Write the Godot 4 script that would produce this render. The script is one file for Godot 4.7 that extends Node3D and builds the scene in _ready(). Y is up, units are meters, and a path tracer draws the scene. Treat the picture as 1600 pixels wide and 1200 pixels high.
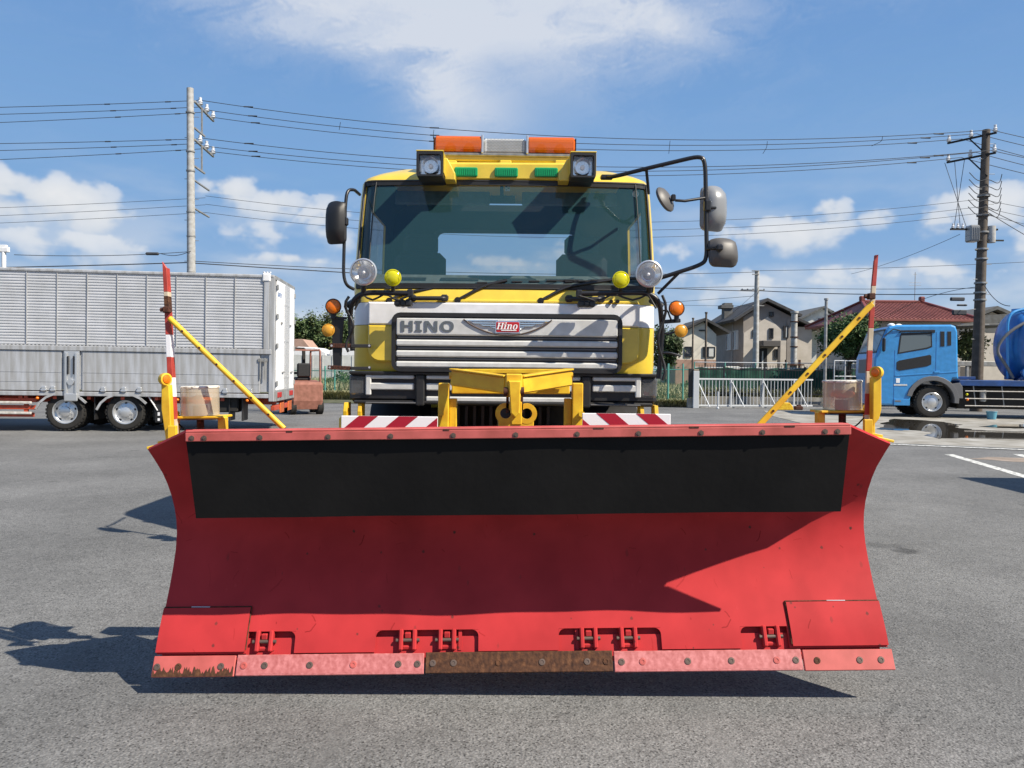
extends Node3D
# A yellow snow plough truck seen head-on in a truck yard. y is up, units are metres.

const EYE := 1.55
var cam_b := Basis.from_euler(Vector3(deg_to_rad(-1.1), 0, deg_to_rad(0.6)))
var cur := Transform3D()          # inverse of the transform of the thing being built
var used := {}
var M := {}
var rng := RandomNumberGenerator.new()

# ---------------------------------------------------------------- measuring and mesh helpers
func at(px: float, py: float, d: float) -> Vector3:      # a place in the world seen in that direction, d metres ahead
	var r: Vector3 = cam_b * Vector3((px - 800.0) / 1200.0, (600.0 - py) / 1200.0, -1.0)
	return Vector3(0, EYE, 0) + r * (d / -r.z)

func L(px: float, py: float, d: float) -> Vector3:       # the same in the axes of the thing being built
	return cur * at(px, py, d)

func S() -> SurfaceTool:
	var st := SurfaceTool.new()
	st.begin(Mesh.PRIMITIVE_TRIANGLES)
	return st

func tri(st: SurfaceTool, a: Vector3, b: Vector3, c: Vector3) -> void:   # anticlockwise seen from outside
	st.add_vertex(a); st.add_vertex(c); st.add_vertex(b)

func quad(st: SurfaceTool, a: Vector3, b: Vector3, c: Vector3, d: Vector3) -> void:
	tri(st, a, b, c); tri(st, a, c, d)

func oquad(st: SurfaceTool, a: Vector3, b: Vector3, c: Vector3, d: Vector3, o: Vector3) -> void:
	if (b - a).cross(c - a).dot((a + c) * 0.5 - o) < 0.0:
		quad(st, a, d, c, b)
	else:
		quad(st, a, b, c, d)

func otri(st: SurfaceTool, a: Vector3, b: Vector3, c: Vector3, o: Vector3) -> void:
	if (b - a).cross(c - a).dot(a - o) < 0.0:
		tri(st, a, c, b)
	else:
		tri(st, a, b, c)

func box(st: SurfaceTool, c: Vector3, s: Vector3, ch := 0.0, b := Basis()) -> void:
	var h := s * 0.5
	ch = minf(ch, 0.45 * minf(s.x, minf(s.y, s.z)))
	st.set_smooth_group(-1)
	var p := func(sx: int, sy: int, sz: int, ax: int) -> Vector3:
		var v := Vector3(sx * h.x, sy * h.y, sz * h.z)
		for k in 3:
			if k != ax:
				v[k] -= signf(v[k]) * ch
		return c + b * v
	for ax in 3:
		for s0 in [-1, 1]:
			var q: Array[Vector3] = []
			for uv in [[-1, -1], [1, -1], [1, 1], [-1, 1]]:
				var sg := [0, 0, 0]
				sg[ax] = s0; sg[(ax + 1) % 3] = uv[0]; sg[(ax + 2) % 3] = uv[1]
				q.append(p.call(sg[0], sg[1], sg[2], ax))
			oquad(st, q[0], q[1], q[2], q[3], c)
	if ch <= 0.0:
		return
	for k in 3:
		var i := (k + 1) % 3
		var j := (k + 2) % 3
		for si in [-1, 1]:
			for sj in [-1, 1]:
				var s1 := [0, 0, 0]
				s1[i] = si; s1[j] = sj
				s1[k] = -1
				var a: Vector3 = p.call(s1[0], s1[1], s1[2], i)
				var d: Vector3 = p.call(s1[0], s1[1], s1[2], j)
				s1[k] = 1
				var a2: Vector3 = p.call(s1[0], s1[1], s1[2], i)
				var d2: Vector3 = p.call(s1[0], s1[1], s1[2], j)
				oquad(st, a, a2, d2, d, c)
	for sx in [-1, 1]:
		for sy in [-1, 1]:
			for sz in [-1, 1]:
				otri(st, p.call(sx, sy, sz, 0), p.call(sx, sy, sz, 1), p.call(sx, sy, sz, 2), c)

func span(st: SurfaceTool, lo: Vector3, hi: Vector3, ch := 0.0) -> void:
	box(st, (lo + hi) * 0.5, (hi - lo).abs(), ch)

func beam(st: SurfaceTool, a: Vector3, b: Vector3, w: float, h: float, ch := 0.0, up := Vector3.UP) -> void:   # w across, h along up
	var z := (b - a).normalized()
	var x := up.cross(z).normalized()
	box(st, (a + b) * 0.5, Vector3(w, h, a.distance_to(b)), ch, Basis(x, z.cross(x), z))

func frame_for(z: Vector3) -> Basis:                     # a basis whose y runs along z
	var y := z.normalized()
	var x := (Vector3.RIGHT if absf(y.x) < 0.8 else Vector3.FORWARD).cross(y).normalized()
	return Basis(x, y, x.cross(y))

func lathe(st: SurfaceTool, prof: Array, t: Transform3D, n := 20) -> void:   # (radius, height) pairs round the local y axis, outside on the right going up
	var g := 10
	for k in prof.size() - 1:
		var a: Vector2 = prof[k]
		var b: Vector2 = prof[k + 1]
		if k > 0:
			var c: Vector2 = prof[k - 1]
			if absf((b - a).angle_to(a - c)) > 0.6:
				g += 1
		st.set_smooth_group(g)
		for i in n:
			var u := TAU * i / n
			var v := TAU * (i + 1) / n
			var p := t * Vector3(a.x * cos(u), a.y, a.x * sin(u))
			var q := t * Vector3(a.x * cos(v), a.y, a.x * sin(v))
			var r := t * Vector3(b.x * cos(v), b.y, b.x * sin(v))
			var s := t * Vector3(b.x * cos(u), b.y, b.x * sin(u))
			if a.x > 1e-6: tri(st, p, r, q)
			if b.x > 1e-6: tri(st, p, s, r)

func cyl(st: SurfaceTool, a: Vector3, b: Vector3, r: float, r2 := -1.0, n := 14) -> void:
	var e := r if r2 < 0.0 else r2
	var l := a.distance_to(b)
	lathe(st, [Vector2(0, 0), Vector2(r, 0), Vector2(e, l), Vector2(0, l)], Transform3D(frame_for(b - a), a), n)

func ball(st: SurfaceTool, c: Vector3, r: float, n := 14) -> void:
	var pr := []
	for i in 9:
		var a := PI * i / 8.0
		pr.append(Vector2(r * sin(a), -r * cos(a)))
	lathe(st, pr, Transform3D(Basis(), c), n)

func tube(st: SurfaceTool, pts: Array, r: float, n := 8) -> void:
	var x := Vector3.ZERO
	var rings := []
	for i in pts.size():
		var p: Vector3 = pts[i]
		var d: Vector3 = (pts[mini(i + 1, pts.size() - 1)] - pts[maxi(i - 1, 0)])
		d = d.normalized()
		if i == 0:
			x = frame_for(d).x
		x = (x - d * x.dot(d)).normalized()
		var y := d.cross(x)
		var ring := []
		for k in n:
			ring.append(p + (x * cos(TAU * k / n) + y * sin(TAU * k / n)) * r)
		rings.append(ring)
	st.set_smooth_group(1)
	for i in rings.size() - 1:
		for k in n:
			var m := (k + 1) % n
			quad(st, rings[i][k], rings[i][m], rings[i + 1][m], rings[i + 1][k])
	st.set_smooth_group(-1)
	for k in range(1, n - 1):
		tri(st, rings[0][0], rings[0][k + 1], rings[0][k])
		tri(st, rings[-1][0], rings[-1][k], rings[-1][k + 1])

func bend(pts: Array, r: float, k := 5) -> Array:        # rounds the corners of a path
	var o := [pts[0]]
	for i in range(1, pts.size() - 1):
		var p: Vector3 = pts[i]
		var a: Vector3 = p + (pts[i - 1] - p).limit_length(minf(r, p.distance_to(pts[i - 1]) * 0.48))
		var b: Vector3 = p + (pts[i + 1] - p).limit_length(minf(r, p.distance_to(pts[i + 1]) * 0.48))
		for j in k + 1:
			var t := float(j) / k
			o.append(a.lerp(p, t).lerp(p.lerp(b, t), t))
	o.append(pts[-1])
	return o

func rrect(cx: float, cy: float, w: float, h: float, r: float, k := 4) -> PackedVector2Array:
	var o := PackedVector2Array()
	for q in 4:
		var c := Vector2(cx + (w * 0.5 - r) * (1 if q in [0, 3] else -1), cy + (h * 0.5 - r) * (1 if q < 2 else -1))
		for i in k + 1:
			var a := PI * 0.5 * (q + float(i) / k)
			o.append(c + Vector2(cos(a), sin(a)) * r)
	return o

func disc(cx: float, cy: float, r: float, n := 18) -> PackedVector2Array:
	var o := PackedVector2Array()
	for i in n:
		o.append(Vector2(cx + r * cos(TAU * i / n), cy + r * sin(TAU * i / n)))
	return o

func inset(p: PackedVector2Array, d: float) -> PackedVector2Array:
	var o := PackedVector2Array()
	var n := p.size()
	for i in n:
		var e := (p[i] - p[(i + n - 1) % n]).normalized()
		var f := (p[(i + 1) % n] - p[i]).normalized()
		var m := Vector2(-e.y, e.x) + Vector2(-f.y, f.x)
		o.append(p[i] + m * (d / maxf(0.4, m.length_squared() * 0.5)))
	return o

func prism(st: SurfaceTool, poly: PackedVector2Array, z0: float, z1: float, t := Transform3D(), ch := 0.0) -> void:   # polygon in local x-y pulled along z
	if Geometry2D.is_polygon_clockwise(poly):
		poly = poly.duplicate()
		poly.reverse()
	var top := inset(poly, ch) if ch > 0.0 else poly
	var n := poly.size()
	var ix := Geometry2D.triangulate_polygon(top)
	st.set_smooth_group(-1)
	for k in range(0, ix.size(), 3):
		var a := top[ix[k]]
		var b := top[ix[k + 1]]
		var c := top[ix[k + 2]]
		if (b - a).cross(c - a) < 0.0:
			var w := b
			b = c
			c = w
		tri(st, t * Vector3(a.x, a.y, z1), t * Vector3(b.x, b.y, z1), t * Vector3(c.x, c.y, z1))
		tri(st, t * Vector3(a.x, a.y, z0), t * Vector3(c.x, c.y, z0), t * Vector3(b.x, b.y, z0))
	for i in n:
		var j := (i + 1) % n
		var levels := [[poly, z0 + ch, poly, z1 - ch]]
		if ch > 0.0:
			levels.append([poly, z1 - ch, top, z1])
			levels.append([top, z0, poly, z0 + ch])
		for l in levels:
			quad(st, t * Vector3(l[0][i].x, l[0][i].y, l[1]), t * Vector3(l[0][j].x, l[0][j].y, l[1]), t * Vector3(l[2][j].x, l[2][j].y, l[3]), t * Vector3(l[2][i].x, l[2][i].y, l[3]))

func ring(st: SurfaceTool, o: PackedVector2Array, i: PackedVector2Array, z0: float, z1: float, t := Transform3D()) -> void:   # a flat frame between two outlines with as many points
	var n := o.size()
	st.set_smooth_group(-1)
	for k in n:
		var m := (k + 1) % n
		var P := func(v: Vector2, z: float) -> Vector3: return t * Vector3(v.x, v.y, z)
		quad(st, P.call(o[k], z1), P.call(o[m], z1), P.call(i[m], z1), P.call(i[k], z1))
		quad(st, P.call(o[k], z0), P.call(i[k], z0), P.call(i[m], z0), P.call(o[m], z0))
		quad(st, P.call(o[k], z0), P.call(o[m], z0), P.call(o[m], z1), P.call(o[k], z1))
		quad(st, P.call(i[k], z0), P.call(i[k], z1), P.call(i[m], z1), P.call(i[m], z0))

func sheet(st: SurfaceTool, rows: Array, th: float, skip: Variant = null, smooth := true) -> void:   # a curved plate: rows of points, th thick behind the front
	var ny := rows.size()
	var nx: int = rows[0].size()
	var back := []
	for j in ny:
		var rb := []
		for i in nx:
			var du: Vector3 = rows[j][mini(i + 1, nx - 1)] - rows[j][maxi(i - 1, 0)]
			var dv: Vector3 = rows[mini(j + 1, ny - 1)][i] - rows[maxi(j - 1, 0)][i]
			rb.append(rows[j][i] - du.cross(dv).normalized() * th)
		back.append(rb)
	var out := func(i: int, j: int) -> bool:
		return i < 0 or j < 0 or i >= nx - 1 or j >= ny - 1 or (skip != null and skip.call(i, j))
	for j in ny - 1:
		for i in nx - 1:
			if out.call(i, j):
				continue
			st.set_smooth_group(1 if smooth else -1)
			quad(st, rows[j][i], rows[j][i + 1], rows[j + 1][i + 1], rows[j + 1][i])
			if th == 0.0:
				continue
			st.set_smooth_group(2 if smooth else -1)
			quad(st, back[j][i], back[j + 1][i], back[j + 1][i + 1], back[j][i + 1])
			st.set_smooth_group(-1)
			if out.call(i - 1, j): quad(st, rows[j][i], rows[j + 1][i], back[j + 1][i], back[j][i])
			if out.call(i + 1, j): quad(st, rows[j][i + 1], back[j][i + 1], back[j + 1][i + 1], rows[j + 1][i + 1])
			if out.call(i, j - 1): quad(st, rows[j][i], back[j][i], back[j][i + 1], rows[j][i + 1])
			if out.call(i, j + 1): quad(st, rows[j + 1][i], rows[j + 1][i + 1], back[j + 1][i + 1], back[j + 1][i])

# ---------------------------------------------------------------- naming
func numbered(called: String) -> String:
	var n: int = used.get(called, 0)
	used[called] = n + 1
	return called if n == 0 else "%s_%03d" % [called, n]

func thing(called: String, label: String, category: String, t := Transform3D(), group := "") -> Node3D:
	var o := Node3D.new()
	o.name = numbered(called)
	o.transform = t
	add_child(o)
	tag(o, label, category, group)
	cur = t.affine_inverse()
	return o

func tag(o: Node, label: String, category: String, group := "") -> void:
	o.set_meta("label", label)
	o.set_meta("category", category)
	if group:
		o.set_meta("group", group)

func obj(called: String, st: SurfaceTool, m: Material, parent: Node = null) -> MeshInstance3D:
	st.generate_normals()
	var o := MeshInstance3D.new()
	o.mesh = st.commit()
	o.material_override = m
	return put(called, o, parent)

func put(called: String, o: MeshInstance3D, parent: Node = null) -> MeshInstance3D:
	if parent:
		o.name = called
		parent.add_child(o, true)
	else:
		o.name = numbered(called)
		add_child(o)
	return o

func ground(called: String, st: SurfaceTool, m: Material) -> MeshInstance3D:
	var o := obj(called, st, m)
	o.set_meta("kind", "structure")
	return o

func lettering(called: String, words: String, h: float, depth: float, m: Material, parent: Node, t: Transform3D, serif := false, mono := false) -> MeshInstance3D:
	var f := SystemFont.new()
	f.font_names = PackedStringArray(["Droid Serif" if serif else ("Droid Sans Mono" if mono else "Droid Sans")])
	f.font_weight = 700
	var tm := TextMesh.new()
	tm.text = words
	tm.font = f
	tm.font_size = 64
	tm.pixel_size = h / 46.0
	tm.depth = depth
	var o := MeshInstance3D.new()
	o.mesh = tm
	o.material_override = m
	o.transform = t
	return put(called, o, parent)

# ---------------------------------------------------------------- materials
func noise_tex(freq: float, oct: int, lo: Color, hi: Color, sd: int, size := 512, bump := 0.0, type := FastNoiseLite.TYPE_SIMPLEX_SMOOTH, mid := -1.0) -> NoiseTexture2D:
	var f := FastNoiseLite.new()
	f.noise_type = type
	f.frequency = freq
	f.seed = sd
	f.fractal_octaves = oct
	f.fractal_type = FastNoiseLite.FRACTAL_FBM if oct > 1 else FastNoiseLite.FRACTAL_NONE
	var t := NoiseTexture2D.new()
	t.width = size
	t.height = size
	t.seamless = true
	t.noise = f
	if bump > 0.0:
		t.as_normal_map = true
		t.bump_strength = bump
	else:
		var g := Gradient.new()
		if mid < 0.0:
			g.offsets = PackedFloat32Array([0.0, 1.0])
			g.colors = PackedColorArray([lo, hi])
		else:
			g.offsets = PackedFloat32Array([0.0, mid - 0.06, mid + 0.06, 1.0])
			g.colors = PackedColorArray([lo, lo.lerp(hi, 0.15), hi.lerp(lo, 0.05), hi])
		t.color_ramp = g
	return t

func mat(name: String, c: Color, rough := 0.5, metal := 0.0, tex: Texture2D = null, scale := 1.0, world := false) -> StandardMaterial3D:
	var m := StandardMaterial3D.new()
	m.resource_name = name
	m.albedo_color = c.linear_to_srgb()
	m.roughness = rough
	m.metallic = metal
	if tex:
		m.albedo_texture = tex
		m.uv1_triplanar = true
		m.uv1_world_triplanar = world
		m.uv1_scale = Vector3.ONE * scale
	M[name] = m
	return m

func glass(name: String, c: Color, a: float, rough := 0.02) -> StandardMaterial3D:
	var m := mat(name, c, rough)
	m.albedo_color.a = a
	m.transparency = BaseMaterial3D.TRANSPARENCY_ALPHA
	return m

func coat(m: StandardMaterial3D, amount := 0.6, rough := 0.1) -> void:
	m.clearcoat_enabled = true
	m.clearcoat = amount
	m.clearcoat_roughness = rough

func bumpy(m: StandardMaterial3D, t: Texture2D, s := 1.0) -> void:
	m.normal_enabled = true
	m.normal_texture = t
	m.normal_scale = s

func make_materials() -> void:
	var W := Color.WHITE
	var grime := noise_tex(0.006, 6, Color(0.78, 0.76, 0.72), W, 3)
	var faint := noise_tex(0.008, 5, Color(0.9, 0.9, 0.89), W, 4)
	var worn := noise_tex(0.012, 6, Color(0.62, 0.58, 0.56), W, 5, 512, 0.0, FastNoiseLite.TYPE_SIMPLEX_SMOOTH, 0.36)
	var dents := noise_tex(0.008, 3, W, W, 6, 512, 1.2)
	var rusty := noise_tex(0.02, 6, Color(0.35, 0.24, 0.16), Color(1, 0.95, 0.88), 7)
	# paints
	coat(mat("yellow_paint", Color(0.76, 0.545, 0.05), 0.35, 0.0, faint, 1.2), 0.5)
	coat(mat("white_paint", Color(0.80, 0.80, 0.82), 0.35, 0.0, faint, 1.2), 0.4)
	mat("hitch_yellow", Color(0.80, 0.56, 0.03), 0.45, 0.0, noise_tex(0.01, 6, Color(0.86, 0.76, 0.66), W, 8), 1.3)
	var red := mat("plow_red", Color(0.49, 0.044, 0.048), 0.45, 0.0, worn_red(), 0.5)
	red.metallic_specular = 0.2
	bumpy(red, dents, 0.35)
	mat("faded_red", Color(0.60, 0.125, 0.115), 0.6, 0.0, grime, 1.6)
	mat("pink_steel", Color(0.62, 0.235, 0.235), 0.55, 0.0, noise_tex(0.02, 7, Color(0.74, 0.58, 0.56), Color(1, 1, 1), 21), 3.0)
	mat("pole_red", Color(0.50, 0.06, 0.045), 0.5, 0.0, grime, 3.0)
	mat("pole_white", Color(0.70, 0.60, 0.46), 0.55, 0.0, grime, 3.0)
	mat("tape_red", Color(0.36, 0.012, 0.03), 0.4)
	mat("tape_white", Color(0.80, 0.80, 0.82), 0.4)
	var rust := mat("rust", Color(0.16, 0.075, 0.035), 0.85, 0.0, rusty, 3.0)
	bumpy(rust, noise_tex(0.06, 4, W, W, 9, 256, 3.0), 0.6)
	mat("rust_strap", Color(0.13, 0.05, 0.03), 0.85, 0.0, rusty, 5.0)
	var rubber := mat("flap_rubber", Color(0.014, 0.0135, 0.0135), 0.68, 0.0, noise_tex(0.006, 5, Color(0.85, 0.85, 0.85), W, 10), 0.8)
	bumpy(rubber, noise_tex(0.05, 3, W, W, 11, 512, 1.0), 0.25)
	rubber.metallic_specular = 0.2
	mat("tyre", Color(0.022, 0.021, 0.02), 0.85, 0.0, grime, 2.0)
	mat("black_plastic", Color(0.018, 0.018, 0.02), 0.5, 0.0, grime, 3.0)
	mat("black_metal", Color(0.013, 0.013, 0.015), 0.38)
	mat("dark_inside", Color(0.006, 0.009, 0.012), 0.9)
	mat("chassis", Color(0.02, 0.019, 0.018), 0.8, 0.0, grime, 2.0)
	mat("cloth_seat", Color(0.012, 0.015, 0.02), 0.95)
	mat("dash", Color(0.14, 0.18, 0.18), 0.85, 0.0, grime, 3.0)
	mat("silver", Color(0.64, 0.64, 0.63), 0.42, 0.12, faint, 2.0)
	mat("steel", Color(0.42, 0.42, 0.42), 0.4, 0.6, grime, 3.0)
	mat("bolt_steel", Color(0.12, 0.085, 0.07), 0.6, 0.4)
	mat("chrome", Color(0.75, 0.76, 0.78), 0.08, 1.0)
	mat("letter_grey", Color(0.10, 0.115, 0.13), 0.4)
	mat("badge_red", Color(0.42, 0.014, 0.02), 0.3)
	mat("badge_white", Color(0.85, 0.85, 0.85), 0.4)
	coat(mat("mirror_back", Color(0.22, 0.225, 0.23), 0.3), 0.6, 0.12)
	mat("mirror_black", Color(0.010, 0.010, 0.011), 0.5)
	mat("round_mirror_back", Color(0.085, 0.08, 0.076), 0.5)
	mat("reflector", Color(0.72, 0.72, 0.73), 0.14, 1.0)
	mat("amber_bulb", Color(0.85, 0.30, 0.02), 0.2, 0.3)
	mat("speaker_mesh", Color(0.24, 0.24, 0.23), 0.5, 0.2)
	glass("windscreen", Color(0.04, 0.11, 0.125), 0.36)
	glass("clear_lens", Color(0.8, 0.82, 0.85), 0.07)
	mat("side_glass", Color(0.025, 0.035, 0.04), 0.04)
	mat("cab_glass", Color(0.13, 0.155, 0.165), 0.05)
	mat("house_glass", Color(0.02, 0.024, 0.03), 0.05)
	glass("amber_dome", Color(0.64, 0.118, 0.0), 0.80, 0.05)
	mat("amber_lens", Color(0.75, 0.17, 0.008), 0.22)
	mat("amber_old", Color(0.62, 0.30, 0.03), 0.3)
	mat("yellow_lens", Color(0.55, 0.52, 0.01), 0.10)
	mat("green_lens", Color(0.005, 0.26, 0.09), 0.22)
	mat("red_lens", Color(0.4, 0.01, 0.01), 0.25)
	mat("sticker_white", Color(0.75, 0.8, 0.75), 0.5)
	glass("drum_plastic", Color(0.62, 0.54, 0.40), 0.50, 0.2)
	mat("drum_lid", Color(0.72, 0.70, 0.62), 0.5, 0.0, worn, 5.0)
	# trailer
	mat("trailer_side", Color(0.47, 0.49, 0.53), 0.42, 0.1, grime, 0.4)
	M.trailer_side.uv1_scale = Vector3(1.6, 0.16, 1.6)
	mat("trailer_ribs", Color(0.56, 0.57, 0.60), 0.45, 0.1, faint, 0.4)
	mat("trailer_white", Color(0.82, 0.82, 0.84), 0.4, 0.0, faint, 1.0)
	mat("alloy", Color(0.62, 0.63, 0.64), 0.28, 0.7)
	mat("guard_orange", Color(0.52, 0.075, 0.03), 0.5, 0.0, grime, 2.0)
	mat("stripe_orange", Color(0.75, 0.16, 0.02), 0.5)
	mat("guard_white", Color(0.62, 0.60, 0.58), 0.45, 0.0, grime, 2.0)
	# blue lorry
	coat(mat("truck_blue", Color(0.045, 0.275, 0.63), 0.35, 0.0, faint, 1.0), 0.5)
	coat(mat("tank_blue", Color(0.018, 0.14, 0.46), 0.38, 0.0, grime, 0.7), 0.4)
	coat(mat("deck_blue", Color(0.012, 0.07, 0.27), 0.5, 0.0, grime, 0.7), 0.2)
	mat("trim_grey", Color(0.13, 0.13, 0.135), 0.6)
	mat("bucket_blue", Color(0.10, 0.30, 0.40), 0.5)
	mat("forklift_red", Color(0.32, 0.135, 0.10), 0.75, 0.0, grime, 1.5)
	# ground and street
	mat("galvanised", Color(0.36, 0.37, 0.38), 0.5, 0.3, grime, 1.0)
	mat("concrete_pole", Color(0.46, 0.47, 0.48), 0.8, 0.0, grime, 1.0)
	mat("dark_pole", Color(0.115, 0.095, 0.08), 0.85, 0.0, grime, 1.0)
	mat("wire", Color(0.035, 0.038, 0.045), 0.7)
	mat("insulator", Color(0.62, 0.63, 0.65), 0.3)
	mat("gate_white", Color(0.50, 0.52, 0.54), 0.45, 0.1)
	mat("fence_green", Color(0.02, 0.16, 0.115), 0.55)
	mat("fence_black", Color(0.012, 0.013, 0.016), 0.5)
	mat("fence_teal", Color(0.09, 0.30, 0.25), 0.55)
	mat("net_green", Color(0.012, 0.085, 0.06), 0.8, 0.0, grime, 0.6)
	mat("concrete", Color(0.37, 0.36, 0.335), 0.9, 0.0, noise_tex(0.006, 6, Color(0.72, 0.70, 0.66), W, 13), 0.35, true)
	mat("wall_grey", Color(0.30, 0.29, 0.27), 0.9, 0.0, noise_tex(0.006, 6, Color(0.5, 0.48, 0.45), W, 14), 0.4)
	mat("line_white", Color(0.60, 0.60, 0.57), 0.8, 0.0, noise_tex(0.02, 5, Color(0.55, 0.55, 0.55), W, 15, 512, 0.0, FastNoiseLite.TYPE_SIMPLEX_SMOOTH, 0.35), 0.8, true)
	mat("rust_stain", Color(0.30, 0.245, 0.205), 0.9, 0.0, grime, 0.5, true)
	# houses
	mat("siding_grey", Color(0.29, 0.26, 0.235), 0.85, 0.0, faint, 0.3)
	mat("siding_light", Color(0.55, 0.50, 0.44), 0.85, 0.0, faint, 0.3)
	mat("siding_cream", Color(0.74, 0.69, 0.60), 0.85, 0.0, faint, 0.3)
	mat("siding_brown", Color(0.40, 0.26, 0.205), 0.85, 0.0, faint, 0.3)
	mat("siding_white", Color(0.58, 0.59, 0.58), 0.85, 0.0, faint, 0.3)
	mat("slate", Color(0.055, 0.058, 0.066), 0.8, 0.0, grime, 0.6)
	mat("roof_grey", Color(0.13, 0.135, 0.14), 0.8, 0.0, grime, 0.6)
	mat("roof_red", Color(0.27, 0.085, 0.07), 0.65, 0.0, noise_tex(0.006, 5, Color(0.75, 0.72, 0.7), W, 16), 0.25)
	mat("roof_red_trim", Color(0.16, 0.035, 0.03), 0.6)
	mat("window_frame", Color(0.02, 0.02, 0.022), 0.5)
	mat("window_frame_pale", Color(0.5, 0.5, 0.5), 0.5)
	mat("curtain", Color(0.55, 0.56, 0.54), 0.9)
	mat("canopy_brown", Color(0.09, 0.082, 0.078), 0.7)
	# plants
	var lf := mat("leaf", Color(0.055, 0.10, 0.022), 0.65)
	lf.vertex_color_use_as_albedo = true
	lf.albedo_color = Color.WHITE
	lf.backlight_enabled = true
	lf.backlight = Color(0.12, 0.18, 0.04)
	mat("bark", Color(0.09, 0.07, 0.05), 0.95, 0.0, grime, 2.0)
	mat("soil", Color(0.14, 0.125, 0.08), 0.95, 0.0, noise_tex(0.01, 6, Color(0.5, 0.6, 0.4), W, 17), 0.3, true)
	# asphalt: stones of the surface, with broad stains over them
	var asphalt := mat("asphalt", Color(0.250, 0.251, 0.252), 0.92, 0.0, asphalt_stones(), 0.62, true)
	bumpy(asphalt, noise_tex(0.11, 2, W, W, 19, 1024, 5.0, FastNoiseLite.TYPE_CELLULAR), 0.5)
	asphalt.detail_enabled = true
	asphalt.detail_blend_mode = BaseMaterial3D.BLEND_MODE_MUL
	asphalt.detail_uv_layer = BaseMaterial3D.DETAIL_UV_2
	asphalt.detail_albedo = asphalt_wear()
	asphalt.uv2_triplanar = true
	asphalt.uv2_world_triplanar = true
	asphalt.uv2_scale = Vector3.ONE * 0.06
	var wet := mat("puddle_water", Color(0.045, 0.04, 0.033), 0.03)
	wet.metallic_specular = 0.5

func worn_red() -> ImageTexture:      # paint: soft fading, small scratches and chips
	var n := 1024
	var im := Image.create_empty(n, n, false, Image.FORMAT_RGB8)
	var f := FastNoiseLite.new(); f.seed = 41; f.frequency = 0.006; f.fractal_octaves = 5
	var soft := f.get_seamless_image(n, n)
	for y in n:
		for x in n:
			var v: float = soft.get_pixel(x, y).r
			var k := 0.84 + 0.16 * v
			im.set_pixel(x, y, Color(k, k * 0.97, k * 0.97))
	rng.seed = 77
	var fade := FastNoiseLite.new(); fade.seed = 43; fade.frequency = 0.003; fade.fractal_octaves = 4
	var broad := fade.get_seamless_image(n, n)
	for y in n:
		for x in n:
			var v: float = smoothstep(0.55, 0.75, broad.get_pixel(x, y).r)
			if v > 0.0:
				im.set_pixel(x, y, im.get_pixel(x, y).lerp(Color(1.0, 0.97, 0.96), v * 0.5))
	for s in 70:
		var p := Vector2(rng.randf() * n, rng.randf() * n)
		var rad := rng.randf_range(1.0, 3.6)
		var cc := Color(0.40, 0.9, 0.8) if s % 3 else Color(0.95, 1.0, 1.0)
		for yy in range(-5, 6):
			for xx in range(-5, 6):
				if Vector2(xx, yy * rng.randf_range(0.7, 1.3)).length() < rad:
					im.set_pixel(posmod(int(p.x) + xx, n), posmod(int(p.y) + yy, n), cc)
	for s in 130:
		var p := Vector2(rng.randf() * n, rng.randf() * n)
		var d := Vector2.from_angle(rng.randf() * TAU)
		var c := Color(0.98, 0.82, 0.78).lerp(Color(0.45, 0.34, 0.3), rng.randf())
		for k in rng.randi_range(3, 34):
			p += d
			d = d.rotated(rng.randf_range(-0.16, 0.16))
			var q := Vector2i(posmod(int(p.x), n), posmod(int(p.y), n))
			im.set_pixel(q.x, q.y, im.get_pixel(q.x, q.y).lerp(c, 0.75))
			if s % 2 == 0:
				for w in [Vector2i(1, 0), Vector2i(0, 1), Vector2i(1, 1)]:
					im.set_pixel((q.x + w.x) % n, (q.y + w.y) % n, im.get_pixel((q.x + w.x) % n, (q.y + w.y) % n).lerp(c, 0.55))
	return ImageTexture.create_from_image(im)

func asphalt_wear() -> ImageTexture:      # broad stains, oil spots and hairline cracks, about 17 m of yard
	var n := 1024
	var f := FastNoiseLite.new(); f.seed = 61; f.frequency = 0.006; f.fractal_octaves = 6
	var soft := f.get_seamless_image(n, n)
	var g := FastNoiseLite.new(); g.seed = 62; g.frequency = 0.05; g.fractal_octaves = 3
	var fine := g.get_seamless_image(n, n)
	var im := Image.create_empty(n, n, false, Image.FORMAT_RGB8)
	for y in n:
		for x in n:
			var k: float = 0.74 + 0.22 * soft.get_pixel(x, y).r + 0.08 * fine.get_pixel(x, y).r
			k = minf(k, 1.0)
			im.set_pixel(x, y, Color(k, k, k))
	rng.seed = 71
	for s in 26:
		var p := Vector2(rng.randf() * n, rng.randf() * n)
		var r := rng.randf_range(3.0, 15.0)
		var deep := rng.randf_range(0.10, 0.30)
		for yy in range(-18, 19):
			for xx in range(-18, 19):
				var q := Vector2i(posmod(int(p.x) + xx, n), posmod(int(p.y) + yy, n))
				var e := Vector2(xx, yy).length() / r + (fine.get_pixel(q.x, q.y).r - 0.5) * 1.2
				if e < 1.0:
					im.set_pixel(q.x, q.y, im.get_pixel(q.x, q.y) * (1.0 - deep * smoothstep(1.0, 0.4, e)))
	for s in 5:
		var p := Vector2(rng.randf() * n, rng.randf() * n)
		var d := Vector2.from_angle(rng.randf() * TAU)
		for k in rng.randi_range(80, 300):
			p += d
			d = d.rotated(rng.randf_range(-0.3, 0.3))
			var q := Vector2i(posmod(int(p.x), n), posmod(int(p.y), n))
			im.set_pixel(q.x, q.y, im.get_pixel(q.x, q.y) * 0.86)
	return ImageTexture.create_from_image(im)

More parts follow.
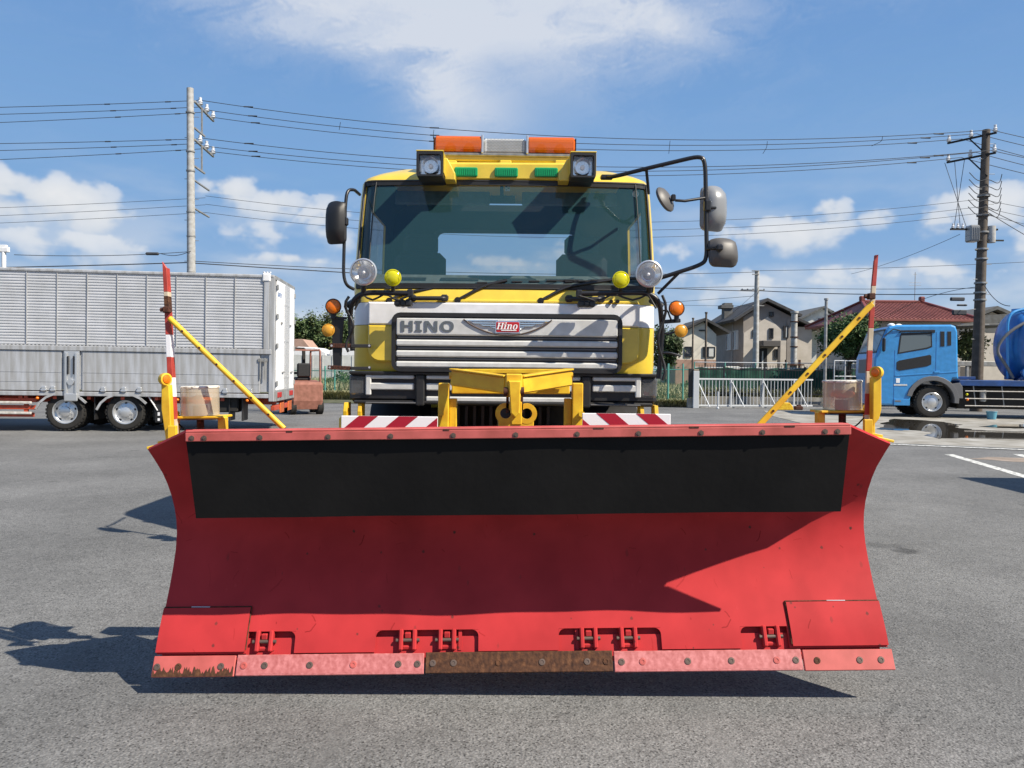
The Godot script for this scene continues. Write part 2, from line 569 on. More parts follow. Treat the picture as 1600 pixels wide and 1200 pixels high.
func asphalt_stones() -> ImageTexture:
	var n := 1024
	var f := FastNoiseLite.new(); f.seed = 51; f.noise_type = FastNoiseLite.TYPE_CELLULAR; f.frequency = 0.21
	f.cellular_return_type = FastNoiseLite.RETURN_CELL_VALUE; f.fractal_type = FastNoiseLite.FRACTAL_NONE
	var cells := f.get_seamless_image(n, n)
	var g := FastNoiseLite.new(); g.seed = 52; g.frequency = 0.02; g.fractal_octaves = 5
	var soft := g.get_seamless_image(n, n)
	var im := Image.create_empty(n, n, false, Image.FORMAT_RGB8)
	for y in n:
		for x in n:
			var v: float = cells.get_pixel(x, y).r
			var k: float = 0.64 + 0.26 * v + 0.12 * soft.get_pixel(x, y).r
			if v > 0.93:
				k = 1.0
			elif v < 0.06:
				k *= 0.72
			im.set_pixel(x, y, Color(k, k * 0.998, k * 0.99))
	return ImageTexture.create_from_image(im)

# ---------------------------------------------------------------- sky: air, cumulus low down, cirrus higher up
func make_sky() -> ImageTexture:
	var w := 4096
	var h := 2048
	var im := Image.create_empty(w, h, false, Image.FORMAT_RGB8)
	im.fill(Color(0.42, 0.45, 0.47))
	var puff := FastNoiseLite.new(); puff.seed = 5; puff.frequency = 0.2; puff.fractal_octaves = 6; puff.fractal_gain = 0.52
	var broad := FastNoiseLite.new(); broad.seed = 8; broad.frequency = 0.035; broad.fractal_octaves = 3
	var wisp := FastNoiseLite.new(); wisp.seed = 12; wisp.frequency = 0.05; wisp.fractal_octaves = 6; wisp.fractal_gain = 0.56
	wisp.domain_warp_enabled = true; wisp.domain_warp_amplitude = 9.0; wisp.domain_warp_frequency = 0.03
	# cumulus banks: bearing, height, half width, half height, in degrees; strength
	var banks := [[-30.6, 10.6, 4.0, 1.5, 1.15], [-33.8, 10.7, 3.6, 1.7, 1.1], [-28.6, 9.8, 3.0, 1.1, 1.0], [-29.5, 7.8, 6.5, 1.2, 0.55], [-20.0, 12.0, 2.4, 1.3, 1.0], [-17.4, 11.5, 2.8, 1.1, 0.9], [-13.5, 10.5, 3.0, 1.7, 0.85], [-15.6, 9.3, 5.5, 1.3, 0.5], [-16.4, 7.6, 3.4, 0.6, 0.8],
		[20.0, 9.6, 4.4, 1.35, 1.0], [22.3, 11.0, 1.6, 1.0, 0.9], [16.5, 9.6, 3.0, 1.0, 0.5], [25.7, 10.1, 1.7, 0.95, 0.7], [31.4, 10.6, 3.4, 1.4, 1.0], [28.6, 9.9, 2.0, 1.0, 0.8], [35.0, 8.0, 4.0, 1.6, 0.7], [19.0, 6.2, 9.0, 1.2, 0.5], [28.0, 6.6, 6.0, 1.1, 0.55], [6.0, 8.0, 9.0, 1.6, 0.4], [12.5, 6.9, 3.0, 0.8, 0.6]]
	rng.seed = 99
	for k in 40:
		var b := rng.randf_range(44.0, 316.0)
		banks.append([b if b < 180.0 else b - 360.0, rng.randf_range(6.0, 15.0), rng.randf_range(3.0, 8.0), rng.randf_range(1.1, 2.4), rng.randf_range(0.5, 1.0)])
	var top := Color(0.155, 0.335, 0.70)
	var mid := Color(0.25, 0.465, 0.80)
	var low := Color(0.55, 0.69, 0.84)
	for half in 2:
		var step := 1 if half == 0 else 2
		for y in range(0, h / 2, step):
			var el := 90.0 - (y + 0.5 * step) * 180.0 / h
			var near := []
			for b in banks:
				if absf(el - b[1]) < b[3] * 1.9:
					near.append(b)
			var base := mid.lerp(top, smoothstep(10.0, 32.0, el)) if el > 10.0 else low.lerp(mid, smoothstep(-1.0, 11.0, el))
			for x in range(0, w, step):
				var az := (x + 0.5 * step) * 360.0 / w
				if az > 180.0:
					az -= 360.0
				var inside := absf(az) < 44.0 and el < 42.0
				if inside != (half == 0):
					continue
				var ca := cos(deg_to_rad(az)) * 57.3
				var sa := sin(deg_to_rad(az)) * 57.3
				var c := base
				# thin high cloud, in streaks
				var wz := wisp.get_noise_3d(sa * 0.75 + el * 0.75, el * 2.1 - sa * 0.55, ca * 0.5)
				var big := broad.get_noise_3d(sa * 0.8, el * 1.4 + 40.0, ca * 0.8)
				var veil := smoothstep(-0.25, 0.75, wz + big * 0.7) * 0.42
				if inside:
					var m1 := exp(-pow((az + 2.0) / 20.0, 2.0) - pow((el - 25.5 + absf(az + 2.0) * 0.06) / 4.8, 2.0))
					var m2 := exp(-pow((az + 16.0) / 10.0, 2.0) - pow((el - 23.0) / 2.8, 2.0)) * 0.5 + exp(-pow((az - 10.0) / 8.0, 2.0) - pow((el - 23.5) / 2.2, 2.0)) * 0.4
					var m3 := exp(-pow((az + 5.5 - (19.5 - el) * 0.7) / 4.6, 2.0) - pow((el - 19.0) / 3.6, 2.0)) * 0.75
					var m := clampf(m1 + m2 + m3, 0.0, 1.0)
					veil = veil * (0.10 + 0.22 * m) + m * smoothstep(-0.62, 0.5, wz + (m - 0.5) * 0.5) * 0.86
				c = c.lerp(Color(0.80, 0.85, 0.94), clampf(veil, 0.0, 0.9))
				# pale bands of cloud and haze towards the horizon
				if el < 17.0:
					var hz := puff.get_noise_3d(sa * 0.35, el * 1.3 + 9.0, ca * 0.35)
					c = c.lerp(Color(0.78, 0.84, 0.92), smoothstep(-0.22, 0.5, hz) * smoothstep(17.0, 4.0, el) * 0.62)
				if near:
					var e := 0.0
					var pf := puff.get_noise_3d(sa * 1.4, el * 1.9, ca * 1.4)
					var lift := 0.0
					for b in near:
						var dx: float = absf(az - b[0]) / b[2]
						if dx < 1.7:
							var dy: float = (el - b[1]) / b[3]
							var k: float = (1.0 - dx * dx - dy * dy * (1.0 if dy > 0.0 else 0.45)) * 0.75 + 0.1
							if k * b[4] > e:
								e = k * b[4]
								lift = dy
					var d := e + pf * 0.95 - 0.12
					if d > 0.0 and e > 0.0:
						var a := smoothstep(0.0, 0.42 if lift > -0.2 else 0.75, d)
						var lit := clampf(0.70 + lift * 0.30 + pf * 0.5, 0.0, 1.0)
						c = c.lerp(Color(0.66, 0.73, 0.82).lerp(Color(1.0, 1.0, 1.0), lit), a * clampf(0.42 + e * 0.55, 0.0, 0.95))
				c = c.linear_to_srgb()
				if step == 1:
					im.set_pixel(x, y, c)
				else:
					im.fill_rect(Rect2i(x, y, 2, 2), c)
	return ImageTexture.create_from_image(im)

# ---------------------------------------------------------------- the scene
func _ready() -> void:
	var cam := Camera3D.new()
	cam.name = "camera"
	cam.keep_aspect = Camera3D.KEEP_HEIGHT
	cam.fov = rad_to_deg(2.0 * atan(600.0 / 1200.0))
	cam.near = 0.05
	cam.far = 3000.0
	cam.transform = Transform3D(cam_b, Vector3(0, EYE, 0))
	add_child(cam)
	cam.current = true
	var env := Environment.new()
	env.background_mode = Environment.BG_SKY
	var sky := Sky.new()
	var sm := PanoramaSkyMaterial.new()
	sm.panorama = make_sky()
	sky.sky_material = sm
	env.sky = sky
	env.background_energy_multiplier = 0.54
	env.tonemap_mode = Environment.TONE_MAPPER_LINEAR
	env.tonemap_exposure = 1.62
	env.sdfgi_enabled = true
	env.ssao_enabled = true
	env.ssil_enabled = true
	var we := WorldEnvironment.new()
	we.name = "environment"
	we.environment = env
	add_child(we)
	var sun := DirectionalLight3D.new()
	sun.name = "sun"
	sun.light_color = Color(1.0, 0.96, 0.89)
	sun.light_energy = 1.6
	sun.light_angular_distance = 0.5
	sun.shadow_enabled = true
	add_child(sun)
	sun.look_at_from_position(Vector3.ZERO, Vector3(-0.88, -1.0, -0.45))
	make_materials()
	rng.seed = 2024
	make_ground()
	make_plow_truck()
	make_plow()
	make_trailer()
	make_forklift()
	make_blue_truck()
	make_box_truck()
	make_street()
	make_houses()
	make_plants()
	make_wires()

func flat(st: SurfaceTool, pts: Array, y: float) -> void:      # a polygon lying on the ground, given as corners (x, z)
	var poly := PackedVector2Array(pts)
	if Geometry2D.is_polygon_clockwise(poly):
		poly.reverse()
	var ix := Geometry2D.triangulate_polygon(poly)
	st.set_smooth_group(-1)
	for k in range(0, ix.size(), 3):
		var v: Array[Vector3] = []
		for j in 3:
			v.append(Vector3(poly[ix[k + j]].x, y, poly[ix[k + j]].y))
		if (v[1] - v[0]).cross(v[2] - v[0]).y < 0.0:
			tri(st, v[0], v[2], v[1])
		else:
			tri(st, v[0], v[1], v[2])

func gp(px: float, py: float) -> Vector2:                # the place on the ground seen at that pixel, as (x, z)
	var r := at(px, py, 1.0) - Vector3(0, EYE, 0)
	var p := r * (EYE / -r.y)
	return Vector2(p.x, p.z)

func make_ground() -> void:
	var st := S()
	flat(st, [Vector2(-1500, 60), Vector2(1500, 60), Vector2(1500, -1500), Vector2(-1500, -1500)], 0.0)
	ground("ground", st, M.asphalt)
	# the concrete apron on the right, with its drain channel
	var a := gp(1330, 692)
	var b := gp(1600, 703)
	var far_l := gp(1235, 652)
	st = S()
	var slope := (b - a).normalized()
	flat(st, [a + slope * 0.0, b + slope * 30.0, b + slope * 30.0 + Vector2(0, -15), Vector2(10.0, -30.5), gp(1205, 650), gp(1262, 664)], 0.008)
	ground("pavement", st, M.concrete)
	st = S()
	flat(st, [a + Vector2(0, 0.16), b + slope * 30.0 + Vector2(0, 0.16), b + slope * 30.0 + Vector2(0, -0.05), a + Vector2(0, -0.05)], 0.012)
	ground("kerb_line", st, M.line_white)
	st = S()
	flat(st, [a + Vector2(0, -0.05), b + slope * 30.0 + Vector2(0, -0.05), b + slope * 30.0 + Vector2(0, -0.22), a + Vector2(0, -0.22)], 0.012)
	ground("drain_channel", st, M.black_plastic)
	# painted bay lines
	for l in [[gp(1482, 710), gp(1640, 756)], [gp(1590, 710), gp(1700, 742)]]:
		var u: Vector2 = (l[1] - l[0]).normalized()
		var n := Vector2(-u.y, u.x) * 0.085
		st = S()
		flat(st, [l[0] + n, l[1] + u * 1.5 + n, l[1] + u * 1.5 - n, l[0] - n], 0.004)
		ground("painted_line", st, M.line_white)
	st = S()
	var blot := []
	for k in 16:
		var t := TAU * k / 16.0
		blot.append(gp(1590, 718) + Vector2(0.75 * cos(t) * rng.randf_range(0.6, 1.25), 0.42 * sin(t) * rng.randf_range(0.6, 1.2)))
	flat(st, blot, 0.004)
	ground("rust_stain_on_ground", st, M.rust_stain)
	# puddles with ragged edges
	for spec in [[[1378, 662], [1398, 655], [1440, 657], [1475, 660], [1505, 664], [1490, 668], [1520, 672], [1560, 674], [1640, 676], [1640, 688], [1560, 687], [1500, 685], [1470, 686], [1440, 681], [1458, 676], [1432, 673], [1400, 673], [1366, 671], [1384, 667]], [[1532, 667], [1560, 664], [1640, 663], [1640, 669], [1590, 670], [1555, 669]]]:
		var raw := []
		for p in spec:
			raw.append(gp(p[0], p[1]))
		var pts := []
		for k in raw.size():
			var p0: Vector2 = raw[k]
			var p1: Vector2 = raw[(k + 1) % raw.size()]
			for j in 5:
				pts.append(p0.lerp(p1, j / 5.0) + Vector2(rng.randf_range(-0.09, 0.09), rng.randf_range(-0.09, 0.09)))
		st = S()
		flat(st, pts, 0.013)
		ground("puddle", st, M.puddle_water)
	# unmown ground behind the fences
	st = S()
	flat(st, [Vector2(-60, -33.0), Vector2(8.4, -33.0), Vector2(8.4, -36.9), Vector2(60, -36.9), Vector2(60, -140), Vector2(-60, -140)], 0.02)
	ground("field", st, M.soil)

# ---------------------------------------------------------------- the plough truck
func cab_ring(y: float, hw: float, zf: float, r: float, zb: float, bow: float) -> Array:   # from the back along the -x side, round the front, to the back of the +x side
	var o := []
	for z in [zb, zb + 0.45, -1.35, -0.62]:
		o.append(Vector3(-hw, y, minf(z, zf - r - 0.02)))
	for k in 7:
		var a := PI + 0.5 * PI * k / 6.0
		o.append(Vector3(-hw + r + r * cos(a), y, zf - r - r * sin(a)))
	for k in range(1, 14):
		o.append(Vector3(lerpf(-hw + r, hw - r, k / 14.0), y, zf))
	for k in 7:
		var a := 1.5 * PI + 0.5 * PI * k / 6.0
		o.append(Vector3(hw - r + r * cos(a), y, zf - r - r * sin(a)))
	for z in [-0.62, -1.35, zb + 0.45, zb]:
		o.append(Vector3(hw, y, minf(z, zf - r - 0.02)))
	for k in o.size():
		o[k].z += bow * (1.0 - pow(o[k].x / hw, 2.0)) - bow * 0.5
	return o

func cab_skin(lv: Array, d: float) -> Array:
	var rows := []
	for l in lv:
		rows.append(cab_ring(l[0], l[1] - d, l[2] - d, maxf(l[3] - d * 0.5, 0.03), -1.95 + d, 0.06))
	return rows

func round_lamp(parent: Node, called: String, px: float, py: float, d: float, r: float, lens_m: Material, body_m: Material, clear := false) -> void:
	var c := L(px, py, d)
	var t := Transform3D(Basis(Vector3.RIGHT, -PI / 2).inverse(), c)      # local y towards the camera
	var st := S()
	lathe(st, [Vector2(0, -r * 0.9), Vector2(r * 0.45, -r * 0.8), Vector2(r * 0.92, -r * 0.15), Vector2(r, 0), Vector2(r, r * 0.12), Vector2(r * 0.9, r * 0.16), Vector2(r * 0.88, r * 0.08)], t, 28)
	var o := obj(called, st, body_m, parent)
	if clear:
		st = S()
		lathe(st, [Vector2(0, -r * 0.55), Vector2(r * 0.45, -r * 0.42), Vector2(r * 0.86, r * 0.05)], t, 28)
		obj("reflector", st, M.reflector, o)
		st = S()
		ball(st, t * Vector3(0, -r * 0.2, 0), r * 0.13)
		obj("bulb", st, M.badge_white, o)
	st = S()
	lathe(st, [Vector2(r * 0.89, r * 0.08), Vector2(r * 0.72, r * 0.24), Vector2(r * 0.4, r * 0.34), Vector2(0, r * 0.38)], t, 28)
	for k in (0 if clear else 9):
		var x := (k - 4) * r * 0.19
		var e := sqrt(maxf(0.0, r * r * 0.72 - x * x))
		var mid := Vector3(x, r * 0.30, 0)
		tube(st, [t * Vector3(x, r * 0.2, -e * 0.9), t * mid, t * Vector3(x, r * 0.2, e * 0.9)], r * 0.022, 4)
	obj("lens", st, lens_m, o)

func make_plow_truck() -> void:
	var base := Transform3D(Basis(), Vector3(-0.07, 0, -6.2))
	var t := thing("snow_plow_truck", "tall yellow and white snow plow truck facing the camera, amber lightbar on its roof", "truck", base)
	# shell: rings of (height, half width, front, corner radius)
	var lv := [[1.51, 1.235, 0.0, 0.17], [1.56, 1.242, 0.012, 0.17], [1.894, 1.243, 0.012, 0.17], [1.898, 1.243, 0.012, 0.17], [2.077, 1.24, 0.006, 0.17], [2.081, 1.24, 0.004, 0.17], [2.165, 1.245, -0.02, 0.15], [2.20, 1.248, -0.035, 0.14],
		[2.45, 1.248, -0.09, 0.14], [2.70, 1.243, -0.15, 0.14], [2.97, 1.234, -0.22, 0.14], [3.115, 1.226, -0.26, 0.14], [3.165, 1.21, -0.29, 0.17], [3.225, 1.165, -0.40, 0.22], [3.28, 1.06, -0.50, 0.26], [3.305, 0.86, -0.68, 0.26], [3.31, 0.45, -0.9, 0.2]]
	var rows := cab_skin(lv, 0.0)
	var gap := func(i: int, j: int) -> bool:
		if j >= 7 and j <= 10:
			if i >= 7 and i <= 26: return true          # windscreen, with part of both corners
			if (i >= 1 and i <= 2) or (i >= 31 and i <= 32): return j >= 7 and j <= 9   # door windows
		return false
	var add := func(called: String, j0: int, j1: int, m: Material) -> MeshInstance3D:
		var st := S()
		sheet(st, rows.slice(j0, j1 + 1), 0.022, func(i: int, j: int) -> bool: return gap.call(i, j + j0))
		return obj(called, st, m, t)
	add.call("lower_body", 0, 2, M.yellow_paint)
	add.call("white_band", 3, 4, M.white_paint)
	add.call("cowl", 5, 7, M.yellow_paint)
	for half in [[0, 17], [17, 34]]:
		var ps := S()
		var part := []
		for r in rows.slice(7, 12):
			part.append(r.slice(half[0], half[1] + 1))
		sheet(ps, part, 0.022, func(i: int, j: int) -> bool: return gap.call(i + half[0], j + 7))
		obj("pillar", ps, M.yellow_paint, t)
	var roof: MeshInstance3D = add.call("roof", 11, 16, M.yellow_paint)
	var st := S()
	span(st, Vector3(-0.46, 3.285, -1.9), Vector3(0.46, 3.308, -0.8), 0.005)
	obj("roof_panel", st, M.yellow_paint, roof)
	# dark lining inside, rear wall with its window, floor
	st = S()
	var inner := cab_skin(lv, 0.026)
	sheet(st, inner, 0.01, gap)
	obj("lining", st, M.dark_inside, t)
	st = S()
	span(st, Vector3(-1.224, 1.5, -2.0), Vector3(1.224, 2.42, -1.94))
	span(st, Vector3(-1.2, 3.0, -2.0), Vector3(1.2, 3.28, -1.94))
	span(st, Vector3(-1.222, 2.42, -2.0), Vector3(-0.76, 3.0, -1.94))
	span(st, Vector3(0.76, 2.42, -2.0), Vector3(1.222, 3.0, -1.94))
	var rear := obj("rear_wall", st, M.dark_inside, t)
	st = S()
	ring(st, rrect(0, 2.71, 1.56, 0.62, 0.08), rrect(0, 2.71, 1.46, 0.54, 0.07), -1.945, -1.937)
	obj("window_seal", st, M.black_plastic, rear)
	st = S()
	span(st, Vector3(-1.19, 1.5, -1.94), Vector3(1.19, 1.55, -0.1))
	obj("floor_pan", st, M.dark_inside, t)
	# dashboard, seats, wheel
	st = S()
	var prof := PackedVector2Array([Vector2(-0.13, 2.0), Vector2(-0.15, 2.235), Vector2(-0.38, 2.35), Vector2(-0.62, 2.36), Vector2(-0.7, 2.25), Vector2(-0.68, 2.0)])
	prism(st, prof, -1.14, 1.14, Transform3D(Basis(Vector3(0, 0, 1), Vector3(0, 1, 0), Vector3(-1, 0, 0)), Vector3.ZERO), 0.02)
	var dash := obj("dashboard", st, M.dash, t)
	for x in [-0.82, -0.38, 0.1, 0.5, 0.86]:
		st = S()
		box(st, Vector3(x, 2.30, -0.262), Vector3(0.32, 0.012, 0.05), 0.003, Basis(Vector3.RIGHT, 0.46))
		obj("air_vent", st, M.black_plastic, dash)
	for x in [-0.84, 0.74]:
		st = S()
		box(st, Vector3(x, 2.28, -1.35), Vector3(0.50, 0.80, 0.14), 0.06)
		box(st, Vector3(x, 1.86, -1.1), Vector3(0.52, 0.16, 0.5), 0.05)
		var seat := obj("seat", st, M.cloth_seat, t)
		st = S()
		box(st, Vector3(x, 2.76, -1.37), Vector3(0.34, 0.22, 0.11), 0.05)
		obj("headrest", st, M.cloth_seat, seat)
	st = S()
	var wheel := []
	var wt := Transform3D(Basis(Vector3.RIGHT, deg_to_rad(28)), Vector3(-0.78, 2.30, -0.78))
	for k in 25:
		wheel.append(wt * Vector3(0.23 * cos(TAU * k / 24), 0, 0.23 * sin(TAU * k / 24)))
	tube(st, wheel, 0.015, 6)
	tube(st, [wt * Vector3(-0.22, 0, 0), wt * Vector3(0, -0.05, 0), wt * Vector3(0.22, 0, 0)], 0.014, 6)
	tube(st, [wt * Vector3(0, -0.05, 0), wt * Vector3(0, -0.5, 0.1)], 0.03, 6)
	obj("steering_wheel", st, M.black_plastic, t)
	st = S()
	box(st, L(782, 312, 6.72), Vector3(0.26, 0.07, 0.03), 0.012)
	box(st, L(784, 300, 6.72), Vector3(0.03, 0.10, 0.02), 0.006)
	obj("interior_mirror", st, M.dark_inside, t)
	st = S()
	for s in [-1, 1]:
		box(st, Vector3(0.55 * s, 3.03, -0.5), Vector3(0.82, 0.15, 0.025), 0.01, Basis(Vector3.RIGHT, -0.5))
	obj("sun_visor", st, M.dash, t)
	# glass, seals
	st = S()
	var gl := cab_skin(lv.slice(7, 12), 0.012)
	sheet(st, gl, 0.0, func(i: int, _j: int) -> bool: return i < 7 or i > 26)
	obj("windscreen", st, M.windscreen, t)
	for side in [[1, 2], [31, 32]]:
		st = S()
		sheet(st, gl.slice(0, 4), 0.0, func(i: int, _j: int) -> bool: return i < side[0] or i > side[1])
		obj("door_window", st, M.windscreen, t)
	var top_row: Array = rows[11]
	var bot_row: Array = rows[7]
	st = S()
	var edge := []
	for j in range(7, 12): edge.append(rows[j][7])
	for i in range(8, 27): edge.append(top_row[i])
	for j in range(11, 6, -1): edge.append(rows[j][27])
	for i in range(26, 7, -1): edge.append(bot_row[i])
	edge.append(rows[7][7])
	tube(st, edge, 0.011, 6)
	for i in range(7, 27):
		beam(st, top_row[i] + Vector3(0, -0.015, 0.004), top_row[i + 1] + Vector3(0, -0.015, 0.004), 0.006, 0.04)
		beam(st, bot_row[i] + Vector3(0, 0.018, 0.004), bot_row[i + 1] + Vector3(0, 0.018, 0.004), 0.006, 0.04)
	obj("windscreen_seal", st, M.black_plastic, t)
	for s in [-1, 1]:
		st = S()
		var seam := []
		for j in range(7, 12):
			seam.append(rows[j][10 if s < 0 else 24] + Vector3(0, 0, 0.002))
		tube(st, seam, 0.006, 5)
		obj("pillar_seam", st, M.black_plastic, t)
	st = S()
	box(st, L(793, 294, 6.50), Vector3(0.042, 0.05, 0.002))
	var stick := obj("sticker", st, M.sticker_white, t)
	st = S()
	for k in 3:
		box(st, L(791.3 + 3.2 * (k % 2), 291.5 + 2.6 * k, 6.497), Vector3(0.012, 0.006, 0.002))
	obj("print", st, M.green_lens, stick)
	st = S()
	cyl(st, L(993, 303, 6.52), L(993, 303, 6.518), 0.028)
	obj("round_sticker", st, M.sticker_white, t)
	# front panel: a raised plate with rounded lower corners, white over yellow
	st = S()
	var low := PackedVector2Array([Vector2(-1.085, 1.893)])
	for k in 7:
		var a := PI + 0.5 * PI * k / 6.0
		low.append(Vector2(-1.085 + 0.10 + 0.10 * cos(a), 1.60 + 0.10 + 0.10 * sin(a)))
	for k in 7:
		var a := 1.5 * PI + 0.5 * PI * k / 6.0
		low.append(Vector2(1.085 - 0.10 + 0.10 * cos(a), 1.60 + 0.10 + 0.10 * sin(a)))
	low.append(Vector2(1.085, 1.893))
	prism(st, low, 0.0, 0.062, Transform3D(), 0.012)
	obj("front_panel", st, M.yellow_paint, t)
	st = S()
	prism(st, PackedVector2Array([Vector2(-1.085, 1.896), Vector2(1.085, 1.896), Vector2(1.085, 2.077), Vector2(-1.085, 2.077)]), 0.0, 0.062, Transform3D(), 0.012)
	obj("front_panel", st, M.white_paint, t)
	st = S()
	prism(st, PackedVector2Array([Vector2(-1.085, 2.080), Vector2(1.085, 2.080), Vector2(1.07, 2.105), Vector2(-1.07, 2.105)]), -0.02, 0.045, Transform3D(), 0.008)
	obj("panel_ledge", st, M.yellow_paint, t)
	# grille
	var gz := 0.062
	var go := L(792, 536, 6.13)
	st = S()
	ring(st, rrect(go.x, 1.758, 1.835, 0.470, 0.07), rrect(go.x, 1.758, 1.775, 0.405, 0.045), gz - 0.02, gz + 0.03)
	var grille := obj("grille", st, M.black_plastic, t)
	st = S()
	span(st, Vector3(go.x - 0.885, 1.54, gz - 0.02), Vector3(go.x + 0.885, 1.975, gz + 0.003))
	obj("grille_back", st, M.black_metal, grille)
	for b in [[1.812, 1.953], [1.728, 1.778], [1.641, 1.692], [1.556, 1.606]]:
		st = S()
		box(st, Vector3(go.x, (b[0] + b[1]) * 0.5, gz + 0.014), Vector3(1.768, b[1] - b[0], 0.034), 0.011)
		obj("slat", st, M.silver, grille)
	for yy in [1.797, 1.712, 1.627]:
		st = S()
		box(st, Vector3(go.x, yy, gz + 0.008), Vector3(1.74, 0.012, 0.012), 0.003)
		obj("slat", st, M.trim_grey, grille)
	var hz := gz + 0.0315
	var lt := lettering("lettering", "HINO", 0.083, 0.006, M.letter_grey, grille, Transform3D(Basis().scaled(Vector3(1.45, 1, 1)), Vector3(L(667.5, 514, 6.1).x, 1.883, hz + 0.003)))
	lt.set_meta("label", "dark grey capital letters on the grille")
	# winged badge
	var bx := go.x + 0.005
	for k in 6:
		var w := 0.345 - 0.045 * k - 0.008 * k * k
		for s in [-1, 1]:
			st = S()
			prism(st, PackedVector2Array([Vector2(bx + s * 0.08, 1.939 - k * 0.0185), Vector2(bx + s * w, 1.939 - k * 0.0185), Vector2(bx + s * (w - 0.03), 1.926 - k * 0.0185), Vector2(bx + s * 0.08, 1.926 - k * 0.0185)]), hz, hz + 0.012, Transform3D(), 0.003)
			obj("badge_wing", st, M.chrome, grille)
	st = S()
	var rim_line := []
	for k in 17:
		var u := -1.0 + k / 8.0
		rim_line.append(Vector3(bx + 0.35 * u, 1.943 - 0.125 * pow(cos(u * PI * 0.5), 0.8), hz + 0.005))
	tube(st, rim_line, 0.006, 5)
	obj("badge_rim", st, M.bolt_steel, grille)
	st = S()
	prism(st, rrect(bx, 1.883, 0.20, 0.098, 0.014), hz, hz + 0.014, Transform3D(), 0.004)
	obj("badge_plate", st, M.chrome, grille)
	st = S()
	prism(st, rrect(bx, 1.883, 0.184, 0.082, 0.01), hz + 0.013, hz + 0.017, Transform3D(), 0.002)
	obj("badge_shield", st, M.badge_red, grille)
	lettering("script", "Hino", 0.052, 0.004, M.badge_white, grille, Transform3D(Basis(Vector3(0.95, 0, 0), Vector3(0.26, 1, 0), Vector3(0, 0, 1)), Vector3(bx - 0.002, 1.890, hz + 0.019)), true)
	st = S()
	box(st, Vector3(bx + 0.01, 1.857, hz + 0.018), Vector3(0.12, 0.006, 0.004))
	obj("underline", st, M.badge_white, grille)
	# side skirts of the front corners
	for s in [-1, 1]:
		st = S()
		box(st, Vector3(s * 1.15, 1.47, -0.05), Vector3(0.18, 0.05, 0.12), 0.01)
		obj("corner_trim", st, M.black_plastic, t)
	# bumper with lamps
	st = S()
	span(st, Vector3(-1.24, 1.275, -0.35), Vector3(1.24, 1.512, 0.02), 0.03)
	span(st, Vector3(-1.2, 1.262, -0.1), Vector3(1.2, 1.29, 0.055), 0.01)
	span(st, Vector3(-1.235, 1.496, -0.2), Vector3(1.235, 1.524, 0.06), 0.008)
	var bumper := obj("bumper", st, M.black_plastic, t)
	for x in [-0.665, 0.665]:
		st = S()
		span(st, Vector3(x - 0.035, 1.25, 0.0), Vector3(x + 0.035, 1.50, 0.065), 0.01)
		obj("bumper_post", st, M.black_plastic, bumper)
	for s in [-1, 1]:
		for b in [[1.463, 1.495], [1.375, 1.43]]:
			st = S()
			span(st, Vector3(s * 0.715, b[0], 0.0), Vector3(s * 1.095, b[1], 0.045), 0.008)
			obj("bumper_strip", st, M.silver, bumper)
		st = S()
		span(st, Vector3(s * 1.06, 1.33, 0.0), Vector3(s * 1.105, 1.498, 0.047), 0.008)
		obj("lamp_surround", st, M.silver, bumper)
		st = S()
		span(st, Vector3(s * 0.70, 1.268, 0.0), Vector3(s * 1.10, 1.276, 0.062), 0.002)
		obj("bumper_lip", st, M.trim_grey, bumper)
		st = S()
		span(st, Vector3(s * 1.115, 1.335, -0.22), Vector3(s * 1.225, 1.490, 0.005), 0.01)
		obj("headlight", st, M.guard_white, bumper)
		st = S()
		span(st, Vector3(s * 1.108, 1.328, -0.25), Vector3(s * 1.241, 1.495, 0.035), 0.02)
		obj("headlight_lens", st, M.clear_lens, bumper)
	for b in [[1.463, 1.495], [1.375, 1.43], [1.285, 1.325]]:
		st = S()
		span(st, Vector3(-0.62, b[0], 0.0), Vector3(0.62, b[1], 0.045), 0.008)
		obj("bumper_strip", st, M.silver, bumper)
	# underneath: chassis, axle, radiator shroud, bed, wheels
	st = S()
	for s in [-1, 1]:
		span(st, Vector3(s * 0.36, 0.78, -7.2), Vector3(s * 0.46, 1.06, -0.1), 0.01)
	for z in [-0.3, -1.8, -3.6, -5.4, -7.1]:
		span(st, Vector3(-0.4, 0.82, z - 0.06), Vector3(0.4, 1.0, z + 0.06))
	obj("chassis", st, M.chassis, t)
	st = S()
	span(st, Vector3(-0.55, 0.95, -1.6), Vector3(0.55, 1.5, -0.42), 0.03)
	span(st, Vector3(-0.3, 0.6, -1.9), Vector3(0.3, 1.3, -0.8), 0.05)
	obj("engine", st, M.chassis, t)
	st = S()
	cyl(st, Vector3(-0.5, 1.30, -0.22), Vector3(0.5, 1.30, -0.22), 0.06)
	for k in 12:
		span(st, Vector3(-0.40 + k * 0.07, 0.92, -0.40), Vector3(-0.375 + k * 0.07, 1.24, -0.36))
	obj("radiator_guard", st, M.black_metal, t)
	st = S()
	cyl(st, Vector3(-1.0, 0.62, -1.35), Vector3(1.0, 0.62, -1.35), 0.09)
	ball(st, Vector3(0.1, 0.62, -1.35), 0.24)
	obj("axle", st, M.chassis, t)
	st = S()
	cyl(st, Vector3(-1.0, 0.62, -5.6), Vector3(1.0, 0.62, -5.6), 0.11)
	obj("axle", st, M.chassis, t)
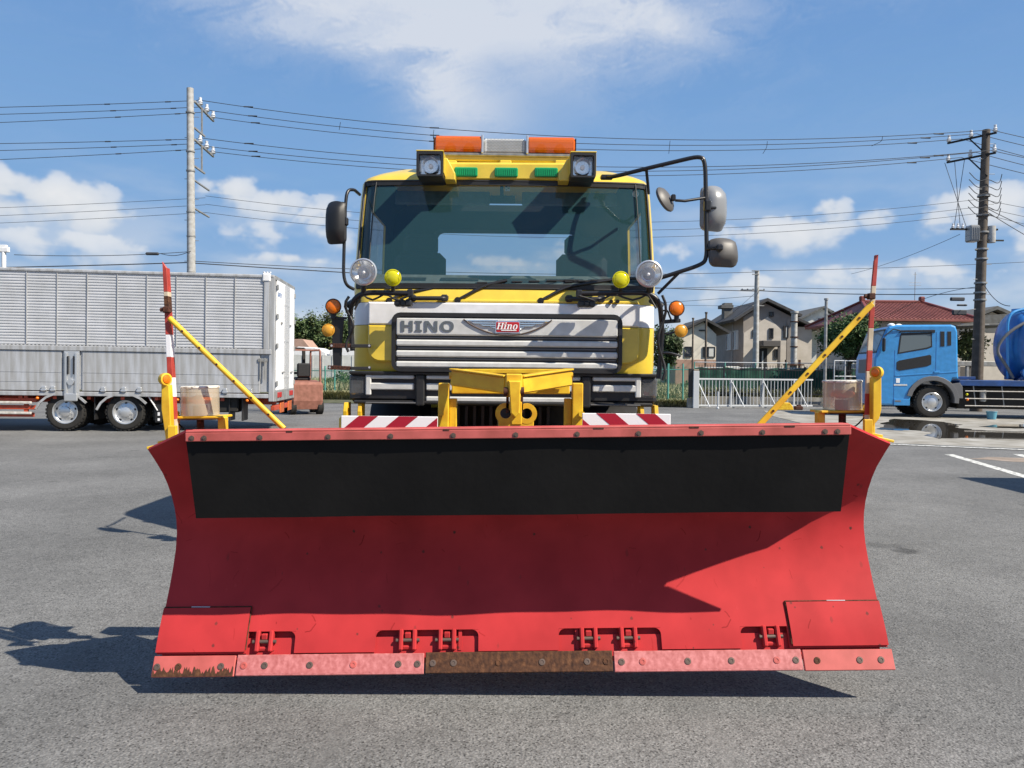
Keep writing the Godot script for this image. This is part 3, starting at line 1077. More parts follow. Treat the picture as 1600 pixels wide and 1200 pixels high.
	for s in [-1, 1]:
		st = S()
		var arch := []
		for j in 9:
			var a := PI * j / 8.0
			var rw := []
			for x in [0.78, 1.22]:
				rw.append(Vector3(s * x, 0.72 + 0.66 * sin(a), -1.35 + 0.72 * cos(a)))
			arch.append(rw)
		sheet(st, arch, 0.012)
		obj("wheel_arch", st, M.black_plastic, t)
	for w in [[-1.02, -1.35], [1.02, -1.35], [-1.0, -5.6], [1.0, -5.6]]:
		road_wheel(t, Vector3(w[0], 0.60, w[1]), 0.60, 0.34, signf(w[0]), 0.0)
	st = S()
	span(st, Vector3(-1.2, 1.12, -7.3), Vector3(1.2, 1.2, -2.25), 0.01)
	for s in [-1, 1]:
		span(st, Vector3(s * 1.2, 1.2, -7.3), Vector3(s * 1.14, 1.75, -2.25), 0.01)
	span(st, Vector3(-1.14, 1.2, -2.31), Vector3(1.14, 2.3, -2.25), 0.01)
	span(st, Vector3(-1.14, 1.2, -7.3), Vector3(1.14, 1.75, -7.24), 0.01)
	obj("load_bed", st, M.yellow_paint, t)
	for s in [-1, 1]:
		st = S()
		span(st, Vector3(s * 0.66, 0.75, -2.9), Vector3(s * 1.12, 1.08, -4.2), 0.04)
		obj("tank_box", st, M.chassis, t)
		# yellow towing lugs under the corners
		st = S()
		var lx: float = 1.19 * s
		for e in [-0.075, 0.04]:
			prism(st, PackedVector2Array([Vector2(-0.10, 1.27), Vector2(0.03, 1.27), Vector2(0.06, 1.20), Vector2(0.05, 1.10), Vector2(0.02, 1.03), Vector2(-0.10, 1.03)]), -0.016, 0.016, Transform3D(Basis(Vector3(0, 0, 1), Vector3(0, 1, 0), Vector3(-1, 0, 0)), Vector3(lx + e, 0, 0)), 0.004)
		span(st, Vector3(lx - 0.13, 1.03, -0.04), Vector3(lx - 0.06, 1.16, 0.04), 0.02)
		cyl(st, Vector3(lx - 0.1, 1.12, 0.0), Vector3(lx + 0.08, 1.12, 0.0), 0.03)
		span(st, Vector3(lx - 0.1, 1.02, -0.06), Vector3(lx + 0.07, 1.07, 0.05), 0.008)
		obj("towing_lug", st, M.hitch_yellow, t)
	make_roof_lights(t, roof)
	make_front_bits(t)
	make_mirrors(t)
	make_hitch(t)

func road_wheel(parent: Node, c: Vector3, r: float, w: float, side: float, turn := 0.0, rim_m: Material = null, rim_r := 0.56) -> void:   # side: which way its face looks along local x (or z when turned)
	var ax := Basis(Vector3.UP, turn) * Vector3(side, 0, 0)
	var tt := Transform3D(frame_for(ax), c)
	var st := S()
	var h := w * 0.5
	var k := rim_r * r
	lathe(st, [Vector2(k, -h), Vector2(r * 0.9, -h), Vector2(r * 0.985, -h * 0.75), Vector2(r, -h * 0.4), Vector2(r, h * 0.4), Vector2(r * 0.985, h * 0.75), Vector2(r * 0.9, h), Vector2(r * 0.72, h * 1.03), Vector2(k, h * 0.95), Vector2(k * 0.97, h * 0.5)], tt, 36)
	for i in 30:
		var a := TAU * i / 30.0
		var u := Vector3(cos(a), 0, sin(a))
		for s in [-1, 1]:
			box(st, tt * (u * r * 0.985 + Vector3(0, s * h * 0.62, 0)), Vector3(r * 0.07, h * 0.5, r * 0.12), 0.0, tt.basis * Basis(u, Vector3.UP, u.cross(Vector3.UP)))
	var o := obj("wheel", st, M.tyre, parent)
	st = S()
	lathe(st, [Vector2(k, h * 0.97), Vector2(k * 0.98, h * 1.0), Vector2(k * 0.93, h * 0.98), Vector2(k * 0.90, h * 0.6), Vector2(k * 0.80, h * 0.42), Vector2(k * 0.62, h * 0.55), Vector2(k * 0.42, h * 0.66), Vector2(k * 0.40, h * 0.95), Vector2(k * 0.30, h * 1.02), Vector2(0, h * 1.02)], tt, 30)
	for i in 10:
		var a := TAU * i / 10.0
		cyl(st, tt * Vector3(cos(a) * k * 0.53, h * 0.56, sin(a) * k * 0.53), tt * Vector3(cos(a) * k * 0.53, h * 0.74, sin(a) * k * 0.53), k * 0.045, -1.0, 6)
	obj("rim", st, rim_m if rim_m else M.steel, o)
	for i in 5:
		st = S()
		var a := TAU * (i + 0.5) / 5.0
		cyl(st, tt * Vector3(cos(a) * k * 0.73, h * 0.44, sin(a) * k * 0.73), tt * Vector3(cos(a) * k * 0.73, h * 0.50, sin(a) * k * 0.73), k * 0.10, -1.0, 10)
		obj("rim_hole", st, M.black_metal, o)

func make_roof_lights(t: Node3D, roof: Node3D) -> void:
	# lightbar: two amber ends and a loudspeaker grille in the middle
	var a := L(680, 230.5, 6.62)
	var b := L(898, 233.5, 6.62)
	var x := (b - a).normalized()
	var len := a.distance_to(b)
	var rot := Basis(x, Vector3(-x.y, x.x, 0), Vector3(0, 0, 1))
	var tt := Transform3D(rot, (a + b) * 0.5)
	var st := S()
	box(st, tt * Vector3(0, -0.085, 0), Vector3(len * 0.97, 0.028, 0.24), 0.008, rot)
	var bar := obj("lightbar", st, M.steel, t)
	for s in [-1, 1]:
		st = S()
		var c: float = s * (len * 0.5 - len * 0.1725)
		prism(st, rrect(0, 0, 0.26, 0.15, 0.05), -len * 0.1725, len * 0.1725, Transform3D(rot * Basis(Vector3.UP, PI / 2), tt * Vector3(c, 0, 0)), 0.02)
		obj("amber_dome", st, M.amber_dome, bar)
		for k in 2:
			st = S()
			var p := tt * Vector3(c + (k - 0.5) * 0.16, -0.01, 0)
			cyl(st, p + Vector3(0, -0.06, 0), p + Vector3(0, 0.02, 0), 0.03)
			lathe(st, [Vector2(0, -0.03), Vector2(0.045, -0.02), Vector2(0.05, 0.02)], Transform3D(rot * Basis(Vector3.RIGHT, PI / 2) * Basis(Vector3(0, 0, 1), 0.5 * s), p), 14)
			obj("rotating_lamp", st, M.amber_bulb, bar)
		st = S()
		box(st, tt * Vector3(c + s * len * 0.172, -0.005, 0), Vector3(0.008, 0.13, 0.24), 0.003, rot)
		box(st, tt * Vector3(c, -0.068, 0), Vector3(len * 0.33, 0.012, 0.22), 0.003, rot)
		obj("dome_base", st, M.black_plastic, bar)
	st = S()
	box(st, tt * Vector3(0, -0.01, 0), Vector3(len * 0.305, 0.13, 0.22), 0.02, rot)
	var sp := obj("speaker", st, M.silver, bar)
	st = S()
	for i in 26:
		for j in 9:
			var p := tt * Vector3((i - 12.5) * 0.0117 + (0.0058 if j % 2 else 0.0), 0.045 - j * 0.0125, 0.1105)
			box(st, p, Vector3(0.0062, 0.0075, 0.003), 0.0, rot)
	var holes := obj("speaker_holes", st, M.speaker_mesh, sp)
	holes.set_meta("kind", "stuff")
	for s in [-1, 1]:
		st = S()
		box(st, tt * Vector3(s * len * 0.158, 0, 0), Vector3(0.02, 0.155, 0.262), 0.006, rot)
		obj("lightbar_band", st, M.alloy, bar)
	# yellow rail under the bar
	st = S()
	beam(st, L(694, 249, 6.58), L(888, 252.5, 6.58), 0.12, 0.05, 0.012)
	for p in [705, 790, 876]:
		box(st, L(p, 256, 6.55), Vector3(0.1, 0.04, 0.1), 0.008)
	obj("lightbar_rail", st, M.yellow_paint, roof)
	# square lamps in yellow hoods at both ends of the roof edge
	for q in [[671.5, 256.0, 652.0, 693.0], [911.5, 258.0, 893.0, 932.0]]:
		st = S()
		var c := L(q[0], q[1], 6.12)
		var w: float = (q[3] - q[2]) * 6.12 / 1200.0
		ring(st, rrect(c.x, c.y, w, 0.195, 0.014), rrect(c.x, c.y - 0.004, w - 0.035, 0.16, 0.012), c.z - 0.16, c.z + 0.01)
		span(st, Vector3(c.x - w * 0.5, c.y - 0.097, c.z - 0.165), Vector3(c.x + w * 0.5, c.y + 0.097, c.z - 0.155))
		span(st, Vector3(c.x - w * 0.5 + 0.006, c.y - 0.097, c.z - 0.32), Vector3(c.x + w * 0.5 - 0.006, c.y + 0.06, c.z - 0.165), 0.01)
		var lamp := obj("work_lamp", st, M.black_plastic, t)
		st = S()
		span(st, Vector3(c.x - w * 0.5 - 0.004, c.y + 0.098, c.z - 0.42), Vector3(c.x + w * 0.5 + 0.004, c.y + 0.107, c.z + 0.012), 0.002)
		for s in [-1, 1]:
			span(st, Vector3(c.x + s * (w * 0.5 + 0.001), c.y - 0.06, c.z - 0.42), Vector3(c.x + s * (w * 0.5 + 0.006), c.y + 0.098, c.z - 0.03))
		var inn := 1.0 if q[0] < 800 else -1.0
		var wx := c.x + inn * w * 0.5
		prism(st, PackedVector2Array([Vector2(wx, c.y + 0.095), Vector2(wx + inn * 0.02, c.y + 0.09), Vector2(wx + inn * 0.085, c.y - 0.03), Vector2(wx + inn * 0.085, c.y - 0.085), Vector2(wx, c.y - 0.085)]), c.z - 0.42, c.z - 0.16, Transform3D(), 0.006)
		obj("lamp_hood", st, M.yellow_paint, lamp)
		st = S()
		var rt := Transform3D(Basis(Vector3.RIGHT, PI / 2), Vector3(c.x, c.y, c.z - 0.08))
		lathe(st, [Vector2(0, -0.05), Vector2(0.03, -0.04), Vector2(0.058, 0.0), Vector2(0.066, 0.045)], rt, 20)
		span(st, Vector3(c.x - w * 0.5 + 0.02, c.y - 0.075, c.z - 0.09), Vector3(c.x + w * 0.5 - 0.02, c.y + 0.07, c.z - 0.085))
		obj("reflector", st, M.reflector, lamp)
		st = S()
		span(st, Vector3(c.x - w * 0.5 + 0.022, c.y - 0.06, c.z - 0.022), Vector3(c.x + w * 0.5 - 0.022, c.y + 0.072, c.z - 0.012), 0.003)
		obj("lens", st, M.clear_lens, lamp)
		st = S()
		ball(st, Vector3(c.x, c.y, c.z - 0.07), 0.018)
		obj("bulb", st, M.badge_white, lamp)
	# three green marker lamps on the roof edge
	for p in [728.0, 791.0, 853.5]:
		var c := L(p, 268.8 if p > 760 else 268.2, 6.395)
		st = S()
		span(st, c + Vector3(-0.107, -0.045, -0.20), c + Vector3(0.107, 0.045, -0.03), 0.01)
		var mk := obj("marker_lamp", st, M.yellow_paint, t)
		st = S()
		prism(st, rrect(c.x, c.y, 0.194, 0.078, 0.014), c.z - 0.03, c.z + 0.0, Transform3D(), 0.008)
		obj("green_lens", st, M.green_lens, mk)
		st = S()
		for k in 11:
			box(st, c + Vector3((k - 5) * 0.0155, 0, 0.001), Vector3(0.005, 0.05, 0.005), 0.0015)
		obj("lens_ribs", st, M.green_lens, mk)
	# visor ledge the lamps stand on
	st = S()
	var v0 := L(690, 271, 6.5)
	var v1 := L(893, 272, 6.5)
	beam(st, v0, v1, 0.16, 0.155, 0.02)
	obj("visor", st, M.yellow_paint, roof)

func make_front_bits(t: Node3D) -> void:
	var st: SurfaceTool
	# tube brackets with the round lamps
	for q in [[[641, 458], [566, 457], [549, 472], [547, 500], [551, 548]], [[905, 459], [1012, 457], [1031, 470], [1035, 520], [1029, 592]]]:
		st = S()
		var pts := []
		for k in q.size():
			pts.append(L(q[k][0], q[k][1], 5.93 if k < 3 else 6.0))
		tube(st, bend(pts, 0.09), 0.021, 8)
		box(st, pts[0], Vector3(0.05, 0.06, 0.04), 0.01)
		var s := 1.0 if q[0][0] < 800 else -1.0
		for k in 3:
			box(st, pts[0] + Vector3(-s * (0.02 + 0.04 * k), -0.075, -0.06), Vector3(0.055, 0.05, 0.1), 0.012)
		tube(st, [pts[1] + Vector3(-s * 0.03, -0.05, -0.02), pts[1] + Vector3(-s * 0.12, -0.1, -0.05)], 0.03, 6)
		var arm := obj("lamp_bracket", st, M.black_metal, t)
		st = S()
		var run := []
		for k in 12:
			var u := k / 11.0
			run.append(pts[2].lerp(pts[4], u) + Vector3(-s * (0.012 + 0.03 * sin(u * 9.0)), 0.04 - 0.05 * u, 0.03 + 0.015 * sin(u * 15.0)))
		tube(st, run, 0.011, 6)
		var run2 := [pts[0] + Vector3(0, -0.02, 0.02)]
		for k in 9:
			run2.append(pts[0].lerp(pts[1], (k + 1) / 9.0) + Vector3(0, -0.035 - 0.022 * sin(k * 1.3), 0.012))
		run2.append(pts[2] + Vector3(s * 0.03, -0.06, 0.02))
		tube(st, run2, 0.008, 6)
		obj("cable", st, M.black_plastic, arm)
		var lx: float = 568 if s > 0 else 1014
		var fx: float = 614 if s > 0 else 970
		var fy: float = 434 if s > 0 else 437
		round_lamp(t, "spot_lamp", lx, 425 if s > 0 else 428, 5.86, 0.104, M.clear_lens, M.alloy, true)
		round_lamp(t, "fog_lamp", fx, fy, 5.86, 0.065, M.yellow_lens, M.yellow_lens)
		st = S()
		cyl(st, L(lx, 446, 5.9), L(lx, 458, 5.93), 0.02)
		cyl(st, L(fx, 445, 5.9), L(fx, 458, 5.93), 0.016)
		obj("lamp_foot", st, M.black_metal, t)
	# amber lamps on the sides
	for q in [[521, 479, 0.062, 0], [513, 516, 0.05, 1], [1057, 482, 0.062, 0], [1064, 517, 0.05, 1]]:
		round_lamp(t, "side_lamp", q[0], q[1], 5.95, q[2], M.amber_lens if q[3] == 0 else M.amber_old, M.black_plastic if q[3] == 0 else M.amber_old)
	st = S()
	beam(st, L(1035, 503, 6.0), L(1063, 501, 6.0), 0.03, 0.03, 0.004)
	cyl(st, L(1057, 494, 5.98), L(1057, 503, 5.98), 0.02)
	tube(st, bend([L(1035, 520, 6.0), L(1045, 522, 5.98), L(1056, 518, 5.98)], 0.03), 0.008, 6)
	tube(st, bend([L(1034, 486, 6.0), L(1043, 484, 5.97), L(1046, 494, 5.97), L(1050, 502, 5.97)], 0.03), 0.007, 6)
	tube(st, bend([L(1028, 552, 6.0), L(1045, 551, 5.98), L(1064, 556, 5.98)], 0.03), 0.009, 6)
	obj("lamp_arm", st, M.black_metal, t)
	st = S()
	prism(st, PackedVector2Array([Vector2(-0.042, 0), Vector2(0.052, 0), Vector2(0.030, -0.395), Vector2(-0.028, -0.395)]), -0.012, 0.012, Transform3D(Basis(), L(527, 497, 5.98)), 0.003)
	span(st, L(517, 499, 5.99), L(541, 495, 5.96), 0.004)
	cyl(st, L(521, 490, 5.97), L(521, 498, 5.97), 0.022)
	var pl := obj("lamp_plate", st, M.mirror_black, t)
	for q in [[515, 540, 580, 540.5, 0.034], [512, 574, 580, 575.5, 0.032]]:
		st = S()
		beam(st, L(q[0], q[1], 5.955), L(q[2] - 32, q[3], 5.955), 0.012, q[4], 0.003)
		obj("strap", st, M.rust_strap, pl)
		st = S()
		beam(st, L(q[2] - 32, q[3], 5.95), L(q[2], q[3], 5.99), 0.012, q[4] * 0.8, 0.003)
		obj("strap_end", st, M.mirror_black, pl)
		for p in [q[0] + 3, q[2] - 3]:
			st = S()
			cyl(st, L(p, q[1], 5.94), L(p, q[1], 5.925), 0.009, -1.0, 6)
			obj("bolt", st, M.alloy, pl)
	# wipers, grab handles
	for w in [[715, 469, 757, 446, 792, 438, 742, 443, 905, 438.5], [845, 470, 885, 448, 957, 437, 880, 441.5, 1002, 435.0], [608, 470, 630, 458, 690, 449, 600, 452, 690, 447]]:
		st = S()
		var last: float = w[0]
		cyl(st, L(w[0], w[1], 6.24), L(w[0], w[1], 6.15), 0.026)
		tube(st, bend([L(w[0], w[1], 6.16), L(w[2], w[3], 6.20), L(w[4], w[5], 6.23)], 0.08), 0.014, 6)
		var arm := obj("wiper", st, M.black_metal, t)
		st = S()
		beam(st, L(w[6], w[7], 6.245), L(w[8], w[9], 6.245), 0.012, 0.018, 0.003)
		for k in 6:
			beam(st, L(lerpf(w[6], w[8], k / 6.0 + 0.02), lerpf(w[7], w[9], k / 6.0) - 1.2, 6.23), L(lerpf(w[6], w[8], k / 6.0 + 0.12), lerpf(w[7], w[9], k / 6.0) - 1.2, 6.23), 0.014, 0.014, 0.003)
		obj("wiper_blade", st, M.black_plastic, arm)
	for q in [[645, 695, 466], [889, 939, 467]]:
		st = S()
		tube(st, bend([L(q[0], q[2], 6.22), L(q[0], q[2], 6.12), L(q[1], q[2], 6.12), L(q[1], q[2], 6.22)], 0.03), 0.017, 6)
		for p in [q[0], q[1]]:
			box(st, L(p, q[2], 6.17), Vector3(0.06, 0.055, 0.08), 0.012)
		obj("grab_handle", st, M.black_plastic, t)
	for p in [[628, 469], [637, 470], [955, 471], [965, 471]]:
		st = S()
		cyl(st, L(p[0], p[1], 6.2), L(p[0], p[1], 6.12), 0.016)
		obj("washer_nozzle", st, M.black_metal, t)

func shell_mirror(parent: Node, called: String, c: Vector3, w: float, h: float, d: float, m: Material, yaw: float, tilt := 0.0) -> MeshInstance3D:
	var b := Basis(Vector3.UP, yaw) * Basis(Vector3.RIGHT, tilt)
	var st := S()
	var rows := []
	for j in 7:
		var v := -1.0 + j / 3.0
		var r := []
		for i in 9:
			var u := -1.0 + i / 4.0
			var k := 1.0 - 0.14 * u * u * v * v
			r.append(c + b * Vector3(u * w * 0.5 * k, v * h * 0.5 * k, d * (1.0 - 0.75 * pow(absf(u), 3.4)) * (1.0 - 0.75 * pow(absf(v), 4.0)) - d * 0.2))
		rows.append(r)
	sheet(st, rows, 0.008)
	prism(st, rrect(0, 0, w * 0.98, h * 0.97, minf(w, h) * 0.2), -d * 0.5, -d * 0.1, Transform3D(b, c), 0.01)
	var o := obj(called, st, m, parent)
	st = S()
	prism(st, rrect(0, 0, w * 0.9, h * 0.92, minf(w, h) * 0.18), -d * 0.5 - 0.004, -d * 0.5 + 0.002, Transform3D(b, c), 0.001)
	obj("mirror_glass", st, M.reflector, o)
	return o

func make_mirrors(t: Node3D) -> void:
	var st := S()
	tube(st, bend([L(562, 304, 6.45), L(553, 296, 6.1), L(542, 297, 6.02), L(539, 330, 6.0), L(536.5, 430, 6.0), L(541, 446, 6.0), L(553, 452, 6.05)], 0.07), 0.013, 8)
	obj("mirror_arm", st, M.black_metal, t)
	var mm := shell_mirror(t, "mirror", L(524, 348, 5.98), 0.175, 0.335, 0.07, M.mirror_black, -0.35)
	st = S()
	box(st, L(539, 346, 5.98), Vector3(0.05, 0.07, 0.05), 0.012)
	obj("mirror_clamp", st, M.black_metal, mm)
	# the large arm on the other side
	st = S()
	var p := [L(940, 277.5, 6.35), L(960, 276, 6.2), L(1007, 264, 6.0), L(1096, 243, 5.9), L(1102, 256, 5.9), L(1104.5, 405, 5.9), L(1095, 414, 5.9), L(1036, 433, 5.95)]
	tube(st, bend(p, 0.09), 0.0165, 8)
	tube(st, [L(1010, 266, 6.02), L(1012, 285, 6.1), L(1013.5, 302, 6.25)], 0.013, 6)
	tube(st, [L(1061, 426, 5.93), L(1028, 459, 6.0)], 0.012, 6)
	tube(st, bend([L(1035, 434, 5.95), L(1020, 440, 6.02), L(1018, 456, 6.1)], 0.06), 0.014, 6)
	box(st, L(948, 277, 6.3), Vector3(0.1, 0.035, 0.06), 0.008)
	tube(st, [L(1101, 309, 5.88), L(1070, 314, 5.84), L(1055, 313, 5.84)], 0.011, 6)
	var arm := obj("mirror_arm", st, M.black_metal, t)
	var m1 := shell_mirror(t, "mirror", L(1116, 326, 5.98), 0.215, 0.35, 0.10, M.mirror_back, 0.42)
	st = S()
	box(st, L(1105, 322, 5.90), Vector3(0.05, 0.09, 0.06), 0.012)
	box(st, L(1112, 325, 5.90), Vector3(0.07, 0.02, 0.03), 0.006)
	obj("mirror_clamp", st, M.black_metal, m1)
	var m2 := shell_mirror(t, "mirror", L(1131, 394, 5.88), 0.235, 0.225, 0.09, M.round_mirror_back, 0.25, -0.2)
	st = S()
	tube(st, [L(1105, 389, 5.88), L(1121, 387, 5.80)], 0.014, 6)
	box(st, L(1124, 387, 5.79), Vector3(0.05, 0.05, 0.05), 0.012)
	obj("mirror_clamp", st, M.black_metal, m2)
	st = S()
	var dir := Vector3(0.72, 0.42, 0.55).normalized()
	var c := L(1040, 311, 5.85)
	lathe(st, [Vector2(0, -0.02), Vector2(0.095, -0.022), Vector2(0.104, -0.012), Vector2(0.104, 0.0), Vector2(0.085, 0.018), Vector2(0.04, 0.03), Vector2(0, 0.032)], Transform3D(frame_for(dir), c), 26)
	var rm := obj("round_mirror", st, M.round_mirror_back, t)
	st = S()
	box(st, L(1052, 309, 5.82), Vector3(0.035, 0.05, 0.035), 0.008)
	obj("mirror_clamp", st, M.black_metal, rm)
	st = S()
	cyl(st, c - dir * 0.0225, c - dir * 0.021, 0.09, -1.0, 24)
	obj("mirror_glass", st, M.reflector, rm)

func make_hitch(t: Node3D) -> void:
	# yellow frame in front of the radiator that lifts the plough
	var d := 5.15
	var st := S()
	for q in [[693, 1], [903, -1]]:
		var a := L(q[0], 600, d)
		span(st, Vector3(a.x - 0.036, 0.62, a.z - 0.10), Vector3(a.x + 0.036, a.y + 0.006, a.z), 0.006)
		span(st, Vector3(a.x + q[1] * 0.037, 0.62, a.z - 0.12), Vector3(a.x + q[1] * 0.085, a.y - 0.1, a.z - 0.05), 0.004)
	var lb := L(687, 607, d)
	var rb := L(909, 608, d)
	beam(st, lb + Vector3(0.08, -0.002, -0.05), rb + Vector3(-0.08, -0.002, -0.05), 0.09, 0.066, 0.006)
	var fr := obj("hitch_frame", st, M.hitch_yellow, t)
	for q in [[689, 645], [909, 647]]:
		st = S()
		cyl(st, L(q[0], q[1], d + 0.02), L(q[0], q[1], d - 0.03), 0.022, -1.0, 6)
		obj("bolt", st, M.hitch_yellow, fr)
	st = S()
	for s in [0, 1]:
		var o := L([708, 890][s], 590, d - 0.05)
		var m := L([793, 812][s], 602, d - 0.32)
		beam(st, o, m, 0.06, 0.105, 0.008)
		beam(st, o + Vector3(0, 0.055, 0), m + Vector3(0, 0.056, 0), 0.085, 0.012, 0.003)
		cyl(st, L([702, 895][s], 587, d - 0.06), L([712, 886][s], 587, d - 0.06), 0.022)
	beam(st, L(712, 580, d + 0.02), L(888, 580, d + 0.02), 0.05, 0.03, 0.004)
	var arm := obj("lift_arm", st, M.hitch_yellow, t)
	st = S()
	var c := L(803, 602, d - 0.36)
	box(st, c, Vector3(0.105, 0.145, 0.09), 0.008)
	prism(st, PackedVector2Array([Vector2(-0.035, 0.03), Vector2(0.045, 0.03), Vector2(0.038, -0.17), Vector2(0.012, -0.2), Vector2(-0.02, -0.17)]), 0.0, 0.09, Transform3D(Basis(), c), 0.008)
	obj("lift_head", st, M.hitch_yellow, arm)
	st = S()
	for p in [[790, 612], [816, 612]]:
		cyl(st, L(p[0] - 3, p[1], d - 0.42), L(p[0] + 3, p[1], d - 0.42), 0.028)
	for p in [793, 815]:
		span(st, L(p - 2, 606, d - 0.38), L(p + 2, 645, d - 0.34))
	obj("lift_pin", st, M.rust_strap, arm)
	# plate with two holes that the chain hooks into
	st = S()
	var e := L(806.5, 646, d - 0.36)
	for s in [-1, 1]:
		ring(st, disc(e.x + s * 0.066, e.y, 0.064, 24), disc(e.x + s * 0.066, e.y, 0.034, 24), e.z - 0.02, e.z + 0.02)
	span(st, Vector3(e.x - 0.03, e.y - 0.07, e.z - 0.025), Vector3(e.x + 0.035, e.y + 0.075, e.z + 0.025), 0.005)
	span(st, Vector3(e.x - 0.11, e.y - 0.30, e.z - 0.018), Vector3(e.x + 0.11, e.y - 0.045, e.z + 0.018), 0.005)
	obj("eye_plate", st, M.hitch_yellow, t)
	# arms down to the plough and ram, mostly hidden behind the blade
	st = S()
	for s in [-1, 1]:
		beam(st, Vector3(s * 0.42, 0.66, 0.9), Vector3(s * 0.55, 0.45, 2.05), 0.09, 0.12, 0.01)
		beam(st, Vector3(s * 0.42, 0.66, -0.2), Vector3(s * 0.42, 0.66, 1.0), 0.1, 0.14, 0.01)
	span(st, Vector3(-0.6, 0.56, 0.85), Vector3(0.6, 0.72, 1.0), 0.01)
	obj("push_frame", st, M.hitch_yellow, t)
	st = S()
	cyl(st, Vector3(0.0, 0.75, -0.1), Vector3(0.02, 1.25, 1.25), 0.045)
	cyl(st, Vector3(-0.25, 1.02, -0.2), Vector3(0.2, 1.0, 0.6), 0.03)
	obj("hydraulic_ram", st, M.black_metal, t)
	# striped boards beside the hitch
	for q in [[533.0, 684.0, 649.5, 648.5, 1], [910.0, 1048.0, 645.5, 646.0, -1]]:
		var a := L(q[0], q[2], 5.0)
		var b := L(q[1], q[3], 5.0)
		var w := b.x - a.x
		st = S()
		span(st, Vector3(a.x, a.y - 0.15, a.z - 0.012), Vector3(b.x, a.y, a.z), 0.003)
		span(st, Vector3(a.x + w * 0.3, a.y - 0.4, a.z - 0.06), Vector3(a.x + w * 0.3 + 0.05, a.y - 0.02, a.z - 0.013))
		beam(st, Vector3(a.x + w * 0.3 + 0.02, a.y - 0.36, a.z - 0.05), Vector3(a.x + w * 0.3 + 0.02, a.y - 0.36, a.z - 1.1), 0.05, 0.05)
		var bd := obj("striped_board", st, M.tape_white, t)
		var h := 0.15
		var off: float = 0.115 if q[4] > 0 else 0.02
		for k in 3:
			var x0: float = off + k * 0.26 if q[4] > 0 else w - 0.10 - k * 0.26
			st = S()
			var sl: float = 0.18
			var poly: PackedVector2Array
			if q[4] > 0:
				poly = PackedVector2Array([Vector2(x0 - sl, -h), Vector2(x0 - sl + 0.125, -h), Vector2(x0 + 0.125, 0), Vector2(x0, 0)])
			else:
				poly = PackedVector2Array([Vector2(x0, 0), Vector2(x0 - 0.125, 0), Vector2(x0 + sl - 0.125, -h), Vector2(x0 + sl, -h)])
			var cut := Geometry2D.intersect_polygons(poly, PackedVector2Array([Vector2(0.002, 0), Vector2(w - 0.002, 0), Vector2(w - 0.002, -h), Vector2(0.002, -h)]))
			if cut.is_empty():
				continue
			prism(st, cut[0], 0.0, 0.0015, Transform3D(Basis(), Vector3(a.x, a.y, a.z)))
			obj("red_stripe", st, M.tape_red, bd)

# ---------------------------------------------------------------- the plough blade
const PROFILE := [[0.215, -0.040], [0.26, -0.060], [0.305, -0.083], [0.36, -0.115], [0.42, -0.150], [0.50, -0.195], [0.58, -0.235], [0.66, -0.268], [0.74, -0.285], [0.82, -0.282], [0.90, -0.255], [0.98, -0.210], [1.06, -0.145], [1.13, -0.070], [1.19, 0.0], [1.24, 0.085], [1.286, 0.175]]

func on_blade(x: float, y: float, off := 0.0) -> Vector3:
	if absf(x) > 1.47 and y > 0.74:
		y = 0.74 + (y - 0.74) * lerpf(1.0, 0.83, (absf(x) - 1.47) / 0.25)
	for k in PROFILE.size() - 1:
		var a: Array = PROFILE[k]
		var b: Array = PROFILE[k + 1]
		if y <= b[0] or k == PROFILE.size() - 2:
			var t: float = (y - a[0]) / (b[0] - a[0])
			var n := Vector2(b[0] - a[0], -(b[1] - a[1])).normalized()      # (along z, along y)
			return Vector3(x, y + n.y * off, lerpf(a[1], b[1], t) + n.x * off)
	return Vector3.ZERO

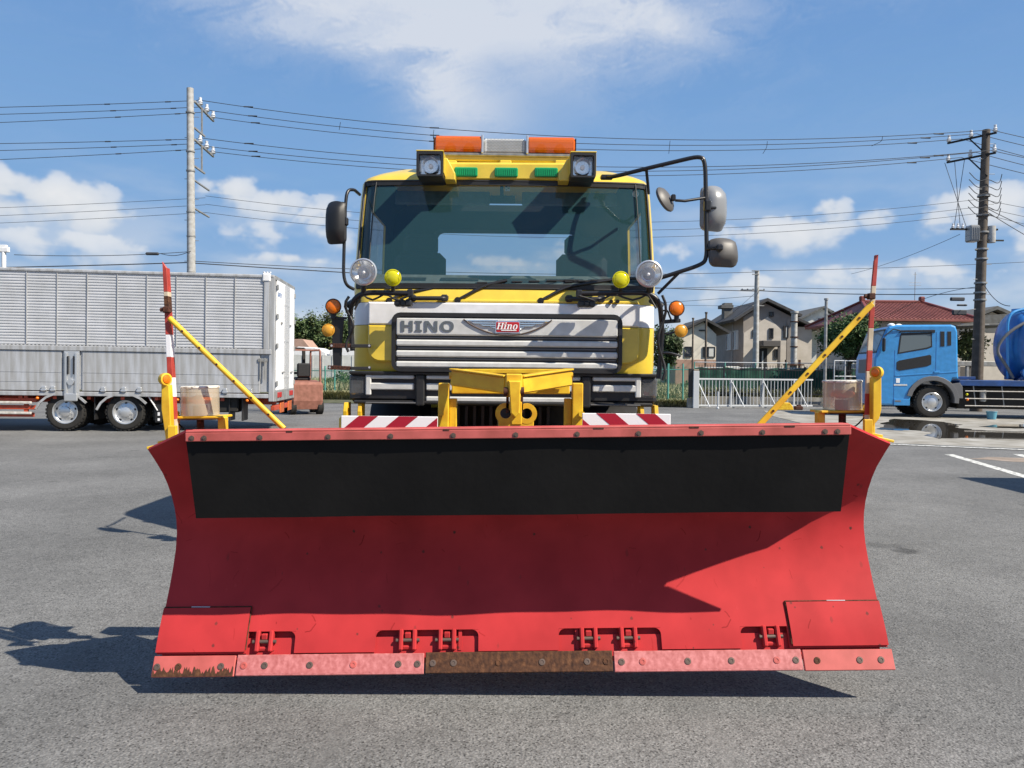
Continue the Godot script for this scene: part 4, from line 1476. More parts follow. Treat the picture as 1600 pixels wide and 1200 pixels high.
func make_plow() -> void:
	var base := Transform3D(Basis(Vector3(0, 0, 1), deg_to_rad(1.2)), Vector3(0.05, 0.0, -3.58))
	var t := thing("snow_plow", "wide curved red plow blade with a black rubber flap, hung before the truck", "snow plow", base)
	var notches := [[-1.295, -1.068], [-0.684, -0.192], [0.192, 0.681], [1.062, 1.287]]
	var xs := [-1.72, -1.66, -1.60, -1.53, -1.47, -1.38, -1.295, -1.18, -1.068, -0.94, -0.81, -0.684, -0.52, -0.356, -0.192, 0.0, 0.192, 0.356, 0.52, 0.681, 0.81, 0.94, 1.062, 1.18, 1.287, 1.38, 1.47, 1.545, 1.62, 1.69, 1.75]
	var rows := []
	for p in PROFILE:
		var r := []
		for x in xs:
			r.append(on_blade(x, p[0]))
		rows.append(r)
	var st := S()
	sheet(st, rows, 0.012, func(i: int, j: int) -> bool:
		var xm: float = (xs[i] + xs[i + 1]) * 0.5
		if j < 2:
			for n in notches:
				if xm > n[0] and xm < n[1]: return true
		return false)
	var face := obj("moldboard", st, M.plow_red, t)
	# little fillets in the notch corners
	st = S()
	for n in [[-1.068, -1], [-0.684, 1], [-0.192, -1], [0.192, 1], [0.681, -1], [1.062, 1]]:
		var poly := PackedVector2Array([Vector2(0, 0)])
		for k in 6:
			var a := 0.5 * PI * k / 5.0
			poly.append(Vector2(0.03 * (1.0 - cos(a)) * n[1], -0.03 * (1.0 - sin(a))))
		poly.reverse()
		prism(st, poly, -0.010, 0.0005, Transform3D(Basis(Vector3.RIGHT, -0.47), on_blade(n[0], 0.304)))
	obj("notch_corner", st, M.plow_red, face)
	# plates on both ends of the lower edge
	for s in [-1, 1]:
		st = S()
		var pr := []
		for y in [0.222, 0.26, 0.305, 0.36, 0.402]:
			var r := []
			for k in 5:
				r.append(on_blade(s * lerpf(1.30, 1.722 if s < 0 else 1.752, (k / 4.0) if s > 0 else 1.0 - k / 4.0), y, 0.012))
			pr.append(r)
		sheet(st, pr, 0.010)
		var plate := obj("end_plate", st, M.plow_red, t)
		st = S()
		tube(st, [on_blade(s * 1.297, 0.23, 0.008), on_blade(s * 1.297, 0.405, 0.006)], 0.0035, 5)
		tube(st, [on_blade(s * 1.297, 0.406, 0.003), on_blade(s * 1.52, 0.406, 0.003), on_blade(s * (1.722 if s < 0 else 1.752), 0.406, 0.003)], 0.0035, 5)
		obj("seam", st, M.rust, plate)
		st = S()
		var bead := []
		for k in 3:
			bead.append(on_blade(s * lerpf(1.50, 1.59, k / 2.0), 0.4065, 0.0055))
		tube(st, bead, 0.003, 5)
		obj("bare_seam", st, M.alloy, plate)
	# trip edge behind the notches, with its hinges
	st = S()
	for n in notches:
		box(st, Vector3((n[0] + n[1]) * 0.5, 0.262, -0.115), Vector3(n[1] - n[0] + 0.04, 0.13, 0.014), 0.0, Basis(Vector3.RIGHT, -0.40))
	box(st, Vector3(0.01, 0.215, -0.066), Vector3(3.42, 0.12, 0.012), 0.0, Basis(Vector3.RIGHT, -0.44))
	obj("trip_edge", st, M.plow_red, t)
	for x in [-1.215, -0.53, -0.342, 0.334, 0.524, 1.205]:
		st = S()
		for s in [-1, 1]:
			box(st, Vector3(x + s * 0.032, 0.262, -0.068), Vector3(0.022, 0.098, 0.038), 0.006, Basis(Vector3.RIGHT, -0.42))
		box(st, Vector3(x, 0.228, -0.068), Vector3(0.05, 0.02, 0.03), 0.005)
		var hg := obj("hinge", st, M.plow_red, t)
		st = S()
		cyl(st, Vector3(x - 0.056, 0.262, -0.064), Vector3(x + 0.056, 0.262, -0.064), 0.0095, -1.0, 8)
		obj("hinge_pin", st, M.bolt_steel, hg)
		st = S()
		box(st, Vector3(x, 0.284, -0.072), Vector3(0.028, 0.026, 0.02), 0.003)
		obj("hinge_tongue", st, M.plow_red, hg)
	# cutting edges
	var segs := [[-1.722, -1.335, "faded_red", -0.002], [-1.328, -0.447, "pink_steel", 0.0], [-0.440, 0.440, "rust", 0.003], [0.447, 1.330, "pink_steel", 0.0], [1.337, 1.760, "faded_red", -0.003]]
	var labels := ["short left cutting edge, rusty along its lower rim", "pale pink cutting edge left of the rusty one", "brown rusted middle cutting edge", "pale pink cutting edge right of the rusty one", "short right cutting edge with rusty bolts"]
	var tilt := Basis(Vector3.RIGHT, -0.44)
	for k in 5:
		var sg: Array = segs[k]
		var c := Vector3((sg[0] + sg[1]) * 0.5, 0.170 + sg[3], -0.008)
		st = S()
		box(st, c, Vector3(sg[1] - sg[0], 0.094, 0.016), 0.003, tilt)
		var e := obj("cutting_edge", st, M[sg[2]], t)
		e.set_meta("label", labels[k])
		var at_x := []
		if k == 0: at_x = [-1.70, -1.60, -1.40]
		elif k == 4: at_x = [1.40, 1.60, 1.70]
		else:
			for j in 6:
				at_x.append(lerpf(sg[0] + 0.035, sg[1] - 0.03, [0.0, 0.12, 0.38, 0.63, 0.89, 1.0][j]))
		for j in at_x.size():
			st = S()
			var bt := Transform3D(tilt * Basis(Vector3.RIGHT, PI / 2), Vector3(at_x[j], 0.172 + sg[3], 0.0))
			lathe(st, [Vector2(0.017, -0.002), Vector2(0.015, 0.003), Vector2(0.008, 0.0035), Vector2(0.0075, 0.0015), Vector2(0, 0.0015)], bt, 10)
			obj("bolt", st, M.bolt_steel if (j + k) % 3 != 1 else (M.faded_red if k % 2 == 1 else M.rust), e)
		if k != 2 and k != 4:
			st = S()
			var rag := PackedVector2Array([Vector2(sg[0] + 0.004 - c.x, -0.0455), Vector2(sg[1] - 0.004 - c.x, -0.0455)])
			var n := 70
			for j in n:
				var u := j / float(n - 1)
				var hgt := rng.randf_range(-0.036, 0.002) if k == 0 else rng.randf_range(-0.041, -0.034)
				rag.append(Vector2(lerpf(sg[1] - 0.005, sg[0] + 0.005, u) - c.x, hgt * (1.0 if u < 0.9 else 1.2)))
			prism(st, rag, 0.0082, 0.0088, Transform3D(tilt, c))
			obj("rust_streak", st, M.rust, e)
	# black rubber flap and the angle that clamps it
	st = S()
	var fl := []
	for j in 9:
		var v := j / 8.0
		var r := []
		for i in 33:
			var u := -1.0 + i / 16.0
			r.append(Vector3(u * (1.466 - 0.010 * (1.0 - v)) + 0.004, lerpf(0.893, 1.268, v), lerpf(0.120, 0.196, v) + 0.006 * sin(u * 7.0 + 1.0) * (1.0 - v) + 0.003 * sin(u * 17.0) * (1.0 - v)))
		fl.append(r)
	sheet(st, fl, 0.012)
	var flap := obj("rubber_flap", st, M.flap_rubber, t)
	flap.set_meta("label", "black rubber flap along the top of the blade")
	st = S()
	box(st, Vector3(0.006, 1.267, 0.204), Vector3(2.93, 0.040, 0.008), 0.003)
	box(st, Vector3(0.006, 1.291, 0.165), Vector3(2.925, 0.008, 0.085), 0.002)
	var strip := obj("clamp_strip", st, M.faded_red, t)
	for x in [-1.43, -1.375, -1.13, -0.83, -0.555, -0.28, -0.005, 0.265, 0.535, 0.81, 1.08, 1.355, 1.41]:
		st = S()
		cyl(st, Vector3(x, 1.262, 0.207), Vector3(x, 1.262, 0.211), 0.013, -1.0, 6)
		cyl(st, Vector3(x, 1.262, 0.210), Vector3(x, 1.262, 0.2135), 0.006, -1.0, 8)
		obj("bolt", st, M.bolt_steel, strip)
	for x in [-1.0, -0.31, 0.36, 0.78, 1.2]:
		st = S()
		box(st, Vector3(x, 1.287, 0.205), Vector3(rng.randf_range(0.02, 0.05), 0.007, 0.0088), 0.0)
		obj("rust_chip", st, M.rust_strap, strip)
	# ribs, box beam and back of the blade
	for x in [-1.45, -0.85, -0.28, 0.28, 0.85, 1.45]:
		st = S()
		var poly := PackedVector2Array()
		for p in PROFILE:
			if p[0] < 1.2:
				poly.append(Vector2(p[1] - 0.014, p[0]))
		poly.append(Vector2(-0.16, 1.19)); poly.append(Vector2(-0.42, 0.9)); poly.append(Vector2(-0.42, 0.5)); poly.append(Vector2(-0.16, 0.22))
		prism(st, poly, -0.008, 0.008, Transform3D(Basis(Vector3(0, 0, 1), Vector3(0, 1, 0), Vector3(-1, 0, 0)), Vector3(x, 0, 0)))
		obj("rib", st, M.plow_red, t)
	st = S()
	span(st, Vector3(-1.6, 0.40, -0.55), Vector3(1.6, 0.56, -0.42), 0.01)
	span(st, Vector3(-1.6, 0.86, -0.53), Vector3(1.6, 0.96, -0.42), 0.01)
	obj("back_beam", st, M.plow_red, t)
	make_marker(t, false)
	make_marker(t, true)

func make_marker(t: Node3D, right: bool) -> void:       # striped pole, brace, reflector arm and drum lamp on one end of the blade
	var d := 3.76
	var st: SurfaceTool
	var ys: Array = [398, 447, 480, 513, 548, 580, 615, 648, 682] if right else [409, 456, 463, 487, 523, 558, 590, 620, 655, 690]
	var cols: Array = ["pole_red", "pole_white", "pole_red", "pole_white", "pole_red", "pole_white", "pole_red", "pole_white"] if right else ["pole_red", "pole_white", "rust", "pole_red", "tape_white", "pole_red", "tape_white", "pole_red", "pole_white"]
	var xa := func(y: float) -> float:
		var u: float = (y - ys[0]) / (ys[-1] - ys[0])
		return (1368.5 - 13.5 * (1.0 - pow(1.0 - u, 1.7))) if right else (257.5 + 13.5 * u)
	var holder: MeshInstance3D = null
	for k in ys.size() - 1:
		st = S()
		var p := L(xa.call(ys[k]), ys[k], d)
		var q := L(xa.call(ys[k + 1]), ys[k + 1], d)
		var wa := lerpf(0.0105, 0.0150, float(k) / ys.size())
		var wb := lerpf(0.0105, 0.0150, float(k + 1) / ys.size())
		var cut := 0.03 if k == 0 else 0.0
		var poly := PackedVector2Array([Vector2(q.x - wb, q.y), Vector2(q.x + wb, q.y), Vector2(p.x + wa, p.y - (cut if not right else 0.0)), Vector2(p.x - wa, p.y - (cut if right else 0.0))])
		prism(st, poly, p.z - 0.006, p.z + 0.006, Transform3D(), 0.002)
		prism(st, PackedVector2Array([poly[1] + Vector2(-0.005, 0), poly[1], poly[2], poly[2] + Vector2(-0.005, 0)]), p.z - 0.03, p.z - 0.005)
		var o := obj("marker_pole" if holder == null else "band", st, M[cols[k]], t if holder == null else holder)
		if holder == null:
			holder = o
			o.set_meta("label", "red and white striped pole on the %s end of the blade" % ("right" if right else "left"))
	# brace
	st = S()
	var a := L(1363, 474, 3.75) if right else L(265, 497, 3.75)
	var b := L(1184, 667, 3.72) if right else L(444, 670, 3.72)
	if right:
		beam(st, a, b, 0.012, 0.029, 0.003)
		beam(st, a + Vector3(0.006, 0.011, -0.013), b + Vector3(0.006, 0.013, -0.013), 0.026, 0.006)
	else:
		cyl(st, a, b, 0.0135, -1.0, 12)
	var br := obj("brace", st, M.hitch_yellow, t)
	for k in 6:
		st = S()
		var p := a.lerp(b, 0.12 + 0.15 * k)
		cyl(st, p, p + Vector3(0, 0, 0.011 if right else 0.018), 0.006, -1.0, 6)
		obj("bolt", st, M.rust_strap, br)
	st = S()
	var cl := L(1361, 463, 3.745) if right else L(261, 484, 3.745)
	box(st, cl, Vector3(0.034, 0.03, 0.03), 0.004)
	cyl(st, cl + Vector3(-0.015, 0, 0.0), cl + Vector3(-0.032, 0, 0.0), 0.010, -1.0, 6)
	obj("clamp", st, M.rust_strap, holder)
	# reflector arm
	st = S()
	var px: Array = [[1361, 590], [1374.5, 586], [1374.5, 640], [1371, 654], [1361, 666]] if right else [[267, 602], [254.5, 598], [254.5, 640], [257, 656], [262, 690], [271, 690]]
	var poly := PackedVector2Array()
	for p in px:
		var w := L(p[0], p[1], 3.72)
		poly.append(Vector2(w.x, w.y))
	var z := L(px[0][0], px[0][1], 3.72).z
	prism(st, poly, z - 0.02, z + 0.02, Transform3D(), 0.004)
	var arm := obj("reflector_arm", st, M.hitch_yellow, t)
	var c := L(1368.5, 582, 3.70) if right else L(259.5, 592.5, 3.70)
	var dir := Vector3(-1.0, 0.05, 0.75).normalized() if right else Vector3(1.0, 0.0, 0.62).normalized()
	st = S()
	lathe(st, [Vector2(0, -0.026), Vector2(0.026, -0.026), Vector2(0.030, -0.018), Vector2(0.030, 0.004), Vector2(0.022, 0.006)], Transform3D(frame_for(dir), c), 22)
	obj("reflector_cup", st, M.hitch_yellow, arm)
	st = S()
	lathe(st, [Vector2(0.0215, 0.003), Vector2(0.020, 0.009), Vector2(0.014, 0.0115), Vector2(0, 0.013)], Transform3D(frame_for(dir), c), 22)
	obj("reflector_lens", st, M.amber_lens, arm)
	# drum lamp on its stand
	var s := -1.0 if right else 1.0
	st = S()
	var sh := L(1316 if right else 313, 642 if right else 651, 3.86)
	box(st, sh, Vector3(0.27, 0.012, 0.15), 0.003)
	box(st, sh + Vector3(s * 0.125, -0.05, 0.03), Vector3(0.036, 0.10, 0.05), 0.005)
	box(st, sh + Vector3(-s * 0.12, -0.10, 0.03), Vector3(0.042, 0.26, 0.05), 0.005)
	box(st, sh + Vector3(s * 0.01, -0.18, 0.02), Vector3(0.30, 0.03, 0.05), 0.004)
	box(st, sh + Vector3(-s * 0.12, -0.012, 0.06), Vector3(0.06, 0.05, 0.03), 0.004)
	var stand := obj("lamp_stand", st, M.hitch_yellow, t)
	st = S()
	box(st, sh + Vector3(0.0, -0.009, 0.0), Vector3(0.22, 0.006, 0.155), 0.001)
	cyl(st, sh + Vector3(0.0, -0.075, 0.0), sh, 0.018)
	obj("rusty_bracket", st, M.rust_strap, stand)
	var bc := sh + Vector3(0.0, 0.006, 0.0)
	st = S()
	lathe(st, [Vector2(0.0, 0.002), Vector2(0.090, 0.002), Vector2(0.0915, 0.01), Vector2(0.0915, 0.14)], Transform3D(Basis(), bc), 32)
	var dl := obj("drum_lamp", st, M.drum_plastic, t)
	dl.set_meta("label", "cloudy drum lamp on the %s end of the blade" % ("right" if right else "left"))
	st = S()
	lathe(st, [Vector2(0.092, 0.138), Vector2(0.0945, 0.139), Vector2(0.0945, 0.146), Vector2(0.09, 0.149), Vector2(0, 0.150)], Transform3D(Basis(), bc), 32)
	obj("lid", st, M.drum_lid, dl)
	st = S()
	var ip := []
	for k in 9:
		ip.append(Vector2(0.058 * sin(PI * k / 8.0) + 0.001, 0.055 + 0.024 * (1 - cos(PI * k / 8.0))))
	lathe(st, ip, Transform3D(Basis(), bc), 20)
	obj("inner_lens", st, M.amber_lens, dl)
	st = S()
	cyl(st, bc + Vector3(0.0, 0.003, 0), bc + Vector3(0.0, 0.05, 0), 0.035)
	obj("lamp_socket", st, M.bolt_steel, dl)
	st = S()
	var wire := []
	for k in 9:
		wire.append(sh + Vector3(-s * 0.015 * k, -0.05 - 0.03 * sin(k * 0.55), 0.02))
	tube(st, wire, 0.004, 5)
	obj("cable", st, M.black_plastic, stand)
	# foot plate on the wing
	st = S()
	var f := L(1369, 684, 3.70) if right else L(257, 694, 3.70)
	box(st, f, Vector3(0.15, 0.014, 0.06), 0.003, Basis(Vector3(0, 0, 1), -0.22 if right else 0.22))
	box(st, f + Vector3(-s * 0.03 * -1.0, 0.012, -0.02), Vector3(0.14, 0.03, 0.012), 0.002, Basis(Vector3(0, 0, 1), -0.22 if right else 0.22))
	box(st, f + Vector3(s * 0.045, 0.03, 0.01), Vector3(0.042, 0.12, 0.02), 0.003)
	obj("foot_plate", st, M.hitch_yellow, t)

# ---------------------------------------------------------------- silver lorry body on the left
func make_trailer() -> void:
	var g := at(428, 600, 18.2)
	var base := Transform3D(Basis(Vector3.UP, deg_to_rad(6.0)) * Basis(Vector3(0, 0, 1), deg_to_rad(-0.35)), Vector3(g.x, 0, g.z))
	var t := thing("box_trailer", "long silver ribbed box trailer with white rear doors, parked on the left", "trailer", base)
	var n := 11.0
	var st := S()
	span(st, Vector3(-n, 0.95, -2.46), Vector3(-0.06, 3.66, -0.03))
	obj("box_body", st, M.trailer_side, t)
	st = S()
	span(st, Vector3(-n, 3.64, -2.5), Vector3(-0.02, 3.72, 0.02), 0.02)
	obj("roof_rail", st, M.trailer_side, t)
	# ribbed wing panel
	st = S()
	st.set_smooth_group(-1)
	var y := 1.97
	var hh := 0.066
	while y < 3.62:
		var A := Vector3(-n, y, -0.02)
		var B := Vector3(-n, y + hh * 0.22, -0.006)
		var C := Vector3(-n, y + hh * 0.66, -0.006)
		var D := Vector3(-n, y + hh * 0.82, -0.02)
		var E := Vector3(-n, y + hh, -0.02)
		var r := Vector3(n - 0.26, 0, 0)
		for p in [[A, B], [B, C], [C, D], [D, E]]:
			quad(st, p[0], p[0] + r, p[1] + r, p[1])
		y += hh
	var ribs := obj("ribbed_panel", st, M.trailer_ribs, t)
	ribs.set_meta("kind", "stuff")
	for k in 16:
		st = S()
		var x := -0.26 - 0.66 * (k + 1)
		span(st, Vector3(x - 0.007, 1.97, -0.01), Vector3(x + 0.007, 3.63, 0.016 if k % 2 == 1 else 0.0135))
		obj("panel_seam", st, M.trailer_side, t)
	st = S()
	span(st, Vector3(-n, 1.84, -0.03), Vector3(-0.07, 1.955, 0.03), 0.012)
	obj("wing_rail", st, M.trailer_side, t)
	st = S()
	for k in 110:
		span(st, Vector3(-0.9 - k * 0.085, 1.958, 0.0), Vector3(-0.87 - k * 0.085, 1.975, 0.022))
	var riv := obj("rail_clips", st, M.trailer_ribs, t)
	riv.set_meta("kind", "stuff")
	st = S()
	span(st, Vector3(-0.26, 1.955, -0.03), Vector3(-0.13, 3.62, 0.02), 0.01)
	span(st, Vector3(-0.13, 0.72, -0.06), Vector3(0.0, 3.68, 0.012), 0.012)
	obj("corner_post", st, M.trailer_side, t)
	st = S()
	span(st, Vector3(-0.30, 3.55, -0.03), Vector3(-0.1, 3.76, 0.04), 0.03)
	for k in 3:
		cyl(st, Vector3(-0.26 + k * 0.07, 3.76, 0.0), Vector3(-0.26 + k * 0.07, 3.79, 0.0), 0.025)
	obj("hinge_cap", st, M.trailer_white, t)
	# lower gates, sill, latches
	for q in [[-n, -4.78], [-4.32, -0.34]]:
		st = S()
		span(st, Vector3(q[0], 0.92, -0.03), Vector3(q[1], 1.835, 0.004), 0.006)
		for k in 2:
			span(st, Vector3(q[0], 1.12 + k * 0.22, 0.0), Vector3(q[1], 1.128 + k * 0.22, 0.009))
		obj("side_gate", st, M.trailer_side, t)
	st = S()
	span(st, Vector3(-n, 0.80, -0.06), Vector3(-0.13, 0.90, 0.014), 0.01)
	for c in [-3.41, -4.74]:
		for k in 7:
			var a := deg_to_rad(35.0 + 18.3 * k)
			var b := deg_to_rad(35.0 + 18.3 * (k + 1))
			beam(st, Vector3(c + 0.62 * cos(a), 0.33 + 0.54 * sin(a), 0.0), Vector3(c + 0.62 * cos(b), 0.33 + 0.54 * sin(b), 0.0), 0.05, 0.03, 0.0, Vector3(0, 0, 1))
	obj("sill", st, M.trailer_side, t)
	st = S()
	span(st, Vector3(-4.72, 0.76, -0.02), Vector3(-4.38, 1.84, 0.03), 0.01)
	for x in [-4.66, -4.44]:
		span(st, Vector3(x - 0.03, 0.7, 0.03), Vector3(x + 0.03, 1.80, 0.06), 0.01)
	span(st, Vector3(-4.70, 0.68, 0.03), Vector3(-4.40, 0.86, 0.07), 0.02)
	cyl(st, Vector3(-4.55, 1.12, 0.03), Vector3(-4.55, 1.12, 0.08), 0.07)
	var lc := obj("latch_post", st, M.alloy, t)
	st = S()
	for x in [-4.61, -4.49]:
		span(st, Vector3(x - 0.012, 1.30, 0.05), Vector3(x + 0.012, 1.72, 0.075), 0.003)
	obj("latch_bar", st, M.black_metal, lc)
	for x in [-0.55, -1.12, -2.45, -3.05, -3.4, -3.85, -4.95, -5.15, -6.2, -7.1]:
		st = S()
		span(st, Vector3(x - 0.05, 0.90, 0.0), Vector3(x + 0.05, 1.02, 0.045), 0.012)
		cyl(st, Vector3(x - 0.06, 0.93, 0.03), Vector3(x + 0.06, 0.93, 0.03), 0.02, -1.0, 8)
		obj("gate_hinge", st, M.alloy, t)
	st = S()
	for x in [-0.32, -0.22]:
		span(st, Vector3(x - 0.015, 1.25, 0.015), Vector3(x + 0.015, 1.75, 0.035), 0.004)
	span(st, Vector3(-0.38, 1.66, 0.012), Vector3(-0.16, 1.74, 0.03), 0.006)
	obj("gate_latch", st, M.galvanised, t)
	# rear doors
	for k in 2:
		st = S()
		var z0 := -0.14 - 1.16 * k
		span(st, Vector3(-0.02, 0.98, z0 - 1.14), Vector3(0.025, 3.62, z0), 0.012)
		var dr := obj("rear_door", st, M.trailer_white, t)
		for yy in [1.15, 2.05, 2.75, 3.45]:
			st = S()
			var zz: float = -0.15 if k == 0 else -2.43
			box(st, Vector3(0.035, yy, zz), Vector3(0.03, 0.12, 0.1), 0.006)
			obj("door_hinge", st, M.galvanised, dr)
		for zz in ([-1.06, -1.22] if k == 0 else [-1.38, -1.54]):
			st = S()
			cyl(st, Vector3(0.05, 1.0, zz), Vector3(0.05, 3.6, zz), 0.014, -1.0, 8)
			for yy in [1.3, 2.2, 3.1]:
				box(st, Vector3(0.045, yy, zz), Vector3(0.03, 0.05, 0.05), 0.006)
			obj("lock_bar", st, M.alloy, dr)
		st = S()
		box(st, Vector3(0.05, 1.42, z0 - 0.72), Vector3(0.03, 0.03, 0.22), 0.006)
		box(st, Vector3(0.04, 2.62, z0 - 0.5), Vector3(0.03, 0.05, 0.12), 0.006)
		obj("door_handle", st, M.galvanised, dr)
	st = S()
	span(st, Vector3(-0.03, 3.60, -2.48), Vector3(0.02, 3.70, 0.0), 0.006)
	span(st, Vector3(-0.06, 0.72, -2.48), Vector3(0.03, 0.98, -0.02), 0.01)
	span(st, Vector3(-0.06, 0.72, -2.5), Vector3(0.02, 3.68, -2.4), 0.01)
	obj("rear_frame", st, M.galvanised, t)
	for z in [-0.35, -0.62, -1.9, -2.15]:
		st = S()
		box(st, Vector3(0.035, 0.87, z), Vector3(0.03, 0.13, 0.2), 0.01)
		obj("rear_lamp", st, M.red_lens, t)
	st = S()
	span(st, Vector3(-0.1, 0.5, -2.35), Vector3(0.0, 0.62, -0.1), 0.01)
	for z in [-0.6, -1.8]:
		span(st, Vector3(-0.16, 0.5, z - 0.04), Vector3(-0.1, 0.8, z + 0.04))
	obj("rear_bumper", st, M.guard_orange, t)
	for z in [-0.95, -2.0]:
		st = S()
		span(st, Vector3(0.0, 0.42, z - 0.26), Vector3(0.012, 0.66, z + 0.26), 0.003)
		var bd := obj("striped_plate", st, M.stripe_orange, t)
		for k in 4:
			st = S()
			prism(st, PackedVector2Array([Vector2(-0.22 + k * 0.13, -0.115), Vector2(-0.17 + k * 0.13, -0.115), Vector2(-0.12 + k * 0.13, 0.115), Vector2(-0.17 + k * 0.13, 0.115)]), 0.012, 0.014, Transform3D(Basis(Vector3(0, 0, -1), Vector3(0, 1, 0), Vector3(1, 0, 0)), Vector3(0.0, 0.54, z)))
			obj("stripe", st, M.black_plastic, bd)
	# running gear
	st = S()
	for z in [-0.75, -1.75]:
		span(st, Vector3(-n, 0.62, z - 0.07), Vector3(-0.1, 0.86, z + 0.07), 0.01)
	for k in 14:
		span(st, Vector3(-0.5 - k * 0.75, 0.72, -2.4), Vector3(-0.42 - k * 0.75, 0.86, -0.08))
	obj("chassis", st, M.guard_orange, t)
	st = S()
	for x in [-3.41, -4.74]:
		cyl(st, Vector3(x, 0.44, -2.3), Vector3(x, 0.44, -0.1), 0.07)
		span(st, Vector3(x - 0.5, 0.5, -0.95), Vector3(x + 0.5, 0.58, -0.6), 0.02)
		span(st, Vector3(x - 0.5, 0.5, -1.9), Vector3(x + 0.5, 0.58, -1.55), 0.02)
	obj("axle", st, M.chassis, t)
	for x in [-3.41, -4.74]:
		for z in [-0.22, -0.52, -2.0, -2.3]:
			road_wheel(t, Vector3(x, 0.43, z), 0.43, 0.26, 1.0 if z > -1.0 else -1.0, -PI / 2, M.alloy, 0.66)
	st = S()
	for x in [-2.75, -4.08, -0.75, -1.05]:
		span(st, Vector3(x - 0.012, 0.25, -0.62), Vector3(x + 0.012, 0.78, -0.08), 0.004)
	span(st, Vector3(-2.72, 0.2, -0.1), Vector3(-2.58, 0.62, -0.05), 0.004)
	obj("mud_flap", st, M.black_plastic, t)
	st = S()
	beam(st, Vector3(-2.86, 0.80, -0.06), Vector3(-2.66, 0.48, -0.06), 0.07, 0.02, 0.003)
	span(st, Vector3(-2.66, 0.24, -0.048), Vector3(-2.61, 0.3, -0.044))
	span(st, Vector3(-2.66, 0.36, -0.048), Vector3(-2.61, 0.44, -0.044))
	obj("flap_edge", st, M.trailer_white, t)
	for k in 2:
		st = S()
		span(st, Vector3(-n, 0.36 + 0.24 * k, -0.08), Vector3(-5.45, 0.42 + 0.24 * k, -0.03), 0.012)
		obj("side_rail", st, M.guard_white, t)
	st = S()
	for k in 3:
		span(st, Vector3(-n, 0.30 + 0.17 * k, -0.14), Vector3(-5.42 + 0.03 * k, 0.40 + 0.17 * k, -0.09), 0.01)
	for x in [-5.6, -7.4, -9.2]:
		span(st, Vector3(x - 0.04, 0.30, -0.16), Vector3(x + 0.04, 0.86, -0.10))
	obj("side_guard", st, M.guard_orange, t)
	for x in [-0.62, -2.2, -5.3, -7.0]:
		st = S()
		ball(st, Vector3(x, 0.74, 0.0), 0.035)
		obj("side_lamp", st, M.amber_lens, t)
	st = S()
	for x in [-9.6]:
		for z in [-0.5, -2.0]:
			span(st, Vector3(x - 0.08, 0.1, z - 0.08), Vector3(x + 0.08, 0.8, z + 0.08))
			span(st, Vector3(x - 0.2, 0.0, z - 0.2), Vector3(x + 0.2, 0.1, z + 0.2))
	obj("landing_leg", st, M.chassis, t)
	st = S()
	span(st, Vector3(-1.5, 0.45, -0.5), Vector3(-0.85, 0.8, -0.12), 0.03)
	obj("tool_box", st, M.chassis, t)
	lettering("notice", "SAFETY", 0.1, 0.002, M.tank_blue, t, Transform3D(Basis(Vector3.UP, PI / 2), Vector3(0.0265, 3.28, -0.42)))

func make_forklift() -> void:
	var c := at(479, 610, 25.5)
	var t := thing("forklift", "old faded red forklift standing behind the white trailer doors", "forklift", Transform3D(Basis(Vector3.UP, deg_to_rad(-62)), Vector3(c.x - 0.1, 0, c.z)))
	var st := S()
	prism(st, PackedVector2Array([Vector2(-0.75, 0.30), Vector2(-0.25, 0.30), Vector2(0.0, 0.42), Vector2(0.25, 0.30), Vector2(0.38, 0.16), Vector2(0.55, 0.18), Vector2(0.62, 0.45), Vector2(0.62, 0.98), Vector2(0.55, 1.06), Vector2(-0.2, 1.12), Vector2(-0.75, 1.06)]), -0.5, 0.5, Transform3D(), 0.05)
	obj("counterweight", st, M.forklift_red, t)
	st = S()
	for k in 2:
		span(st, Vector3(0.05, 0.82 - 0.16 * k, 0.49), Vector3(0.45, 0.88 - 0.16 * k, 0.508), 0.004)
	span(st, Vector3(0.18, 0.40, 0.49), Vector3(0.5, 0.46, 0.506))
	obj("vent_slot", st, M.chassis, t)
	st = S()
	span(st, Vector3(-0.45, 1.1, -0.24), Vector3(0.0, 1.22, 0.24), 0.04)
	span(st, Vector3(-0.05, 1.22, -0.22), Vector3(0.06, 1.68, 0.22), 0.04)
	obj("seat", st, M.black_plastic, t)
	st = S()
	for z in [-0.45, 0.45]:
		tube(st, bend([Vector3(0.42, 1.0, z), Vector3(0.36, 2.12, z), Vector3(-0.95, 2.12, z), Vector3(-1.05, 0.5, z)], 0.1), 0.035, 8)
	for k in 5:
		beam(st, Vector3(0.3 - 0.29 * k, 2.12, -0.45), Vector3(0.3 - 0.29 * k, 2.12, 0.45), 0.05, 0.03)
	obj("overhead_guard", st, M.forklift_red, t)
	st = S()
	for z in [-0.28, 0.28]:
		span(st, Vector3(-1.3, 0.1, z - 0.05), Vector3(-1.18, 2.2, z + 0.05), 0.01)
		span(st, Vector3(-2.3, 0.08, z - 0.05), Vector3(-1.3, 0.13, z + 0.05), 0.01)
	for y in [0.4, 1.3, 2.15]:
		span(st, Vector3(-1.28, y, -0.3), Vector3(-1.2, y + 0.08, 0.3))
	obj("mast", st, M.chassis, t)
	for w in [[0.36, 0.24, 0.44], [0.36, 0.24, -0.44], [-0.72, 0.34, 0.5], [-0.72, 0.34, -0.5]]:
		road_wheel(t, Vector3(w[0], w[1], w[2]), w[1], 0.2, signf(w[2]), -PI / 2, M.chassis, 0.5)
	st = S()
	box(st, Vector3(0.44, 1.5, 0.45), Vector3(0.06, 0.22, 0.06), 0.015)
	obj("tail_lamp", st, M.red_lens, t)

